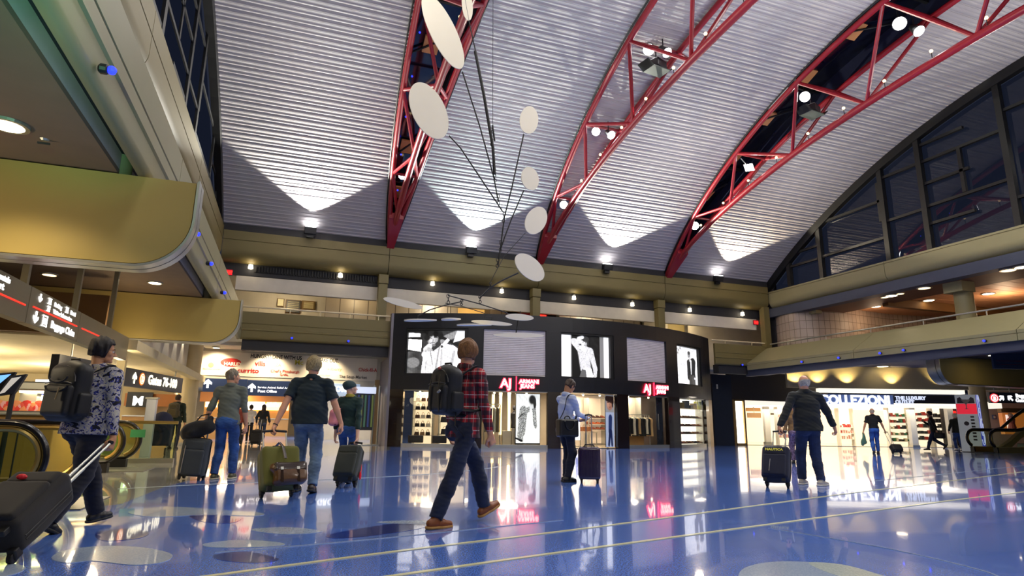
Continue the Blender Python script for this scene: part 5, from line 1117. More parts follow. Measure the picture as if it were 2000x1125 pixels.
uvwall([(a[0], a[1]) for a in dr]+[(37.5, dr[-1][1]-1)], 4.4, 7.0, 'wall_right_drum', brickmat('drum_tiles', '#a5968c', '#b0a092', '#6a5d50', .30, .42, .013), 'curved tiled drum wall at the corner of the right balcony')
# lower ceiling, canopy
sbox((22.7, -9, 4.3), (62, 40, 4.4), 'ceiling', pm('grey_violet_ceiling', '#5e5a66', .7), 'grey ceiling over the right side shops')
fin(20.0, 28.0, 3.05, 4.3, 62, 'trim_18', 'rounded khaki canopy wall across the right bay', -1, .8, .6)
for i, (px, py) in enumerate(((1618, 724), (1642, 723), (1681, 719), (1724, 715), (1944, 693))):
    p = onz(px, py, 4.3); downlight(p[0], p[1], 4.3, ORD[i]+' from left of the ceiling downlights over the bright store', 'downlights over the bright store', .28, e_warm if i in (1, 3, 4) else e_dim)
p = ony(1843, 690, 20.3); t = thing('column', 'short round column above the right canopy', 'column', (p[0], 20.3, 4.2)); part(MB().lathe((p[0]+.2, 20.3, 3.0), [(.26, 0), (.26, 1.4)], 20), 'shaft', m_par, t, smooth=True)
# beige bulkhead with scallops above the store
D = 34
t = setting(fboxz(ux(1545, D), ux(2200, D), 3.13, 4.35, D, .2).build('wall_right_bulkhead', pm('beige_bulkhead', '#c4b68e', .65)), 'beige bulkhead over the bright store')
for px in (1560, 1605, 1663, 1752, 1845): u = ux(px, D); q = NV*(D-.35)+UV*u; lamp('SPOT', 'scallop_lamp', (q[0], q[1], 2.98+.35), 75, (1, .76, .34), (q[0]+NV[0]*.35, q[1]+NV[1]*.35, 4.1), .04, angle=110, blend=.7)
# dark walls right of the black shop
B = cyl(UR, 0)
m_dkw = pm('dark_blue_wall', '#1c222e', .4); m_dkb = pm('dark_brown_wall', '#2e2622', .5)
sbox((ony(1394, 800, 27.5)[0], 27.5, 0), (ony(1431, 800, 27.5)[0], 27.8, 3.7), 'wall_back_dark', m_dkw, 'dark blue wall right of the black shop')
sbox((ony(1428, 800, 28)[0], 28, 2.42), (ony(1620, 800, 28)[0], 28.3, 3.95), 'wall_back_bulkhead', m_dkb, 'dark brown bulkhead over the store entrance')
sbox((ony(1383, 800, 29)[0]-.5, 29.0, 0), (ony(1400, 800, 29)[0]+.2, 29.2, 4.0), 'wall_back_dark_2', m_dkb)
t = thing('switch_plate', 'small white plate on the dark wall', 'plate', tuple(ony(1393, 755, 27.45))); p = ony(1401, 755, 27.45); part(MB().box(p+np.array([-.04, 0, -.12]), p+np.array([.04, .05, .12])), 'plate', m_white, t); part(MB().box(p+np.array([-.02, -.01, -.03]), p+np.array([.02, 0, .03])), 'button', m_alu, t)
# lit showcase door
def yb2(px, py): return ony(px, py, 27.9)
a = yb2(1432, 782); b = yb2(1457, 862); t = thing('showcase_door', 'tall glowing white showcase panel in a gold frame', 'showcase', (a[0], 27.9, 0))
part(MB().box((a[0]+.08, 27.95, .12), (b[0]-.05, 28.0, 2.35)), 'light_panel', lens('white_panel', '#f8efd8', 3.2), t)
for (x0, x1, z0, z1) in ((a[0]-.06, a[0]+.08, 0, 2.42), (b[0]-.05, b[0]+.06, 0, 2.42), (a[0], b[0], 2.35, 2.42), (a[0], b[0], 0, .12)): part(MB().box((x0, 27.85, z0), (x1, 28.05, z1)), 'frame', pm('gold_frame', '#b59256', .3, .5), t)
# bright store interior
DI = 42; e_store = lens('store_glow_wall', '#ffe9c6', .62)
st = thing('wall_right_store', None, None); setting(st, 'bright white interior of the store'); 
zT = at(1700, 797, 38)[2]
fboxz(ux(1430, DI), ux(1905, DI), 0, 3.2, DI, .2).build('back_wall', e_store, st)  # wall glows by itself, the store's light put into its material
fboxz(ux(1440, 38), ux(1900, 38), zT+.0, zT+.35, 35.5, 6.5).build('store_ceiling', lens('store_ceiling_glow', '#fff6e4', .9), st)  # ceiling made to glow, adding to the store lamps
fboxz(ux(1440, 36), ux(1870, 36), 0.004, .02, 35.2, 6.8).build('store_floor', pm('pale_store_floor', '#b9ab90', .12, coat=.6), st)
# sign band
D = 35
t = thing('store_sign', 'white band with COLLEZIONI in white letters on blue above the bright store', 'sign', tuple(at(1610, 790, D)))
part(fbox((1600, 758), (1885, 770), D+.05, .4), 'white_soffit', lens('store_soffit', '#fff6e0', 1.0), t)
part(fbox((1600, 770), (1746, 790), D, .3), 'blue_panel', pm('blue_sign_panel', '#5b71a8', .4, emit=.35), t); part(fbox((1746, 771), (1878, 789), D, .3), 'dark_panel', m_navsign, t)
part(fbox((1600, 789), (1885, 798), D+.05, .4), 'white_edge', lens('store_soffit', '#fff6e0', 1.0), t)
textobj('COLLEZIONI', 'lettering', e_text, t, at(1602, 788.5, D-.03), UV, (0, 0, 1), .70, .04, .025, .98)
for i, s in enumerate(('THE LUXURY', 'OUTLET')): textobj(s, 'lettering', lens('grey_letters', '#cfd8ee', 1.0), t, at(1749, 780+i*8, D-.03), UV, (0, 0, 1), .26, .02, .015, 1.1)
for px in (1900,): part(fbox((1878, 772), (1892, 806), D-.2, .1), 'side_screen', lens('side_screen', '#9db8e0', .8), t)
# shelving in the store
def wallshelf(px0, px1, D, zs, label, cols, grp, dens=7, backc=None):
    u0, u1 = ux(px0, D), ux(px1, D); t = thing('shelving_unit', label, 'shelves', tuple(NV*D+UV*u0))
    part(fboxz(u0, u1, .05, 2.4, D+.35, .05), 'back_panel', backc or lens('shelf_glow', '#fff0d0', .85), t)
    for u in (u0, u1): part(fboxz(u-.03, u+.03, 0, 2.4, D, .4), 'upright', m_white, t)
    for zi, z in enumerate(zs):
        part(fboxz(u0, u1, z-.03, z, D, .38), 'shelf', m_white, t)
        for k in range(dens):
            u = u0+(u1-u0)*(k+.5)/dens; w = (u1-u0)/dens*.32; h = G.uniform(.10, .22); c = G.choice(cols)
            b = thing('boxed_item', grp+', %s from left on the %s shelf up' % (ORD[k], ORD[zi]), 'merchandise', tuple(NV*D+UV*u+np.array([0, 0, z])), grp)
            part(fboxz(u-w, u+w, z, z+h, D+.08, .2), 'carton', pm('ware_'+c.strip('#'), c, .5, var=.02), b)
wallshelf(1738, 1778, 36.5, (.3, .65, 1.0, 1.35, 1.7), 'white shelves of dark goods right of the blue-trousered man', ['#3a2a1c', '#6a4a30', '#a03020', '#d8c8a0', '#1e1e1e', '#2a6a40'], 'goods right of the blue-trousered man')
wallshelf(1790, 1822, 36.8, (.4, .75, 1.1, 1.45, 1.8), 'white shelves of red and brown boxes behind the running person', ['#b03022', '#5a4030', '#303030', '#c04030'], 'boxes behind the running person', 4)
wallshelf(1824, 1856, 36.8, (.5, .8, 1.1, 1.4, 1.7), 'glowing white shelves of small dark pots beside the dark doorway', ['#1c1c1c', '#2a2420'], 'small dark pots on the glowing shelves', 5)
wallshelf(1640, 1668, 39, (.35, .7, 1.05), 'low white shelves of red packets behind the black-jacketed man', ['#c0302a', '#e0a090', '#d8d0c0'], 'red packets on the low shelves', 6)
wallshelf(1520, 1545, 38, (.4, .8, 1.2, 1.6), 'pale tall shelves at the left of the bright store', ['#e8d0c0', '#e0a098', '#f0e0c8'], 'pale packets on the tall shelves', 5)
for i, (px0, px1, z0, z1, c) in enumerate(((1460, 1488, 1.95, 2.15, '#c79358'), (1462, 1488, 1.55, 1.85, '#a67c50'), (1508, 1524, 1.75, 1.85, '#3a2a20'))):
    u0, u1 = ux(px0, 39), ux(px1, 39); t = thing('wall_panel', ('pale brown hanging header board, upper one', 'brown sign board with small goods, below the header', 'small dark hanging board')[i]+' in the bright store', 'board', tuple(NV*39+UV*u0)); part(fboxz(u0, u1, z0, z1, 39, .1), 'board', pm('board_'+c.strip('#'), c, .5), t); 
    part(fboxz((u0+u1)/2-.02, (u0+u1)/2+.02, z1, 2.9, 39, .04), 'hanger', m_white, t)
for i, (px, d) in enumerate(((1500, 38), (1785, 35.2), (1860, 35.6))):
    u = ux(px, d); t = thing('store_pillar', 'slim white pillar of the bright store, '+('left part', 'between the two shelf walls', 'beside the dark doorway')[i], 'pillar', tuple(NV*d+UV*u)); part(fboxz(u-.16, u+.16, 0, zT, d, .3), 'shaft', m_white, t); part(fboxz(u-.2, u+.2, 0, .12, d-.04, .38), 'base', m_alu, t)
u0, u1 = ux(1858, 35.6), ux(1889, 35.6); t = thing('dark_doorway', 'dark shop doorway with a red glowing sign left of the tall advertising box', 'doorway', tuple(NV*35.6+UV*u0)); part(fboxz(u0, u1, 0, zT, 36.2, .2), 'dark_panel', m_dkb, t); part(fboxz(u0+.1, u1-.15, 1.75, 2.05, 36.1, .1), 'red_sign', lens('red_sign', '#e02018', 2), t)
for u in (u0, u1): part(fboxz(u-.06, u+.06, 0, zT, 35.8, .4), 'jamb', m_black, t)
for (px, D_, p) in ((1500, 37.5, 60), (1600, 38, 70), (1700, 37.5, 70), (1800, 34.5, 60)):
    q = NV*D_+UV*ux(px, D_); lamp('AREA', 'store_lamp', (q[0], q[1], zT-.15), p, (1, .94, .82), (q[0]+.01, q[1], 0), 2.0)
# walls to the far right
D = 38
setting(fboxz(ux(1905, D), ux(2150, D), 0, 4.3, D, .2).build('wall_right_far', pm('pale_grey_wall', '#b0a79a', .6)), 'pale wall behind the escalator')
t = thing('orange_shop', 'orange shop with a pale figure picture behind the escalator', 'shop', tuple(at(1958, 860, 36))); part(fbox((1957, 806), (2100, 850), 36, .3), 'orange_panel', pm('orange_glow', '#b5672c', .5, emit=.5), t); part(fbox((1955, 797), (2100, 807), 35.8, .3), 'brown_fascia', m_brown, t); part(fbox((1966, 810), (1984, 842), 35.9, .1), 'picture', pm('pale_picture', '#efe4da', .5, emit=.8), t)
a = at(1975, 822, 35.85); part(MB().lathe(a-np.array([0, 0, .6]), [(.25, 0), (.16, .45), (.2, .7), (.06, .82)], 12), 'picture_figure', pm('figure_red', '#b8584a', .5), t); part(MB().sphere(a+np.array([0, 0, .32]), .13, 10, 8), 'picture_head', pm('figure_skin', '#c99878', .5), t)
t = thing('wall_notice', 'small blue square notice on the pale wall behind the advertising box', 'sign', tuple(at(1940, 812, 37.8))); part(fbox((1939, 810), (1947, 819), 37.9, .06), 'plate', pm('blue_notice', '#3a4a78', .4), t); part(fbox((1941, 812), (1945, 817), 37.87, .03), 'symbol', m_white, t)
D = 30
t = thing('direction_sign', 'dark hanging sign with a red ringed disc and two white arrows at the right edge', 'sign', tuple(at(1935, 790, D))); part(fbox((1932, 766), (2090, 789), D, .15), 'sign_board', m_navsign, t)
c = at(1942, 777.5, D-.01); part(MB().lathe(c, [(.22, 0), (.22, .01)], 20, -NV), 'red_disc', lens('red_ring', '#d8343a', 1.2), t); part(MB().lathe(c, [(.17, .01), (.17, .014)], 20, -NV), 'white_ring', e_text, t); part(MB().lathe(c, [(.13, .014), (.13, .018)], 20, -NV), 'disc_face', lens('red_ring', '#d8343a', 1.2), t); textobj('B', 'lettering', e_text, t, c-UV*.07-np.array([0, 0, .09])-NV*.02, UV, (0, 0, 1), .24, .01, .01)
for px, ang in ((1956, 45), (1973, 135)):
    c = at(px, 777.5, D-.01); ca, sa = math.cos(math.radians(ang-90)), math.sin(math.radians(ang-90))
    part(MB().prism([((u*ca-v*sa)*.32, (u*sa+v*ca)*.32) for u, v in ARR], lambda u, v, w: c+UV*u+np.array([0, 0, v])-NV*w, 0, .01), 'arrow_symbol', e_text, t)
for i in range(2): textobj(('Baggage', 'Gates')[i], 'lettering', e_text, t, at(1984, 776+i*9, D-.01), UV, (0, 0, 1), .24, .01, .01)
for px in (1942, 1972): part(MB().cyl(at(px, 766, D+.05), at(px, 766, D+.05)+np.array([0, 0, 1.2]), .015, 6), 'hanging_rod', m_alu, t)
a = onz(1946, 696, 4.3); t = thing('hanging_board', 'blue grey hanging board with thin red lines at the right edge', 'sign', tuple(at(1940, 720, 27))); part(fbox((1938, 690), (2080, 722), 27, .12), 'sign_board', pm('slate_board', '#37455c', .5), t); 
for y in (705, 712): part(fbox((1946, y), (2080, y+1.2), 26.97, .02), 'red_line', m_red, t)
for px in (1950, 2040): part(MB().cyl(at(px, 693, 27.05), at(px, 693, 27.05)+np.array([0, 0, .4]), .02, 6), 'hanging_rod', m_alu, t)
# advertising box
D = 29.5; c0 = at(1900, 868, D); gx = at(1900, 835, D)
u0, u1, u2 = ux(1886, D), ux(1914, D), ux(1936, D)
t = thing('advertising_box', 'tall advertising box, silver and red on one side, blue swirls on the other', 'totem', tuple(NV*D+UV*u1))
pA = NV*(D+.45)+UV*u0; pB = NV*D+UV*u1; pC = NV*(D+.5)+UV*u2; H2 = 2.62
part(MB().prism([(pA[0], pA[1]), (pB[0], pB[1]), (pC[0], pC[1]), ((pA+pC-pB)[0], (pA+pC-pB)[1])], lambda u, v, w: (u, v, w), 0, H2), 'box_core', pm('silver_ad', '#b4b8bc', .4, emit=.25), t)
def face(P0, P1, f0, f1, z0, z1, d, mat, nm):
    X = (P1-P0); nn = norm(np.cross(norm(X), (0, 0, 1)))
    return part(MB().obox(P0+X*(f0+f1)/2+nn*d+np.array([0, 0, (z0+z1)/2]), X*(f1-f0)/2, nn*.004, np.array([0, 0, (z1-z0)/2])), nm, mat, t)
face(pA, pB, .02, .98, 1.72, 2.2, .006, lens('ad_red', '#d8283a', .8), 'red_band'); 
X = pB-pA; nn = norm(np.cross(norm(X), (0, 0, 1)))
c = pA+X*.5+nn*.012+np.array([0, 0, 2.28]); part(MB().prism([(-.2, .12), (.2, .12), (.02, -.12), (.02, -.3), (.1, -.33), (-.1, -.33), (-.02, -.3), (-.02, -.12)], lambda u, v, w: c+norm(X)*u+np.array([0, 0, v])+nn*w, 0, .01), 'glass_symbol', m_white, t)
part(MB().prism([(-.34, -.06), (-.32, .18), (-.2, .24), (-.04, -.06)], lambda u, v, w: c+norm(X)*u+np.array([0, 0, v])+nn*w, 0, .008), 'dark_shape', pm('ad_grey', '#6a6468', .5), t); part(MB().prism([(.34, -.06), (.32, .18), (.2, .24), (.04, -.06)], lambda u, v, w: c+norm(X)*u+np.array([0, 0, v])+nn*w, 0, .008), 'dark_shape', pm('ad_grey', '#6a6468', .5), t)
part(MB().lathe(pA+X*.4+nn*.006+np.array([0, 0, 1.28]), [(.1, 0), (.1, .01)], 16, nn), 'round_mark', pm('ad_grey', '#6a6468', .5), t)
for k in range(8): face(pA, pB, .62, .8, .5+k*.15, .58+k*.15, .006, pm('ad_grey', '#6a6468', .5), 'text_mark')
face(pB, pC, .0, 1.0, 0.02, H2-.02, .004, lens('ad_blue', '#2a38b8', .5), 'blue_panel')
X = pC-pB; nn = norm(np.cross(norm(X), (0, 0, 1)))
for k, (cz, ra, rb) in enumerate(((2.2, .26, .42), (1.7, .3, .3), (1.15, .28, .42), (.6, .32, .3), (2.0, .12, .55), (.9, .14, .6))):
    q = [pB+X*.5+X*(.48*math.cos(a)*ra/.32)*.95+np.array([0, 0, cz+rb*math.sin(a)])+nn*.012 for a in np.linspace(.3+k, 4.6+k, 16)]
    q = [p if 0 <= (p-pB)@X/(X@X) <= 1 else pB+X*np.clip((p-pB)@X/(X@X), .02, .98)+np.array([0, 0, p[2]])+nn*.012 for p in q]
    part(MB().tube(q, .022, 6), 'white_swirl', lens('ad_white', '#c3cbe8', .6), t)
rcol(at(1908, 759, 31)[0], at(1908, 759, 31)[1], .34, 4.3, 'beige round column behind the tall advertising box')
# escalator on the right
def escalator():
    base = onz(1912, 884); ed = norm(np.array([.93, -.25, 0])); sd = np.array([-ed[1], ed[0], 0]); wdt = 1.25
    t = thing('escalator', 'escalator with bronze handrails rising out of the right edge', 'escalator', tuple(base))
    def PT(x, s, z): return base+ed*x+sd*s+np.array([0, 0, z])
    s0 = {0: wdt*.5, 1: -wdt*.5}
    for i in (0, 1):
        s = s0[i]
        def hr(r): 
            L = [PT(.45-r*math.sin(math.radians(a)), s, .62+r*math.cos(math.radians(a))) for a in np.linspace(150, 0, 14)]
            L += [PT(x, s, .62+r+max(0, (x-1.5))*.58*min(1, (x-1.5)/.8 if x > 1.5 else 0)) for x in np.linspace(.6, 9, 22)]; return L
        part(MB().tube(hr(.40), .05, 10), 'handrail', m_rub, t, smooth=True); part(MB().tube(hr(.335), .035, 8), 'handrail_frame', m_bronze, t, smooth=True)
        H = hr(.33); low_ = [p*np.array([1, 1, 0])+np.array([0, 0, max(.2, (p[2]-.8))]) for p in H[14:]]
        A = H[5:]; F = MB(); n = len(A); Bm = [np.array([p[0], p[1], max(.18, min(p[2], p[2]-.62) if p[2] > .95 else .18)]) for p in A]
        F.strip(A, Bm); part(F, 'glass_panel', m_gl, t)
        sk = MB(); xs = np.linspace(.3, 9, 20); f = lambda x: max(0, (x-1.5))*.58*min(1, (x-1.5)/.8 if x > 1.5 else 0)
        for a, b in zip(xs[:-1], xs[1:]):
            c = (PT((a+b)/2, s, .12+(f(a)+f(b))/2)); d = PT(b, s, f(b))-PT(a, s, f(a)); sk.obox(c, d/2, sd*.12, (0, 0, .14))
        part(sk, 'skirt', m_bronze, t)
    for k in range(22):
        x = 1.3+k*.36; z = max(0, (k-1))*.2
        part(MB().obox(PT(x+.18, 0, z/1.0-.02), ed*.18, sd*(wdt/2-.12), (0, 0, .03)), 'step', pm('grey_step', '#6e7268', .5, .5), t)
        part(MB().obox(PT(x+.0, 0, z-.11), ed*.015, sd*(wdt/2-.12), (0, 0, .1)), 'riser', pm('green_grey_riser', '#8a9484', .5, .4, emit=.03), t)
    part(MB().obox(PT(.55, 0, .012), ed*.85, sd*(wdt/2-.05), (0, 0, .012)), 'comb_plate', m_black, t)
    for s in (1, -1): part(MB().obox(PT(.45, s*wdt/2, .12), ed*.2, sd*.11, (0, 0, .12)), 'newel_base', m_black, t)
escalator()
# ================================================================= HANGING MOBILE (plain stand-in)
m_vane = pm('cream_painted_sheet', '#f8efd8', .55, var=.03); m_rodm = pm('black_rod', '#141312', .5)
mob = thing('hanging_mobile', 'large hanging mobile of plain cream oval paddles on black rods', 'mobile', tuple(ony(965, 250, 12)))
def mp(px, py, Y=12.): return ony(px, py, Y)
def vane(px, Y=12., Y2=None, pink=False):
    # plain oval plate of about the size of the paddle
    q = np.array(px, float); q = np.array(smooth_poly([(x, y, 0) for x, y in q], 4))[:, :2]; cq = (q.max(0)+q.min(0))/2; d_ = q-q.mean(0); w_, e_ = np.linalg.eigh(d_.T@d_)
    r_ = [np.ptp(d_@e_[:, i])/2 for i in (0, 1)]; px = [tuple(q.mean(0)*.5+cq*.5+e_[:, 0]*r_[0]*math.cos(a)+e_[:, 1]*r_[1]*math.sin(a)) for a in np.linspace(0, 2*math.pi, 13)[:-1]]
    P = smooth_poly([mp(x, y, Y if Y2 is None else Y+(Y2-Y)*i/len(px)) for i, (x, y) in enumerate(px)], 5)
    c = np.mean(P, 0); n = len(P); th = np.array([0, .012, 0])
    V = [p-th for p in P]+[p+th for p in P]; F = [tuple(range(n)), tuple(reversed(range(n, 2*n)))]+[(i, (i+1) % n, n+(i+1) % n, n+i) for i in range(n)]
    return part(MB().add(V, F), 'paddle', m_vane, mob)
def hvane(xl, xr, yc, Y, w=.3, tilt=0., tip=0.):
    a = mp(xl, yc, Y); b = mp(xr, yc+tip, Y); X = (b-a); Lh = np.linalg.norm(X)/2; c = (a+b)/2; X = norm(X)
    P = []
    for k in range(24):
        q = 2*math.pi*k/24; P.append(c+X*Lh*math.cos(q)+np.array([0, 1, tilt])*w*math.sin(q)*(1-.35*math.cos(q)))
    th = np.array([0, 0, .012]); n = 24
    return part(MB().add([p-th for p in P]+[p+th for p in P], [tuple(range(n)), tuple(reversed(range(n, 2*n)))]+[(i, (i+1) % n, n+(i+1) % n, n+i) for i in range(n)]), 'paddle', m_vane, mob)
vane([(806, 195), (812, 170), (828, 163), (846, 178), (862, 210), (877, 262), (870, 267), (840, 256), (812, 244), (801, 225)])
vane([(824, 8), (832, -3), (866, -2), (880, 20), (893, 70), (904, 130), (901, 140), (880, 104), (850, 55), (828, 22)])
vane([(902, -18), (921, -16), (920, 15), (918, 36), (914, 37), (906, 12)])
vane([(1018, 225), (1026, 209), (1036, 212), (1053, 232), (1042, 252), (1025, 262), (1018, 248)])
vane([(1022, 345), (1024, 325), (1034, 330), (1054, 356), (1045, 366), (1026, 371), (1022, 362)])
vane([(1028, 430), (1034, 410), (1052, 406), (1068, 410), (1066, 432), (1056, 453), (1040, 455), (1026, 450)])
vane([(1012, 520), (1018, 498), (1026, 496), (1048, 516), (1067, 546), (1040, 544), (1015, 536), (1011, 530)])
vane([(750, 582), (768, 584), (800, 590), (826, 602), (800, 601), (770, 596)])
hvane(789, 853, 625.5, 12, .12); hvane(862, 900, 623.5, 12, .12); hvane(892, 960, 634.5, 12, .14, .05); vane([(921, 626), (940, 626), (975, 629), (1001, 633), (975, 636), (945, 634)])
vane([(986, 619), (1000, 613), (1030, 614), (1040, 622), (1036, 626), (1005, 624)]); vane([(966, 655), (980, 650), (1030, 652), (1066, 656), (1030, 659), (985, 659)])
R_ = [([(963, -40), (962.5, 245)], .006), ([(962, 245), (966, 275)], .02), ([(897, -60), (915, 37), (930, 105)], .014), ([(928, 100), (945, 185), (963, 290), (966, 340)], .035), ([(903, 140), (938, 250), (964, 345), (973, 392)], .016), ([(877, 265), (900, 290), (983, 415)], .016), ([(1023, 262), (1000, 365), (985, 425), (978, 480)], .016), ([(1023, 372), (1000, 425), (985, 465), (972, 505)], .014),
      ([(1026, 455), (985, 500), (958, 550)], .007), ([(978, 480), (973, 520)], .012), ([(1012, 533), (980, 548), (957, 562), (937, 582)], .016), ([(875, 577), (935, 593), (985, 609), (1000, 616)], .012), ([(902, 589), (870, 596), (840, 605), (816, 617)], .012), ([(816, 617), (815, 625)], .008), ([(880, 598), (880, 623)], .006), ([(870, 592), (905, 599), (947, 612), (947, 622)], .008), ([(947, 620), (961, 619), (960, 627)], .008), ([(928, 635), (928, 631), (948, 622)], .006), ([(1012, 624), (1008, 650)], .012), ([(1016, 607), (1016, 616)], .008)]
for pts, r in R_: part(MB().tube([mp(x, y) for x, y in pts], r, 8), 'rod', m_rodm, mob, smooth=True)
for (a, b) in (((966, 340), (967, 355)), ((973, 380), (974, 400)), ((985, 415), (983, 435)), ((978, 470), (977, 492)), ((972, 505), (971, 522)), ((958, 552), (958, 562)), ((937, 578), (938, 592)), ((875, 575), (876, 594)), ((902, 586), (901, 596)), ((961, 270), (960, 285)), ((959, 250), (962, 265))):
    n = 3
    for i in range(n):
        c = mp(a[0]+(b[0]-a[0])*(i+.5)/n, a[1]+(b[1]-a[1])*(i+.5)/n); h = abs(mp(*a)[2]-mp(*b)[2])/n*.62; w = .03
        part(MB().tube([c+np.array([w*math.cos(q)*(1 if i % 2 == 0 else .3), w*math.cos(q)*(1 if i % 2 else .3), h*math.sin(q)]) for q in np.linspace(0, 2*math.pi, 10)[:-1]], .008, 6, closed=True), 'chain_link', m_rodm, mob)
p = mp(963, -40); part(MB().tube([p, np.array([p[0]+.05, p[1], arc(math.asin((12-YC)/RR))[1]-.0])], .006, 6), 'hanging_wire', m_rodm, mob)
# ================================================================= IMPLICIT-SURFACE MODELLING (people, bags)
def smin(a, b, k):
    h = np.clip(.5+.5*(b-a)/k, 0, 1); return b*(1-h)+a*h-k*h*(1-h)
def cone(a, b, ra, rb, flat=None, fdir=None, cut=None):
    """tapered capsule; flat=(side vector, ratio) squashes it across 'side'; cut stops it square at b"""
    a = np.array(a, float); b = np.array(b, float); return ('c', a, b, ra, rb, fdir, flat, cut)
def ell(c, r, R=None): return ('e', np.array(c, float), np.array(r, float), R)
def rbox(c, h, R=None, r=.02): return ('b', np.array(c, float), np.array(h, float), R, r)
def dprim(p, P):
    if p[0] == 'c':
        _, a, b, ra, rb, fd, fl, cut = p; ab = b-a; L = ab@ab; v = P-a; t = np.clip(v@ab/L, 0, 1)
        w = v-t[:, None]*ab; r = ra+t*(rb-ra)
        if fd is not None:
            q = w@fd; w = w+(q*(1/fl-1))[:, None]*fd; d = np.linalg.norm(w, axis=1)-r
            d = d*min(1, fl) if fl < 1 else d
        else: d = np.linalg.norm(w, axis=1)-r
        if cut:
            n = ab/math.sqrt(L); d = np.maximum(d, (P-b)@n-(cut if cut is not True else 0))
        return d
    if p[0] == 'e':
        _, c, r, R = p; v = P-c
        if R is not None: v = v@R
        k = np.linalg.norm(v/r, axis=1); return (k-1)*r.min()*np.where(k > 1, 1, 1)
    if p[0] == 'b':
        _, c, h, R, r = p; v = P-c
        if R is not None: v = v@R
        q = np.abs(v)-(h-r); return np.linalg.norm(np.maximum(q, 0), axis=1)+np.minimum(q.max(1), 0)-r
def pbox(p):
    if p[0] == 'c':
        m = max(p[3], p[4])*max(1, (p[6] or 1)); return np.minimum(p[1], p[2])-m, np.maximum(p[1], p[2])+m
    m = np.linalg.norm(p[2]) if p[3] is not None else p[2]; return p[1]-m, p[1]+m
def sdf_mesh(prims, h, k=.03, post=None, lo=None, hi=None, iters=1):
    """grow one smooth closed surface around blended primitives (surface nets on a sparse grid)"""
    bb = [pbox(p) for p in prims]; l = np.min([b[0] for b in bb], 0)-3*h; u = np.max([b[1] for b in bb], 0)+3*h
    if lo is not None: l = np.maximum(l, lo)
    if hi is not None: u = np.minimum(u, hi)
    B = 6; nb = np.maximum(1, np.ceil((u-l)/(h*B)).astype(int)); N = nb*B+1
    def f(P):
        D = None
        for p in prims:
            d = dprim(p, P); D = d if D is None else smin(D, d, k)
        return post(P, D) if post else D
    g = np.stack(np.meshgrid(*[np.arange(n) for n in nb], indexing='ij'), -1).reshape(-1, 3)
    cd_ = f(l+(g+.5)*h*B); rad = h*B*.87*1.25+k*.5; act = g[np.abs(cd_) < rad+.02]
    V = np.full(tuple(N), .05); 
    neg = g[cd_ <= -(rad+.02)]
    for q in neg: V[q[0]*B:q[0]*B+B+1, q[1]*B:q[1]*B+B+1, q[2]*B:q[2]*B+B+1] = -.05
    off = np.stack(np.meshgrid(*[np.arange(B+1)]*3, indexing='ij'), -1).reshape(-1, 3)
    idx = (act[:, None, :]*B+off[None]).reshape(-1, 3); lin_ = np.unique((idx[:, 0]*N[1]+idx[:, 1])*N[2]+idx[:, 2])
    i0 = lin_//(N[1]*N[2]); i1 = (lin_//N[2]) % N[1]; i2 = lin_ % N[2]
    V[i0, i1, i2] = f(l+np.stack([i0, i1, i2], 1)*h)
    S = V < 0
    c8 = [S[a:S.shape[0]-1+a, b:S.shape[1]-1+b, c:S.shape[2]-1+c] for a in (0, 1) for b in (0, 1) for c in (0, 1)]
    tot = sum(x.astype(np.int8) for x in c8); cells = np.argwhere((tot > 0) & (tot < 8))
    if len(cells) == 0: return np.zeros((0, 3)), []
    acc = np.zeros((len(cells), 3)); cnt = np.zeros(len(cells))
    cor = [(a, b, c) for a in (0, 1) for b in (0, 1) for c in (0, 1)]
    for A in cor:
        for ax in range(3):
            if A[ax]: continue
            Bc = list(A); Bc[ax] = 1; Ai = cells+A; Bi = cells+Bc
            va = V[Ai[:, 0], Ai[:, 1], Ai[:, 2]]; vb = V[Bi[:, 0], Bi[:, 1], Bi[:, 2]]; m = (va < 0) != (vb < 0)
            t = np.where(m, va/np.where(m, va-vb, 1), 0); pt = np.array(A, float)[None]+np.zeros((len(cells), 3)); pt[:, ax] += t
            acc += pt*m[:, None]; cnt += m
    verts = l+(cells+acc/cnt[:, None])*h
    cid = -np.ones(tuple(N-1), int); cid[cells[:, 0], cells[:, 1], cells[:, 2]] = np.arange(len(cells))
    F = []
    for ax in range(3):
        o1, o2 = [(1, 2), (2, 0), (0, 1)][ax]
        sl0 = [slice(None)]*3; sl1 = [slice(None)]*3; sl0[ax] = slice(0, -1); sl1[ax] = slice(1, None)
        a = S[tuple(sl0)]; b = S[tuple(sl1)]; E = np.argwhere(a != b)
        E = E[(E[:, o1] > 0) & (E[:, o2] > 0) & (E[:, o1] < N[o1]-1) & (E[:, o2] < N[o2]-1)]
        def cc(d1, d2):
            q = E.copy(); q[:, o1] -= d1; q[:, o2] -= d2; return cid[q[:, 0], q[:, 1], q[:, 2]]
        Q = np.stack([cc(1, 1), cc(0, 1), cc(0, 0), cc(1, 0)], 1); fl = a[E[:, 0], E[:, 1], E[:, 2]]
        Q[~fl] = Q[~fl][:, ::-1]; F.append(Q[(Q >= 0).all(1)])
    F = np.concatenate(F)
    return verts, F
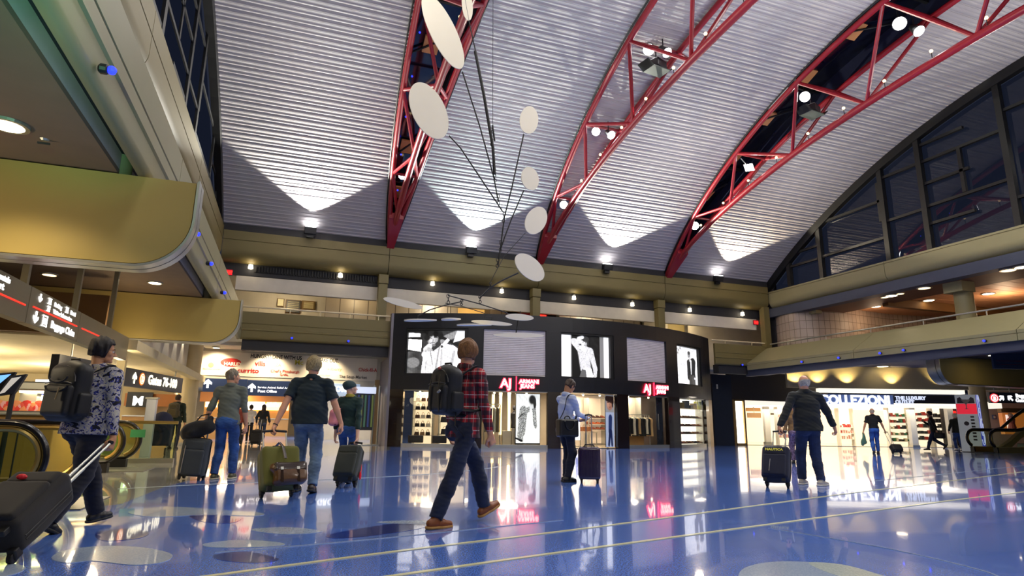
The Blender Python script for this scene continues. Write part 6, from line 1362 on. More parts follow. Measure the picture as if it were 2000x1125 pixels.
def make_obj(V, F, name, mat, parent=None):
    me = bpy.data.meshes.new(name); me.vertices.add(len(V)); me.vertices.foreach_set('co', np.asarray(V, np.float32).ravel())
    n = len(F); me.loops.add(4*n); me.loops.foreach_set('vertex_index', np.asarray(F, np.int32).ravel()); me.polygons.add(n)
    me.polygons.foreach_set('loop_start', np.arange(0, 4*n, 4, dtype=np.int32)); me.polygons.foreach_set('loop_total', np.full(n, 4, np.int32))
    me.polygons.foreach_set('use_smooth', [True]*n); me.materials.append(mat); me.update(calc_edges=True); me.validate()
    o = bpy.data.objects.new(name, me); COL.objects.link(o)
    if parent is not None: o.parent = parent
    return o
def grow(prims, h, name, mat, parent, k=.03, post=None):
    V, F = sdf_mesh(prims, h, k, post)
    return make_obj(V, F, name, mat, parent)
def rotz(a): c, s = math.cos(a), math.sin(a); return np.array([[c, -s, 0], [s, c, 0], [0, 0, 1.]])
def rotx(a): c, s = math.cos(a), math.sin(a); return np.array([[1., 0, 0], [0, c, -s], [0, s, c]])
def roty(a): c, s = math.cos(a), math.sin(a); return np.array([[c, 0, s], [0, 1., 0], [-s, 0, c]])
def wob(P, f, a, seed=0):
    r = np.random.default_rng(seed); o = 0
    for i in range(5):
        w = r.normal(0, 1, 3); w = w/np.linalg.norm(w)*f*r.uniform(.6, 1.7); o = o+np.sin(P@w+r.uniform(0, 6))
    return a*o/2.2
def ik(a, b, l1, l2, pole):
    """middle joint of a two-bone limb"""
    d = b-a; L = np.linalg.norm(d); L2 = min(L, (l1+l2)*.999); dn = d/L
    x = (l1*l1-l2*l2+L2*L2)/(2*L2); y = math.sqrt(max(0, l1*l1-x*x)); p = pole-dn*(pole@dn); p = p/(np.linalg.norm(p)+1e-9)
    return a+dn*x+p*y
SKIN = {'fair': '#d79d7c', 'tan': '#c08860', 'pale': '#e3b498'}
def cmat(name, col, rough=.85, pattern=None):
    if name in _mats: return _mats[name]
    m = pm(name, col, rough, var=.10, vscale=9, bump=.10, bscale=420, sheen=.1)
    nt = m.node_tree; N = nt.nodes; L = nt.links; b = N['Principled BSDF']
    if pattern == 'plaid':
        tc = N.new('ShaderNodeTexCoord'); sp = N.new('ShaderNodeSeparateXYZ'); L.new(tc.outputs['Object'], sp.inputs[0])
        def math_(op, a, bb=None):
            n = N.new('ShaderNodeMath'); n.operation = op
            for i, x in enumerate((a, bb)):
                if x is None: continue
                if isinstance(x, (int, float)): n.inputs[i].default_value = x
                else: L.new(x, n.inputs[i])
            return n.outputs[0]
        u = math_('ADD', sp.outputs[0], math_('MULTIPLY', sp.outputs[1], .8)); v = sp.outputs[2]
        def band(c, per, lo, hi, ph=0):
            f = math_('FRACT', math_('ADD', math_('DIVIDE', c, per), ph)); return math_('MULTIPLY', math_('GREATER_THAN', f, lo), math_('LESS_THAN', f, hi))
        def mix(c0, c1, fac):
            n = N.new('ShaderNodeMix'); n.data_type = 'RGBA'
            for i, x in ((6, c0), (7, c1)):
                if isinstance(x, tuple): n.inputs[i].default_value = x
                else: L.new(x, n.inputs[i])
            L.new(fac, n.inputs[0]); return n.outputs[2]
        c = mix(lin('#a01622'), lin('#b51f2a'), band(v, .2, .0, .5))
        c = mix(c, lin('#181a24'), math_('MULTIPLY', band(v, .115, .0, .38), .80)); c = mix(c, lin('#1a1c26'), math_('MULTIPLY', band(u, .10, .0, .40), .70))
        c = mix(c, lin('#d8cfc4'), math_('MULTIPLY', band(v, .115, .66, .72), .85)); c = mix(c, lin('#d8cfc4'), math_('MULTIPLY', band(u, .10, .68, .73), .55)); c = mix(c, lin('#101018'), math_('MULTIPLY', band(u, .10, .14, .20), .7))
        L.new(c, b.inputs['Base Color'])
    if pattern == 'floral' or pattern == 'purple':
        tc = N.new('ShaderNodeTexCoord'); n1 = N.new('ShaderNodeTexNoise'); n1.inputs['Scale'].default_value = 26; n1.inputs['Detail'].default_value = 3; n1.inputs['Distortion'].default_value = 1.2; L.new(tc.outputs['Object'], n1.inputs[0])
        r = N.new('ShaderNodeValToRGB'); r.color_ramp.interpolation = 'CONSTANT'; e = r.color_ramp.elements
        cols = (('#14141c', 0), ('#2c3590', .42), ('#b8b2a2', .48), ('#8d8ea8', .56), ('#c9bf9c', .62)) if pattern == 'floral' else (('#4a3a52', 0), ('#7a6284', .45), ('#a08ba8', .52), ('#5a4460', .6))
        e[0].color = lin(cols[0][0]); e[0].position = 0; e[1].color = lin(cols[1][0]); e[1].position = cols[1][1]
        for cc_, pp in cols[2:]: q = e.new(pp); q.color = lin(cc_)
        L.new(n1.outputs['Fac'], r.inputs[0]); L.new(r.outputs[0], b.inputs['Base Color'])
    if pattern == 'denim':
        tc = N.new('ShaderNodeTexCoord'); n1 = N.new('ShaderNodeTexNoise'); n1.inputs['Scale'].default_value = 5; n1.inputs['Detail'].default_value = 6; L.new(tc.outputs['Object'], n1.inputs[0])
        r = N.new('ShaderNodeValToRGB'); c = lin(col); r.color_ramp.elements[0].position = .35; r.color_ramp.elements[0].color = tuple(x*.55 for x in c[:3])+(1,); r.color_ramp.elements[1].position = .7; r.color_ramp.elements[1].color = tuple(min(1, x*1.5) for x in c[:3])+(1,)
        L.new(n1.outputs['Fac'], r.inputs[0]); L.new(r.outputs[0], b.inputs['Base Color'])
    return m
def hair_mat(col):
    n = 'hair_'+col.strip('#')
    if n in _mats: return _mats[n]
    m = pm(n, col, .55, var=0); nt = m.node_tree; N = nt.nodes; L = nt.links; b = N['Principled BSDF']; c = lin(col)
    tc = N.new('ShaderNodeTexCoord'); mp_ = N.new('ShaderNodeMapping'); mp_.inputs['Scale'].default_value = (150, 150, 22); L.new(tc.outputs['Object'], mp_.inputs[0])
    nz = N.new('ShaderNodeTexNoise'); nz.inputs['Scale'].default_value = 1; nz.inputs['Detail'].default_value = 3; nz.inputs['Distortion'].default_value = 1.5; L.new(mp_.outputs[0], nz.inputs[0])
    r = N.new('ShaderNodeValToRGB'); r.color_ramp.elements[0].position = .35; r.color_ramp.elements[1].position = .65
    r.color_ramp.elements[0].color = tuple(x*.45 for x in c[:3])+(1,); r.color_ramp.elements[1].color = tuple(min(1, x*1.35) for x in c[:3])+(1,)
    L.new(nz.outputs['Fac'], r.inputs[0]); L.new(r.outputs[0], b.inputs['Base Color'])
    bp = N.new('ShaderNodeBump'); bp.inputs['Strength'].default_value = .9; bp.inputs['Distance'].default_value = .006; L.new(nz.outputs['Fac'], bp.inputs['Height']); L.new(bp.outputs[0], b.inputs['Normal'])
    return m
def hand_prims(w, d, nrm, side, curl=.6, s=1., grip=None):
    """w wrist, d hand direction, nrm back-of-hand normal, side=+1 when the thumb lies towards cross(d, nrm)"""
    d = norm(d); nrm = norm(nrm-d*(nrm@d)); x = np.cross(d, nrm)*side; P = []
    pc = w+d*.05*s
    P.append(cone(w, w+d*.035*s, .026*s, .028*s)); P.append(rbox(pc+d*.005*s, np.array([.040, .048, .0155])*s, np.stack([x, d, nrm], 1), .014*s))
    for i, (o, L) in enumerate(((.030, .078), (.010, .088), (-.011, .082), (-.031, .062))):
        a = pc+d*.045*s+x*o*s; L = L*s; cur = a; dd = d; c = curl*(1+.08*i)
        for j, f in enumerate((.45, .30, .25)):
            ang = c*(.95, 1.15, .8)[j]; dd = dd*math.cos(ang)-nrm_rot(nrm, d, dd)*math.sin(ang); dd = norm(dd); nx = cur+dd*L*f
            r0 = (.0098, .009, .0082)[j]*s; P.append(cone(cur, nx, r0, r0*.92)); cur = nx
    a = w+d*.025*s+x*.026*s; m1 = a+(d*.55+x*.62-nrm*.35)*.04*s; m2 = m1+(d*.8+x*.15-nrm*.5*min(1, curl+.2))*.034*s; m3 = m2+(d*.75-x*.25*curl-nrm*.5*curl)*.026*s
    P += [cone(a, m1, .0145*s, .012*s), cone(m1, m2, .0115*s, .0105*s), cone(m2, m3, .0105*s, .0088*s)]
    return P
def nrm_rot(nrm, d, dd):
    # normal of the finger after it has bent from d to dd in the plane (d, nrm)
    c = dd@d; s_ = dd@nrm; return norm(nrm*c-d*s_)
def person(name_lab, base, heading, H=1.75, build=1., pose=None, look=(0, 0), cols=None, hair='short', top='long', hem=.0, res=.008, fem=False, skin='fair', shoes='shoe', belly=0., extra=None, loose=1., glasses=False, hairlen=1., jacket=False):
    """local frame: x to the person's right, y forwards, z up; pose gives feet and hands in that frame"""
    s = H/1.75; R = rotz(heading); base = np.array([base[0], base[1], 0.])
    q = dict(pel=(0, 0, .93), lean=0., footL=(-.10, 0, 0), footR=(.10, 0, 0), toeL=0., toeR=0., yawL=0., yawR=0., handL=(-.30, .02, .80), handR=(.30, .02, .80), elbL=(-.3, -1, 0), elbR=(.3, -1, 0), hdL=(0, .1, -1), hdR=(0, .1, -1), hnL=(-1, 0, 0), hnR=(1, 0, 0), curlL=.55, curlR=.55, twist=0., neck=0.)
    q.update(pose or {}); V = lambda k: np.array(q[k], float)*s
    pel = V('pel'); T = rotz(q['twist'])@rotx(-q['lean'])
    up = T@np.array([0, 0, 1.]); fw = T@np.array([0, 1., 0]); rt = T@np.array([1., 0, 0]); ux0 = np.array([1., 0, 0])
    sw = (.172 if fem else .192)*build**.5
    waist = pel+up*.12*s; chest = pel+up*.36*s+fw*.0; nb = pel+up*.545*s+fw*-.005*s
    shL = pel+up*.475*s-rt*sw*s; shR = pel+up*.475*s+rt*sw*s
    hipL = pel-ux0*.085*s-np.array([0, 0, .02])*s; hipR = pel+ux0*.085*s-np.array([0, 0, .02])*s
    def foot(k):
        f = V('foot'+k); an = q['toe'+k]; yw = q['yaw'+k]; D = rotz(yw)@np.array([0, math.cos(an), math.sin(an)]); U = rotz(yw)@np.array([0, -math.sin(an), math.cos(an)])
        return f, D, U
    J = {}
    for k, hip in (('L', hipL), ('R', hipR)):
        f, D, U = foot(k); ank = f+U*.085*s-D*.0; kn = ik(hip, ank, .43*s, .415*s, np.array([0, 1., .0])+ux0*(-.05 if k == 'L' else .05)); J[k] = (hip, kn, ank, f, D, U)
    A = {}
    for k, sh in (('L', shL), ('R', shR)):
        hd = V('hand'+k); el = ik(sh, hd, .285*s, .255*s, T@np.array(q['elb'+k], float)); A[k] = (sh, el, hd)
    bw = build
    sx = np.array([1., 0, 0])
    torso = lambda g=0.: [cone(pel+up*.0, waist, (.112+g)*bw*s, (.098+g)*bw*s+belly*s*.5, fdir=rt, flat=1.42), cone(waist, chest, (.098+g)*bw*s+belly*s*.5, (.112+g)*bw**.7*s, fdir=rt, flat=1.42),
                          cone(chest, pel+up*.44*s, (.110+g)*bw**.6*s, (.088+g)*s, fdir=rt, flat=1.5), cone(shL+rt*.03*s, shR-rt*.03*s, (.060+g)*s, (.060+g)*s), cone(shL+rt*.05*s-up*.02*s, nb-rt*.02*s+up*.0*s, (.05+g)*s, (.05+g)*s), cone(shR-rt*.05*s-up*.02*s, nb+rt*.02*s, (.05+g)*s, (.05+g)*s)] + ([ell(waist+fw*.06*s, np.array([.15, .10, .14])*s*(1+belly*2))] if belly else [])
    hip_p = lambda g=0.: [ell(pel-np.array([0, 0, .02])*s-fw*.02*s, (np.array([.165 if not fem else .172, .115, .12])+g)*s*np.array([bw**.8, bw**.8, 1])), ell(pel+np.array([-.075, -.055, -.06])*s, (np.array([.085, .08, .09])+g)*s), ell(pel+np.array([.075, -.055, -.06])*s, (np.array([.085, .08, .09])+g)*s)]
    # head
    hc = nb+up*(.155)*s+fw*(.02)*s+T@np.array([0, q['neck'], 0])*s
    HR = T@rotz(look[0])@rotx(look[1]); hs = s*(.97 if fem else 1.0)
    h_ = lambda x, y, z: hc+HR@np.array([x, y, z])*hs
    head = [ell(h_(0, -.012, .035), np.array([.076, .096, .088])*hs, HR), ell(h_(0, .022, -.035), np.array([.058, .070, .078])*hs, HR), cone(h_(-.03, .045, -.075), h_(.03, .045, -.075), .03*hs, .03*hs), ell(h_(0, .078, -.092), np.array([.022, .02, .018])*hs, HR),
            cone(h_(-.035, .078, .024), h_(.035, .078, .024), .012*hs, .012*hs), cone(h_(0, .088, .012), h_(0, .113, -.026), .007*hs, .0125*hs), cone(h_(-.014, .100, -.030), h_(.014, .100, -.030), .008*hs, .008*hs), cone(h_(-.018, .085, -.058), h_(.018, .085, -.058), .009*hs, .009*hs), ell(h_(-.045, .055, -.02), np.array([.024, .025, .03])*hs, HR), ell(h_(.045, .055, -.02), np.array([.024, .025, .03])*hs, HR)]
    ears = [ell(h_(sd*.078, -.005, -.008), np.array([.010, .020, .032])*hs, HR@rotz(sd*.35)) for sd in (-1, 1)]
    neck = [cone(nb-up*.05*s, h_(0, -.02, -.05), .058*s*(.85 if fem else 1.), .052*s*(.82 if fem else 1.)), cone(nb-up*.03*s+fw*-.01*s, h_(0, -.05, -.02), .05*s, .05*s*(.8 if fem else 1))]
    arms = []; hands = []
    for k, sg in (('L', -1), ('R', 1)):
        sh, el, hd = A[k]; arms += [cone(sh, el, .047*s*bw**.5, .040*s*bw**.4), cone(el, el+(hd-el)*.35, .041*s*bw**.4, .041*s*bw**.4), cone(el+(hd-el)*.35, hd, .040*s*bw**.4, .026*s)]
        hands += hand_prims(hd, T@np.array(q['hd'+k], float), T@np.array(q['hn'+k], float), -sg if q.get('flip'+k) else sg, q['curl'+k], s*(.92 if fem else 1.))
    legs = []
    for k in 'LR':
        hip, kn, ank, f, D, U = J[k]; legs += [cone(hip, kn, .078*s*bw**.5, .052*s*bw**.3), cone(kn, kn+(ank-kn)*.35, .050*s, .052*s), cone(kn+(ank-kn)*.35, ank, .05*s, .036*s), cone(ank-U*.03*s, ank-U*.045*s+D*.10*s, .034*s, .026*s)]
    root = thing('person', name_lab, 'person', tuple(base)); root.rotation_euler = (0, 0, heading)
    c = cols; sk = pm('skin_'+skin, SKIN[skin], .5, var=.06, vscale=20)
    grow(torso(-.012)+hip_p(-.015)+legs+arms+neck+head+hands+ears, res, 'body', sk, root, k=.012)
    # eyes
    if not jacket == 'noface':
        for sd in (-1, 1):
            e = MB().sphere(h_(sd*.031, .079, .004), .0125*hs, 10, 8); o = e.build('eye', pm('eye_white', '#e8e2da', .2, var=0), root, smooth=True)
            MB().sphere(h_(sd*.031, .0885, .004), .0058*hs, 8, 6).build('iris', pm('iris_dark', '#2a1c12', .2, var=0), o, smooth=True)
            b = MB().tube([h_(sd*.016, .091, .026), h_(sd*.032, .092, .031), h_(sd*.048, .082, .027)], .0035*hs, 6); b.build('eyebrow', pm('brow_'+c['hair'].strip('#'), c['hair'], .8), root)
        MB().tube([h_(-.022, .088, -.058), h_(0, .0955, -.057), h_(.022, .088, -.058)], .0035*hs, 6).build('lips', pm('lips', '#b0645a', .5, var=0), root)
        if glasses:
            g = MB()
            for sd in (-1, 1):
                g.tube([h_(sd*.033+.022*math.cos(a), .100-.006*abs(math.cos(a)), .004+.017*math.sin(a)) for a in np.linspace(0, 2*math.pi, 15)[:-1]], .0016, 6, closed=True); g.tube([h_(sd*.056, .094, .008), h_(sd*.08, .05, .010), h_(sd*.082, -.01, .002)], .0018, 6)
            g.tube([h_(-.011, .102, .006), h_(.011, .102, .006)], .0016, 6); g.build('glasses', pm('glasses_metal', '#8a7f70', .3, .8), root)
    # hair / hat
    hm = hair_mat(c['hair'])
    def hairpost(P, D):
        L = (P-hc)@HR/hs
        face = np.maximum(L[:, 1]-(.055+.35*np.clip(L[:, 2]-.035, -.02, .06)*1.2), 0)       # front hairline
        Dm = D-wob(L*[1, 1, .45], 120, .0045*s, 3)-wob(L, 38, .0055*s, 5)
        cutf = np.where(L[:, 2] < .075, L[:, 1]-.045-.25*(L[:, 2]-.02), -1.)
        nape = -(L[:, 2]+(.055 if hairlen >= 1 else .02)+.9*np.clip(L[:, 1]+.02, 0, 1)*.9)
        if hair == 'bald':
            topc = L[:, 2]-.045+.25*np.clip(L[:, 1]+.05, -.1, .2); Dm = np.maximum(Dm, topc*hs)
        return np.maximum(np.maximum(Dm, cutf*hs), nape*hs)
    if hair in ('short', 'bald', 'thick'):
        g = {'short': .010, 'bald': .007, 'thick': .024}[hair]
        grow([ell(h_(0, -.014, .037), (np.array([.078, .098, .090])+g)*hs, HR), ell(h_(0, -.035, -.01), (np.array([.066, .066, .07])+g*.8)*hs, HR)], res*.75, 'hair', hm, root, k=.02, post=hairpost)
    elif hair == 'long':
        def lp(P, D):
            L = (P-hc)@HR/hs; return np.maximum(D-wob(L*[1, 1, .3], 70, .004, 3), np.where(L[:, 2] < .07, L[:, 1]-.03, -1)*hs)
        grow([ell(h_(0, -.014, .037), np.array([.094, .112, .102])*hs, HR), cone(h_(0, -.05, 0), h_(0, -.085, -.24), .088*hs, .075*hs), cone(h_(-.06, -.02, -.02), h_(-.07, -.05, -.2), .035*hs, .03*hs), cone(h_(.06, -.02, -.02), h_(.07, -.05, -.2), .035*hs, .03*hs)], res*1., 'hair', hm, root, k=.03, post=lp)
    elif hair == 'beanie':
        def bp_(P, D):
            L = (P-hc)@HR/hs; return np.maximum(D-wob(L, 45, .003, 8), (-(L[:, 2]-.006+.30*L[:, 1]*-1))*hs)
        grow([ell(h_(0, -.014, .037), np.array([.090, .110, .102])*hs, HR), ell(h_(0, -.075, .055), np.array([.085, .075, .075])*hs, HR)], res*.75, 'beanie', cmat('beanie_knit', c.get('hat', '#1d3b42')), root, k=.05, post=bp_)
    # trousers
    tr = c['trousers']; tm = cmat('trousers_'+tr.strip('#')+c.get('tpat', ''), tr, .85, c.get('tpat'))
    lo_ = loose
    P_ = hip_p(.006)+[cone(pel, waist-up*.03*s, .115*bw*s, .104*bw*s, fdir=rt, flat=1.42)]; cuts = []
    for k in 'LR':
        hip, kn, ank, f, D, U = J[k]; P_ += [cone(hip, kn, .092*s*bw**.5*lo_**.5, .066*s*lo_), cone(kn, kn+(ank-kn)*.4, .066*s*lo_, .064*s*lo_), cone(kn+(ank-kn)*.4, ank+norm(kn-ank)*.0, .064*s*lo_, .054*s*lo_, cut=.0001)]
    def tpost(P, D): 
        w = wob(P*[1, 1, 2.2], 26, .0045, 11)+wob(P*[1, 1, 2.5], 60, .002, 12); return np.maximum(D-w, (P-waist)@up-.02*s)
    grow(P_, res, 'trousers', tm, root, k=.025, post=tpost)
    # shoes
    for k in 'LR':
        hip, kn, ank, f, D, U = J[k]; X = np.cross(D, U); Rr = np.stack([X, D, U], 1)
        sc = .92 if fem else 1.
        up_ = [cone(f-D*.055*s+U*.045*s, f+D*.06*s+U*.045*s, .038*s*sc, .040*s*sc), cone(f+D*.06*s+U*.042*s, f+D*.155*s*sc+U*.034*s, .040*s*sc, .028*s*sc, fdir=X, flat=1.25), cone(f-D*.02*s+U*.05*s, ank+norm(kn-ank)*.02, .042*s, .042*s)]
        sp_ = lambda P, Dd: np.maximum(Dd, -((P-f)@U-.016*s))
        o = grow(up_, res*.8, 'shoe', pm('shoe_leather_'+c['shoe'].strip('#'), c['shoe'], .4, var=.15, vscale=20), root, k=.02, post=sp_)
        so = [cone(f-D*.055*s+U*.012*s, f+D*.06*s+U*.012*s, .045*s*sc, .045*s*sc), cone(f+D*.06*s+U*.012*s, f+D*.155*s*sc+U*.012*s, .047*s*sc, .034*s*sc, fdir=X, flat=1.15)]
        def so_(P, Dd): z = (P-f)@U; return np.maximum(Dd, np.maximum(z-.024*s, -z))
        oo = grow(so, res*.8, 'sole', pm('sole_'+c.get('sole', '#1a1a1a').strip('#'), c.get('sole', '#1a1a1a'), .6), o, k=.01, post=so_)
    # top
    tp = cmat('top_'+c['top'].strip('#')+c.get('pat', ''), c['top'], .85, c.get('pat')); g = .012 if not jacket else .022
    TP = torso(g)+[cone(shL, shL+(A['L'][1]-shL)*.25, (.058+g*.6)*s, (.056+g*.6)*s), cone(shR, shR+(A['R'][1]-shR)*.25, (.058+g*.6)*s, (.056+g*.6)*s)]
    hemz = pel+up*(hem-.02)*s
    TP += [cone(pel-up*.12*s, waist, (.122+g)*bw*s*(1.04 if not jacket else 1.04), (.108+g)*bw*s+belly*s*.5, fdir=rt, flat=1.38)]
    for k in 'LR':
        sh, el, hd = A[k]
        if top == 'short': e = sh+(el-sh)*.78; TP += [cone(sh, e, .063*s*bw**.5, .066*s*bw**.5, cut=.0001)]
        elif top == 'rolled': e = el+(hd-el)*.25; TP += [cone(sh, el, .060*s, .052*s), cone(el, e, .053*s, .050*s, cut=.0001)]
        elif top == '34': e = el+(hd-el)*.55; TP += [cone(sh, el, .060*s, .052*s), cone(el, e, .053*s, .046*s, cut=.0001)]
        else: e = el+(hd-el)*.93; gg = .010 if jacket else 0; TP += [cone(sh, el, (.060+gg)*s*bw**.4, (.052+gg)*s*bw**.3), cone(el, e, (.052+gg)*s*bw**.3, (.038+gg)*s, cut=.0001)]
    nbase = nb-up*.0*s
    def spost(P, D):
        w = wob(P*[1, 1, 1.6], 20, .005, 21)+wob(P*[1.4, 1, 2.6], 48, .0022, 22)
        D = np.maximum(D-w, -((P-hemz)@up)); 
        v = P-nbase; ax = v@up; rad_ = np.linalg.norm(v-ax[:, None]*up, axis=1); neckcut = np.where((ax > .022*s), .062*s-rad_, -1)
        return np.maximum(D, neckcut)
    grow(TP, res, 'shirt' if not jacket else 'jacket', tp, root, k=.022, post=spost)
    if c.get('collar'):
        cm = cmat('collar_'+c['collar'].strip('#'), c['collar']) if c['collar'] != 'same' else tp
        pts = [nbase+rt*math.cos(a)*.066*s+fw*(math.sin(a)*.062-.004)*s+up*(.010-.014*math.sin(a))*s for a in np.linspace(0, 2*math.pi, 20)[:-1]]
        MB().tube(pts, .021*s, 8, closed=True, flat=1.6).build('collar', cm, root, smooth=True)
    # lower neck seam of belt
    if c.get('belt'):
        MB().tube([pel+up*.085*s+rt*math.cos(a)*.158*bw*s+fw*math.sin(a)*.112*bw*s for a in np.linspace(0, 2*math.pi, 24)[:-1]], .016*s, 8, closed=True, flat=1.4).build('belt', m_black, root, smooth=True)
    if q.get('watch'):
        k = q['watch']; sh, el, hd = A[k]; dn = norm(hd-el); a = np.cross(dn, [0, 0, 1]); a = norm(a); b_ = np.cross(dn, a)
        MB().tube([hd-dn*.02+a*.029*s*math.cos(t)+b_*.029*s*math.sin(t) for t in np.linspace(0, 2*math.pi, 16)[:-1]], .007, 6, closed=True).build('watch', m_black, root)
    fr = dict(T=T, up=up, fw=fw, rt=rt, nb=nb, pel=pel, waist=waist, shL=shL, shR=shR, A=A, J=J, s=s, R=R, base=base, root=root, hc=hc)
    fr['W'] = lambda p: base+R@np.array(p, float)      # local -> world
    fr['L'] = lambda p: R.T@(np.array(p, float)-base)
    return fr
def heading_of(dx, dy): return math.atan2(-dx, dy)
# ================================================================= LUGGAGE AND BAGS
m_bk = cmat('black_nylon', '#121214', .6)
def frame_of(axis, front):
    """axis: long axis of the case (up), front: rough direction of the pocket side"""
    Z = norm(axis); Y = -norm(np.array(front)-Z*(np.array(front)@Z)); X = np.cross(Y, Z); return X, Y, Z
def suitcase(label, wheel, hand, front, w, d, h, mat, soft=True, wheels=2, rods=.16, grip=True, trim=None, pocket=True, name='suitcase', group=None, res=.012, piping=None):
    """wheel: point on the floor midway between the pull-side wheels; hand: where the grip is held"""
    hand = np.array(hand, float)
    if not hasattr(wheel, '__len__'):       # distance from below the hand to the wheels, straight back along 'front'
        fh = norm([front[0], front[1], 0]); wheel = np.array([hand[0], hand[1], 0])+fh*wheel; front = (fh[0], fh[1], .3)
    wheel = np.array(wheel, float); ax = norm(hand-wheel); X, Y, Z = frame_of(ax, front)
    t = thing(name, label, 'suitcase', tuple(wheel), group)
    r = .038; o = wheel+np.array([0, 0, r])                     # wheel centre line
    F = lambda x, y, z: o+X*x+Y*y+Z*z
    Rm = np.stack([X, Y, Z], 1)
    c = F(0, -d/2+.01, h/2+.02) - wheel
    def sh(P, D): return D-wob(P@Rm*[1, 1, 1.5], 14, .004 if soft else 0, 2)
    V, Fc = sdf_mesh([rbox(c, (w/2, d/2, h/2), Rm, .055 if soft else .045)], res, .02, sh); body = make_obj(V, Fc, 'shell', mat, t)
    if pocket:
        V, Fc = sdf_mesh([rbox(c-Y*(d/2)-Z*h*.12, (w*.42, .035, h*.33), Rm, .03)], res, .02, sh); make_obj(V, Fc, 'front_pocket', mat, t)
        V, Fc = sdf_mesh([rbox(c-Y*(d/2-.01)+Z*h*.32, (w*.40, .028, h*.12), Rm, .025)], res, .02, sh); make_obj(V, Fc, 'top_pocket', mat, t)
    zz = pm('zip_line', '#050505', .4) if piping is None else piping
    for yy in (-d*.32, -d*.42):
        P = [F(sx*(w/2+.002), yy-.0, z) for (sx, z) in ((-1, .08), (-1, h*.5), (-1, h-.03))]+[F(x, yy, h+.022) for x in (-w*.4, 0, w*.4)]+[F(sx*(w/2+.002), yy, z) for (sx, z) in ((1, h-.03), (1, h*.5), (1, .08))]
        part(MB().tube(P, .004, 6), 'zip', zz, t)
    L = np.linalg.norm(hand-o)
    for sx in (-1, 1):
        part(MB().tube([F(sx*rods/2, -.015, h*.9), F(sx*rods/2, -.015, L-.02)], .0095, 8), 'pull_rod', m_alu, t, smooth=True)
        part(MB().tube([F(sx*rods/2, -.015, h), F(sx*rods/2, -.015, h+(L-h)*.5)], .013, 8), 'pull_sleeve', m_alu, t, smooth=True)
        part(MB().lathe(F(sx*(w/2-.05), .0, 0), [(r, -.018), (r, .018)], 16, X), 'wheel', m_black, t, bevel=.006); part(MB().obox(F(sx*(w/2-.05), -.02, .03), X*.03, Y*.04, Z*.035), 'wheel_housing', m_black, t, bevel=.01)
        if wheels == 4: part(MB().lathe(F(sx*(w/2-.05), -d+.05, 0), [(r, -.016), (r, .016)], 16, X), 'wheel', m_black, t, bevel=.006); part(MB().obox(F(sx*(w/2-.05), -d+.05, .035), X*.022, Y*.03, Z*.03), 'wheel_housing', m_black, t, bevel=.008)
        else: part(MB().obox(F(sx*(w/2-.07), -d+.06, .0), X*.03, Y*.02, Z*.03), 'foot', m_black, t, bevel=.006)
    part(MB().tube([F(-rods/2-.012, -.015, L), F(0, -.015, L+.012), F(rods/2+.012, -.015, L)], .016, 8), 'grip', m_black, t, smooth=True)
    part(MB().tube([F(-.09, -d/2, h+.02), F(-.07, -d/2, h+.055), F(.07, -d/2, h+.055), F(.09, -d/2, h+.02)], .012, 8), 'top_handle', m_black, t, smooth=True)
    return t, F, Rm, c
def backpack(fr, label, w=.32, h=.44, d=.17, mat=None, off=0., drop=0., straps=True, res=.009):
    mat = mat or m_bk; s = fr['s']; up, fw, rt = fr['up'], fr['fw'], fr['rt']; R = fr['R']
    c = fr['pel']+up*(.30-drop)*s-fw*(.145*s+d/2)+rt*off; Rm = np.stack([rt, fw, up], 1); W = fr['W']
    t = thing('backpack', label, 'backpack', tuple(W(c))); wl = lambda P: (np.array([W(p) for p in P])-np.array(t.location))
    def g(prims, name, m, k=.03, post=None):
        V, F = sdf_mesh(prims, res, k, post); V = V@R.T+fr['base']-np.array(t.location); return make_obj(V, F, name, m, t)
    w_ = lambda P, D: D-wob(P, 18, .005, 4)
    g([rbox(c, (w/2, d/2, h/2), Rm, .07), ell(c+up*h*.30, (w*.42, d*.5, h*.26), Rm)], 'main_bag', mat, .05, w_)
    g([rbox(c-fw*d*.5-up*h*.14, (w*.40, .045, h*.28), Rm, .04)], 'front_pocket', mat, .03, w_)
    for sx in (-1, 1):
        g([rbox(c+rt*sx*w*.5-up*h*.2, (.03, d*.36, h*.2), Rm, .025)], 'side_pocket', mat, .02, w_)
    def tube(P, r, nm, m, flat=1.): 
        Q = [W(p) for p in P]; return part(MB().tube(Q, r, 8, flat=flat), nm, m, t, smooth=True)
    tube([c+rt*-.05+up*h*.5-fw*-.02, c+rt*-.04+up*(h*.5+.05), c+rt*.04+up*(h*.5+.05), c+rt*.05+up*h*.5-fw*-.02], .01, 'top_loop', m_black)
    tube([c-fw*(d*.5+.03)+rt*x*w*.40+up*(h*(.14)+.02*math.cos(x*1.5)) for x in np.linspace(-1, 1, 9)], .005, 'zip', pm('zip_grey', '#5a5a58', .4, .5))
    tube([c-fw*(d*.5)+rt*math.sin(a)*w*.40+up*(h*.16+h*.30*math.cos(a)) for a in np.linspace(-1.5, 1.5, 12)], .005, 'zip', pm('zip_grey', '#5a5a58', .4, .5))
    if straps:
        for k, sx in (('L', -1), ('R', 1)):
            sh = fr['sh'+k]; inn = sh-rt*sx*.055*s
            P = smooth_line([c+fw*d*.5+rt*sx*.07+up*h*.34, inn-fw*.07*s+up*.055*s, inn+up*.082*s, inn+fw*.075*s+up*.045*s, inn+fw*.125*s-up*.07*s, inn+fw*.10*s+rt*sx*.03*s-up*.22*s, sh-up*.33*s+fw*.04*s-rt*sx*.025*s, c+fw*d*.5+rt*sx*w*.42-up*h*.36], 4)
            tube(P, .022, 'shoulder_strap', mat, .45)
    return t, c, g, tube
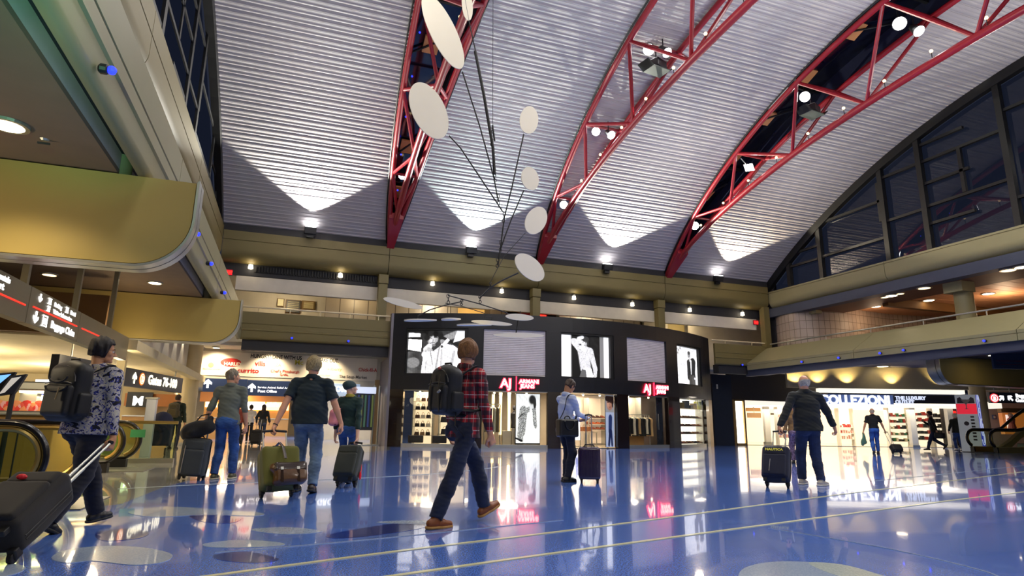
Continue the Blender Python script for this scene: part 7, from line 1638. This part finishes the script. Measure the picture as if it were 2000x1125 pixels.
# ================================================================= THE PEOPLE
def HX(h): return np.array([-math.sin(h), math.cos(h)])
# 1 woman at the left with patterned blouse
hd = heading_of(.60, .80)
b1 = onz(166, 1040)+np.array([-.15, .22, 0])
w1 = person('woman in a patterned blue blouse and dark trousers pulling a large black case', b1, hd, 1.70, 1.32,
            dict(pel=(0, -.02, .91), lean=.05, footL=(-.10, .30, .02), toeL=.1, footR=(.09, -.34, .05), toeR=-.5, handR=(.34, -.02, .80), hdR=(.1, -.25, -1), hnR=(1, .1, 0), curlR=1.1, handL=(-.30, .15, .9), twist=.05), (-.70, -.05),
            dict(top='#8a8aa0', pat='floral', trousers='#0e1020', shoe='#111113', hair='#1c1412'), hair='thick', top='long', hem=-.06, res=.0075, fem=True, skin='tan', glasses=True, loose=1.25)
hw1 = w1['W'](w1['A']['R'][2]+np.array([0, -.03, -.075]))
wh = onz(60, 1112); wh = np.array([-1.62, 5.15, 0])
t, F, Rm, c = suitcase('large black wheeled case tilted behind the woman in the patterned blouse', 1.22, hw1, (-.27, -.96, .35), .40, .27, .60, cmat('black_brown_nylon', '#191512'), rods=.05)
part(MB().sphere(F(-.05, -.30, .47), .035, 10, 6, (1, .6, .6)), 'red_tab', pm('red_tab', '#d8202a', .5), t); part(MB().sphere(F(-.08, -.31, .13), .045, 12, 8, (1, .4, .6)), 'badge', pm('badge_grey', '#55504c', .4), t)
P = [F(.03, -.0, .64)+np.array([.02*math.sin(i*1.7), .02*math.cos(i*2.1), -.012*i+.01*math.sin(i*3)]) for i in range(10)]
part(MB().tube(P, .008, 6), 'white_ribbon', pm('white_ribbon', '#e6e0d8', .7), t, smooth=True)
bt_, c, g, tube = backpack(w1, 'black backpack with looped handles worn by the woman in the patterned blouse', .36, .50, .17, cmat('black_backpack', '#0e0d0e', .5), off=-.02, drop=.02)
up, fw, rt = w1['up'], w1['fw'], w1['rt']
for dz, r in ((.13, .10), (.05, .12)): tube([c-fw*.13+rt*(r*math.cos(a))+up*(dz-.05*math.sin(a)-.0) for a in np.linspace(0, math.pi, 12)], .008, 'looped_handle', m_black)
tube([c-fw*.15+rt*.06+up*.03, c-fw*.155+rt*.05-up*.07], .010, 'leather_tag', pm('tan_leather', '#8a744c', .5), .5)
# 2 man in the grey-green shirt
b2 = onz(432, 936); hd = heading_of(.25, .97)
w2 = person('man in a grey-green long-sleeved shirt and blue jeans seen from behind, left of centre', b2, hd, 1.80, 1.0,
            dict(lean=.02, footL=(-.10, -.05, .0), footR=(.12, .10, .0), handL=(-.34, -.04, .88), hdL=(-.1, -.2, -1), curlL=1.2, handR=(.27, .10, .84), watch='L'), (-.9, 0),
            dict(top='#6a7065', trousers='#2c5290', tpat='denim', shoe='#4a4a30', sole='#c9c0a0', hair='#8a7f6c', collar='same'), hair='short', top='rolled', hem=-.05, res=.009, skin='fair', loose=1.12)
hw = w2['W'](w2['A']['L'][2]+np.array([0, -.02, -.085])); pc = onz(378, 936)
t, F, Rm, c = suitcase('tall grey and black suitcase stood left of the man in the grey-green shirt', pc, np.array([pc[0]+.05, pc[1]+.08, hw[2]])*.3+hw*.7, (-.2, -1, 0), .40, .27, .60, cmat('grey_black_nylon', '#3c4144'), wheels=4, rods=.18)
part(MB().tube([F(-.12, -.31, .08), F(-.115, -.315, .5)], .007, 6), 'silver_zip', m_alu, t)
V, Fc = sdf_mesh([cone(F(-.17, -.16, .70), F(.10, -.15, .80), .13, .12), cone(F(.06, -.14, .80), F(.12, -.10, .95), .10, .05), ell(F(-.1, -.2, .68), np.array([.15, .14, .10]))], .012, .04, lambda P, D: D-wob(P, 13, .018, 6)-wob(P, 34, .006, 7)); 
du = thing('duffel_bag', 'black duffel bag with a small white badge lying on the grey suitcase', 'bag', tuple(F(0, -.16, .75))); make_obj(V-np.array(du.location), Fc, 'bag_body', cmat('black_duffel', '#131315'), du)
part(MB().lathe(F(-.09, -.305, .72), [(.022, 0), (.022, .006)], 16, -NV), 'badge', m_white, du); part(MB().tube([F(-.1, -.2, .83), F(-.04, -.1, .98), F(.06, -.05, 1.02), F(.10, -.2, .90)], .012, 6), 'strap', m_black, du)
# 3 big man in dark shirt
b3 = onz(592, 962); hd = heading_of(.28, .96)
w3 = person('big man in a dark teal short-sleeved shirt and faded jeans pulling a green case', b3, hd, 1.84, 1.22,
            dict(lean=.0, footL=(-.13, .12, 0), footR=(.13, -.12, .02), toeR=-.2, handL=(-.36, -.26, .84), hdL=(-.2, -.3, -1), curlL=1.2, handR=(.42, .02, .88), hdR=(.15, .1, -1), curlR=.6, watch='L'), (0, 0),
            dict(top='#14262e', trousers='#5c7490', tpat='denim', shoe='#2a2018', hair='#a89468', collar='same'), hair='thick', top='short', hem=-.04, res=.009, skin='fair', belly=.05, loose=1.15)
hw = w3['W'](w3['A']['L'][2]+np.array([0, -.02, -.085]))
pc = onz(548, 988)+np.array([-.10, .22, 0])
t, F, Rm, c = suitcase('olive green soft suitcase pulled by the big man in the dark shirt', .36, hw, (.30, -.95, .2), .47, .30, .52, cmat('olive_canvas', '#5f5f22'), rods=.30, piping=pm('tan_piping', '#8a7a48', .5), pocket=False)
V, Fc = sdf_mesh([rbox(F(.05, -.37, .12)-0, (.20, .08, .12), Rm, .05), cone(F(-.13, -.36, .21), F(.21, -.36, .20), .06, .05)], .010, .04, lambda P, D: D-wob(P, 20, .006, 9))
lb = thing('leather_bag', 'brown leather satchel strapped to the front of the olive green suitcase', 'bag', tuple(F(.04, -.4, .22))); ml = pm('brown_leather', '#5c3a14', .32, var=.25, vscale=8, coat=.3, bump=.2, bscale=25)
make_obj(V-np.array(lb.location), Fc, 'bag_body', ml, lb)
V, Fc = sdf_mesh([rbox(F(.05, -.42, .20), (.20, .035, .06), Rm, .03)], .010, .04, lambda P, D: D-wob(P, 20, .004, 9)); make_obj(V-np.array(lb.location), Fc, 'flap', pm('dark_leather', '#2c1a0c', .3, coat=.4), lb)
for sx in (-.07, .13): part(MB().obox(F(sx, -.455, .10), Rm[:, 0]*.016, Rm[:, 1]*.006, Rm[:, 2]*.10), 'bag_strap', pm('strap_leather', '#2a180c', .8, spec=.2), lb); part(MB().obox(F(sx, -.465, .17), Rm[:, 0]*.018, Rm[:, 1]*.004, Rm[:, 2]*.018), 'buckle', m_alu, lb)
part(MB().tube([F(0, -.02, .62), F(0, -.2, .61), F(.0, -.33, .50), F(.0, -.40, .32)], .02, 8, flat=.35), 'tie_strap', pm('dark_leather', '#2c1a0c', .3, coat=.4), lb)
# 4 woman in the beanie
b4 = onz(672, 944); hd = heading_of(.33, .94)
w4 = person('woman in a dark teal beanie and jumper with skinny jeans, right of the big man', b4, hd, 1.60, .92,
            dict(lean=.03, footL=(-.08, .12, 0), footR=(.08, -.12, .02), toeR=-.2, handR=(.23, -.22, .76), hdR=(.05, -.2, -1), curlR=1.2, handL=(-.24, .10, .8)), (-1.0, .12),
            dict(top='#12302c', trousers='#274f8c', tpat='denim', shoe='#1a1a1c', hair='#3a2a20', hat='#1f3a40', collar='#a89a3c'), hair='beanie', top='long', hem=0.0, res=.009, fem=True, skin='pale', loose=.92)
hw = w4['W'](w4['A']['R'][2]+np.array([0, -.02, -.085])); pc = onz(683, 955)+np.array([-.0, .18, 0])
t, F, Rm, c = suitcase('dark grey-green wheeled case with a red tag pulled by the woman in the beanie', .34, hw, (-.42, -.9, .2), .36, .25, .52, cmat('grey_green_nylon', '#2f332c'), rods=.18)
part(MB().sphere(F(.2, -.05, .12), .05, 10, 8, (.35, .35, 1.3)), 'red_tag', pm('red_tag', '#e0182a', .5, emit=.15), t); part(MB().tube([F(.18, -.05, .3), F(.2, -.05, .18)], .006, 6), 'tag_cord', pm('red_tag', '#e0182a', .5, emit=.15), t)
pk = w4; ctr = pk['pel']+pk['rt']*-.20+pk['up']*.16-pk['fw']*.10; V, Fc = sdf_mesh([rbox(ctr, (.06, .14, .12), None, .05), cone(ctr+np.array([0, 0, .08]), ctr+np.array([.01, 0, .17]), .06, .04)], .010, .03, lambda P, D: D-wob(P, 20, .006, 9))
pb = thing('shoulder_bag', 'pink shoulder bag hanging behind the woman in the beanie', 'bag', tuple(pk['W'](ctr))); make_obj(V@pk['R'].T+pk['base']-np.array(pb.location), Fc, 'bag_body', pm('pink_leather', '#e08a90', .4, var=.1), pb)
part(MB().obox(pk['W'](ctr-np.array([0, 0, .09])), pk['R']@np.array([.055, 0, 0]), pk['R']@np.array([0, .125, 0]), (0, 0, .03)), 'maroon_base', pm('maroon_leather', '#6a1c30', .4), pb, bevel=.02)
for dy in (-.06, .06): part(MB().tube([pk['W'](p) for p in (ctr+np.array([.01, dy, .13]), pk['shL']+pk['rt']*.06-pk['fw']*.03+pk['up']*.02+np.array([0, dy*.6, -.14]), pk['shL']+pk['rt']*.05+pk['up']*.074+np.array([0, dy*.4, 0]), pk['shL']+pk['rt']*.05+pk['up']*.02+pk['fw']*.07, ctr+np.array([.03, dy+.06, .13]))], .008, 6), 'strap', pm('pink_leather', '#e08a90', .4, var=.1), pb, smooth=True)
# 5 man in the plaid shirt
b5 = onz(903, 1026)+np.array([.0, .08, 0]); hd = heading_of(.93, .37)
w5 = person('young man in a red plaid shirt, dark jeans and tan boots striding to the right', (b5[0], b5[1]), hd, 1.80, .98,
            dict(pel=(0, 0, .91), lean=.03, footL=(-.08, .38, .055), toeL=.38, footR=(.08, -.34, .0), toeR=-.03, handR=(.25, .14, .83), hdR=(.1, .35, -1), hnR=(1, .1, 0), curlR=1.1, handL=(-.25, .05, .86), twist=.12), (.55, -.02),
            dict(top='#a01622', pat='plaid', trousers='#18223c', tpat='denim', shoe='#8a4a1e', sole='#b98a4a', hair='#8a5c30', collar='same', belt=1), hair='thick', top='long', hem=-.10, res=.0075, skin='fair', loose=1.12)
bt_, c, g, tube = backpack(w5, 'black backpack with grey panels worn by the man in the plaid shirt', .31, .46, .20, cmat('charcoal_backpack', '#141517', .55), drop=.0)
up, fw, rt = w5['up'], w5['fw'], w5['rt']
tube([c+rt*.15-up*.2, c+rt*.17-up*.32-fw*.02, c+rt*.15-up*.42+fw*.12], .014, 'loose_strap', m_black, .4)
for sx in (-.06, .06): tube([c-fw*.15+rt*sx+up*.16, c-fw*.17+rt*sx, c-fw*.14+rt*sx-up*.2], .012, 'compression_strap', pm('olive_strap', '#3a3626', .6), .4)
tube([c-fw*.168+rt*.06-up*.02+rt*.0, c-fw*.168+rt*.09-up*.0], .012, 'logo_patch', pm('grey_patch', '#9a9a94', .5)); g([ell(c-fw*.11+up*.22, (.018, .018, .018))], 'round_badge', pm('red_white_badge', '#c05a50', .5))
# 6 man in the pale shirt looking at his phone
b6 = onz(1105, 941); hd = heading_of(.97, .2)
w6 = person('man in a pale blue shirt and dark trousers looking down at his watch and phone', b6, hd, 1.74, .98,
            dict(lean=.05, footL=(-.08, .06, 0), footR=(.08, -.02, 0), handR=(.10, .38, 1.10), hdR=(-.75, .5, .15), hnR=(.2, .5, .8), elbR=(.5, -1, -.6), curlR=.5, handL=(-.05, .36, 1.04), hdL=(.7, .5, .1), hnL=(-.1, .2, -1), elbL=(-.5, -1, -.6), curlL=.8, neck=.05, watch='R'), (.15, -.72),
            dict(top='#c3cde6', trousers='#14182a', shoe='#0e0e10', hair='#3c2616', collar='same', belt=1), hair='short', top='long', hem=.075, res=.0085, skin='tan', loose=1.12)
ph = w6['W'](w6['A']['L'][2]+np.array([.08, .09, .02])); pt = thing('phone', 'dark phone held by the man in the pale shirt', 'phone', tuple(ph)); part(MB().obox(ph, w6['R']@np.array([.035, 0, 0]), w6['R']@np.array([0, .06, .035]), w6['R']@np.array([0, -.002, .004])), 'casing', m_black, pt, bevel=.002); part(MB().obox(ph+np.array([0, 0, .005]), w6['R']@np.array([.031, 0, 0]), w6['R']@np.array([0, .054, .031]), w6['R']@np.array([0, -.0005, .001])), 'screen', lens('phone_screen', '#9fb4e0', .6), pt)
pk = w6; ctr = pk['pel']+pk['rt']*.19-pk['fw']*.10-pk['up']*.03; V, Fc = sdf_mesh([rbox(ctr, (.075, .20, .15), None, .03)], .009, .03, lambda P, D: D-wob(P, 16, .003, 9))
pb = thing('briefcase', 'black shoulder briefcase with looped handles worn by the man in the pale shirt', 'bag', tuple(pk['W'](ctr))); make_obj(V@pk['R'].T+pk['base']-np.array(pb.location), Fc, 'bag_body', pm('black_bag_leather', '#121110', .35, coat=.2), pb)
for z in (.0,): part(MB().tube([pk['W'](ctr+np.array([.082, .10*math.cos(a), .11-.14*math.sin(a)])) for a in np.linspace(0, math.pi, 12)], .009, 6), 'looped_handle', m_black, pb, smooth=True)
part(MB().tube([pk['W'](ctr+np.array([0, .06*math.cos(a), .15+.05*math.sin(a)])) for a in np.linspace(0, math.pi, 8)], .010, 6), 'top_handle', m_black, pb, smooth=True)
for y in (-.10, .10): part(MB().lathe(pk['W'](ctr+np.array([.075, y, .11])), [(.012, 0), (.012, .006)], 8, pk['R']@np.array([1, 0, 0])), 'stud', m_alu, pb)
shp = pk['shR']-pk['rt']*.05
part(MB().tube([pk['W'](p) for p in smooth_line([ctr+np.array([0, .17, .13]), shp+pk['fw']*.13-pk['up']*.22, shp+pk['fw']*.085+pk['up']*.02, shp+pk['up']*.072, shp-pk['fw']*.09+pk['up']*.02, shp-pk['fw']*.14-pk['up']*.2, ctr+np.array([0, -.17, .13])], 4)], .018, 8, flat=.35), 'shoulder_strap', m_black, pb, smooth=True)
# purple hard case
pc = onz(1158, 943); ms = pm('purple_gloss_shell', '#2a1638', .12, var=.2, coat=.8)
t, F, Rm, c = suitcase('glossy dark purple hard suitcase standing beside the man in the pale shirt', pc+np.array([.0, .13, 0]), pc+np.array([.0, .13, 1.12]), (-.42, -.9, 0), .37, .25, .53, ms, soft=False, wheels=4, rods=.10, pocket=False)
for sx in (-.12, -.06, .0, .06, .12): part(MB().tube([F(sx, -.242, .08), F(sx, -.246, .3), F(sx, -.242, .50)], .010, 8), 'shell_rib', ms, t, smooth=True)
part(MB().obox(F(.17, -.13, .32), Rm[:, 0]*.02, Rm[:, 1]*.05, Rm[:, 2]*.03), 'lock', m_black, t)
# 7 man in the black jacket
b7 = onz(1588, 948); hd = heading_of(.42, .9)
w7 = person('balding man in a black jacket and dark jeans walking away with a navy case', b7, hd, 1.86, 1.12,
            dict(lean=.0, footL=(-.12, .12, 0), footR=(.10, -.08, 0), yawR=-.9, yawL=-.7, handL=(-.50, -.14, .90), hdL=(-.15, -.25, -1), curlL=1.2, handR=(.46, .12, .93), hdR=(.3, .2, -1), curlR=.7, elbR=(.6, -1, 0)), (0, 0),
            dict(top='#1c1f1c', trousers='#1e2c4c', tpat='denim', shoe='#c9bfae', sole='#e3ddcc', hair='#c9c2b0', collar='same'), hair='bald', top='long', hem=-.06, res=.009, skin='fair', jacket=True, belly=.02, loose=1.2)
hw = w7['W'](w7['A']['L'][2]+np.array([0, -.02, -.085])); pc = onz(1515, 955)+np.array([.02, .1, 0])
t, F, Rm, c = suitcase('navy soft suitcase with yellow lettering pulled by the man in the black jacket', .46, hw, (-.82, -.57, .1), .42, .27, .56, cmat('navy_nylon', '#12162c'), rods=.2)
textobj('NAUTICA', 'lettering', pm('yellow_letters', '#c9c040', .5, emit=.2), t, F(-.15, -.281, .475), Rm[:, 0], Rm[:, 2], .055, .006, .002, 1.15)
part(MB().tube([F(-.06, -.325, .10), F(-.05, -.33, .30)], .004, 6), 'grey_zip', m_alu, t)
# 8 person in patterned purple trousers hidden behind the black jacket
b8 = NV*17.5+UV*ux(1552, 17.5)
w8 = person('person in purple patterned trousers mostly hidden behind the man in the black jacket', (b8[0], b8[1]), heading_of(.5, .85), 1.66, .95, dict(footL=(-.08, .08, 0), footR=(.08, -.1, 0)), (0, 0), dict(top='#8a6a40', trousers='#6a5470', tpat='purple', shoe='#1a1a1a', hair='#3a2a20'), hair='thick', top='long', hem=-.05, res=.013, fem=True, jacket='noface', loose=1.2)
# 9 man in blue trousers and black polo far right
b9 = onz(1712, 886)
w9 = person('man in a black polo shirt and bright blue trousers walking into the bright store', b9, heading_of(.6, .8), 1.78, 1.05,
            dict(footL=(-.10, -.12, .02), toeL=-.2, footR=(.10, .14, 0), handL=(-.38, .02, .84), hdL=(-.2, .1, -1), curlL=1., handR=(.42, .2, .90), hdR=(.4, .3, -.7)), (0, 0), dict(top='#14181a', trousers='#2a5ab0', tpat='denim', shoe='#2a2a2c', hair='#c9b8a0', belt=1, collar='same'), hair='bald', top='short', hem=.06, res=.013, jacket='noface' and False, skin='fair', loose=1.15)
hw = w9['W'](w9['A']['L'][2]+np.array([-.02, 0, -.09])); V, Fc = sdf_mesh([cone((0, 0, 0), (.02, 0, -.3), .045, .10, fdir=np.array([0, 1., 0]), flat=.5), cone((0, 0, -.1), (-.06, .02, -.42), .06, .05, fdir=np.array([0, 1., 0]), flat=.5)], .013, .03, lambda P, D: D-wob(P, 26, .014, 3))
jb = thing('folded_jacket', 'pale green jacket carried in the left hand of the man in blue trousers', 'clothing', tuple(hw)); make_obj(V, Fc, 'cloth', cmat('pale_green_cloth', '#5f8a78'), jb)
hw = w9['W'](w9['A']['R'][2]+np.array([.02, 0, -.09])); pc = onz(1729, 887)
t, F, Rm, c = suitcase('small black suitcase rolling behind the man in blue trousers', .55, hw, (-.3, -1, .2), .42, .24, .28, m_bk, rods=.14, res=.015, pocket=False)
# 10 running person in black at the far store
b10 = NV*29+UV*ux(1823, 29)
w10 = person('person in a black jacket hurrying past the bright store', (b10[0], b10[1]), heading_of(-.6, .8), 1.78, 1.0, dict(lean=.12, pel=(0, 0, .95), footL=(-.08, .30, .05), footR=(.08, -.40, .22), toeR=-.9, handR=(.2, .35, 1.3), hdR=(-.3, .2, .9), elbR=(.5, -.6, -.8), handL=(-.3, -.1, .9)), (.2, 0), dict(top='#17160f', trousers='#26304e', shoe='#1c1a18', hair='#2a2018', collar='same'), hair='thick', top='long', hem=-.08, res=.016, jacket=True, loose=1.1)
hw = w10['W'](w10['A']['L'][2]+np.array([-.05, -.1, -.2])); t = thing('shoulder_bag', 'dark bag trailing from the person hurrying past the store', 'bag', tuple(hw)); V, Fc = sdf_mesh([rbox((0, 0, 0), (.12, .2, .13), None, .06)], .02, .03); make_obj(V, Fc, 'bag_body', m_bk, t); part(MB().tube([hw+np.array([0, 0, .12]), hw+np.array([0, 0, .3])], .012, 6), 'strap', m_black, t)
# 11 white-haired man in black at the doorway
b11 = NV*31+UV*ux(1868, 31)
w11 = person('white-haired man in a black jacket and jeans left of the advertising box', (b11[0], b11[1]), heading_of(.4, .9), 1.76, 1.12, dict(footL=(-.10, .05, 0), footR=(.10, -.08, 0), handL=(-.36, .05, .9)), (0, 0), dict(top='#17170f', trousers='#22407a', tpat='denim', shoe='#c9c2b4', hair='#dcd2bc', collar='same'), hair='thick', top='long', hem=-.08, res=.016, jacket=True, loose=1.1)
# 12 backpacker beyond the left walkways
b12 = NV*21+UV*ux(341, 21)
w12 = person('man in dark clothes with a camouflage backpack beyond the glass balustrade', (b12[0], b12[1]), heading_of(.2, .97), 1.76, 1.0, dict(), (-.3, 0), dict(top='#1d2a1a', trousers='#202430', shoe='#1a1a1a', hair='#3a2416', collar='same'), hair='short', top='long', hem=-.06, res=.014, skin='tan', jacket=True)
backpack(w12, 'brown and green patterned backpack beyond the glass balustrade', .32, .46, .2, cmat('camo_bag', '#4a4024', .8), res=.014)
# 13, 14 two women by the fast food stall
for (px, d, hx, lab, top_, tr_, hr_, hl) in ((487, 27.5, .1, 'woman in a white top and black leggings in front of the fast food stall', '#e8e2dc', '#121218', '#2a1c18', 'thick'), (512, 26.5, .2, 'woman with long dark hair and a black top beside the one in white', '#17181c', '#1c2a4c', '#33190f', 'long')):
    b = NV*d+UV*ux(px, d); person(lab, (b[0], b[1]), heading_of(hx, .98), 1.62, .92, dict(footL=(-.08, .06, 0), footR=(.08, -.06, 0), handL=(-.28, .12, .95), handR=(.28, .12, .95)), (0, 0), dict(top=top_, trousers=tr_, shoe='#c9c2ba', hair=hr_), hair=hl, top='long', hem=-.08, res=.014, fem=True, skin='fair', loose=.9, jacket='noface')
for (px, d, lab) in ((467, 25, 'small black suitcase left of the woman in white'), (503, 24.5, 'dark brown suitcase behind the two women at the fast food stall')):
    b = NV*d+UV*ux(px, d); suitcase(lab, b, b+np.array([.05, .25, 1.0]), (-.2, -1, 0), .38, .25, .52, cmat('case_far_%d' % px, '#1a1614'), rods=.14, res=.016)
b = NV*24+UV*ux(463, 24)
person('person in an orange-brown top half hidden behind the grey-shirted man', (b[0], b[1]), heading_of(0, 1), 1.6, .95, dict(), (0, 0), dict(top='#8a3a26', trousers='#1c1c24', shoe='#1a1a1a', hair='#2a1c14'), hair='thick', top='long', hem=-.05, res=.016, fem=True, jacket='noface')
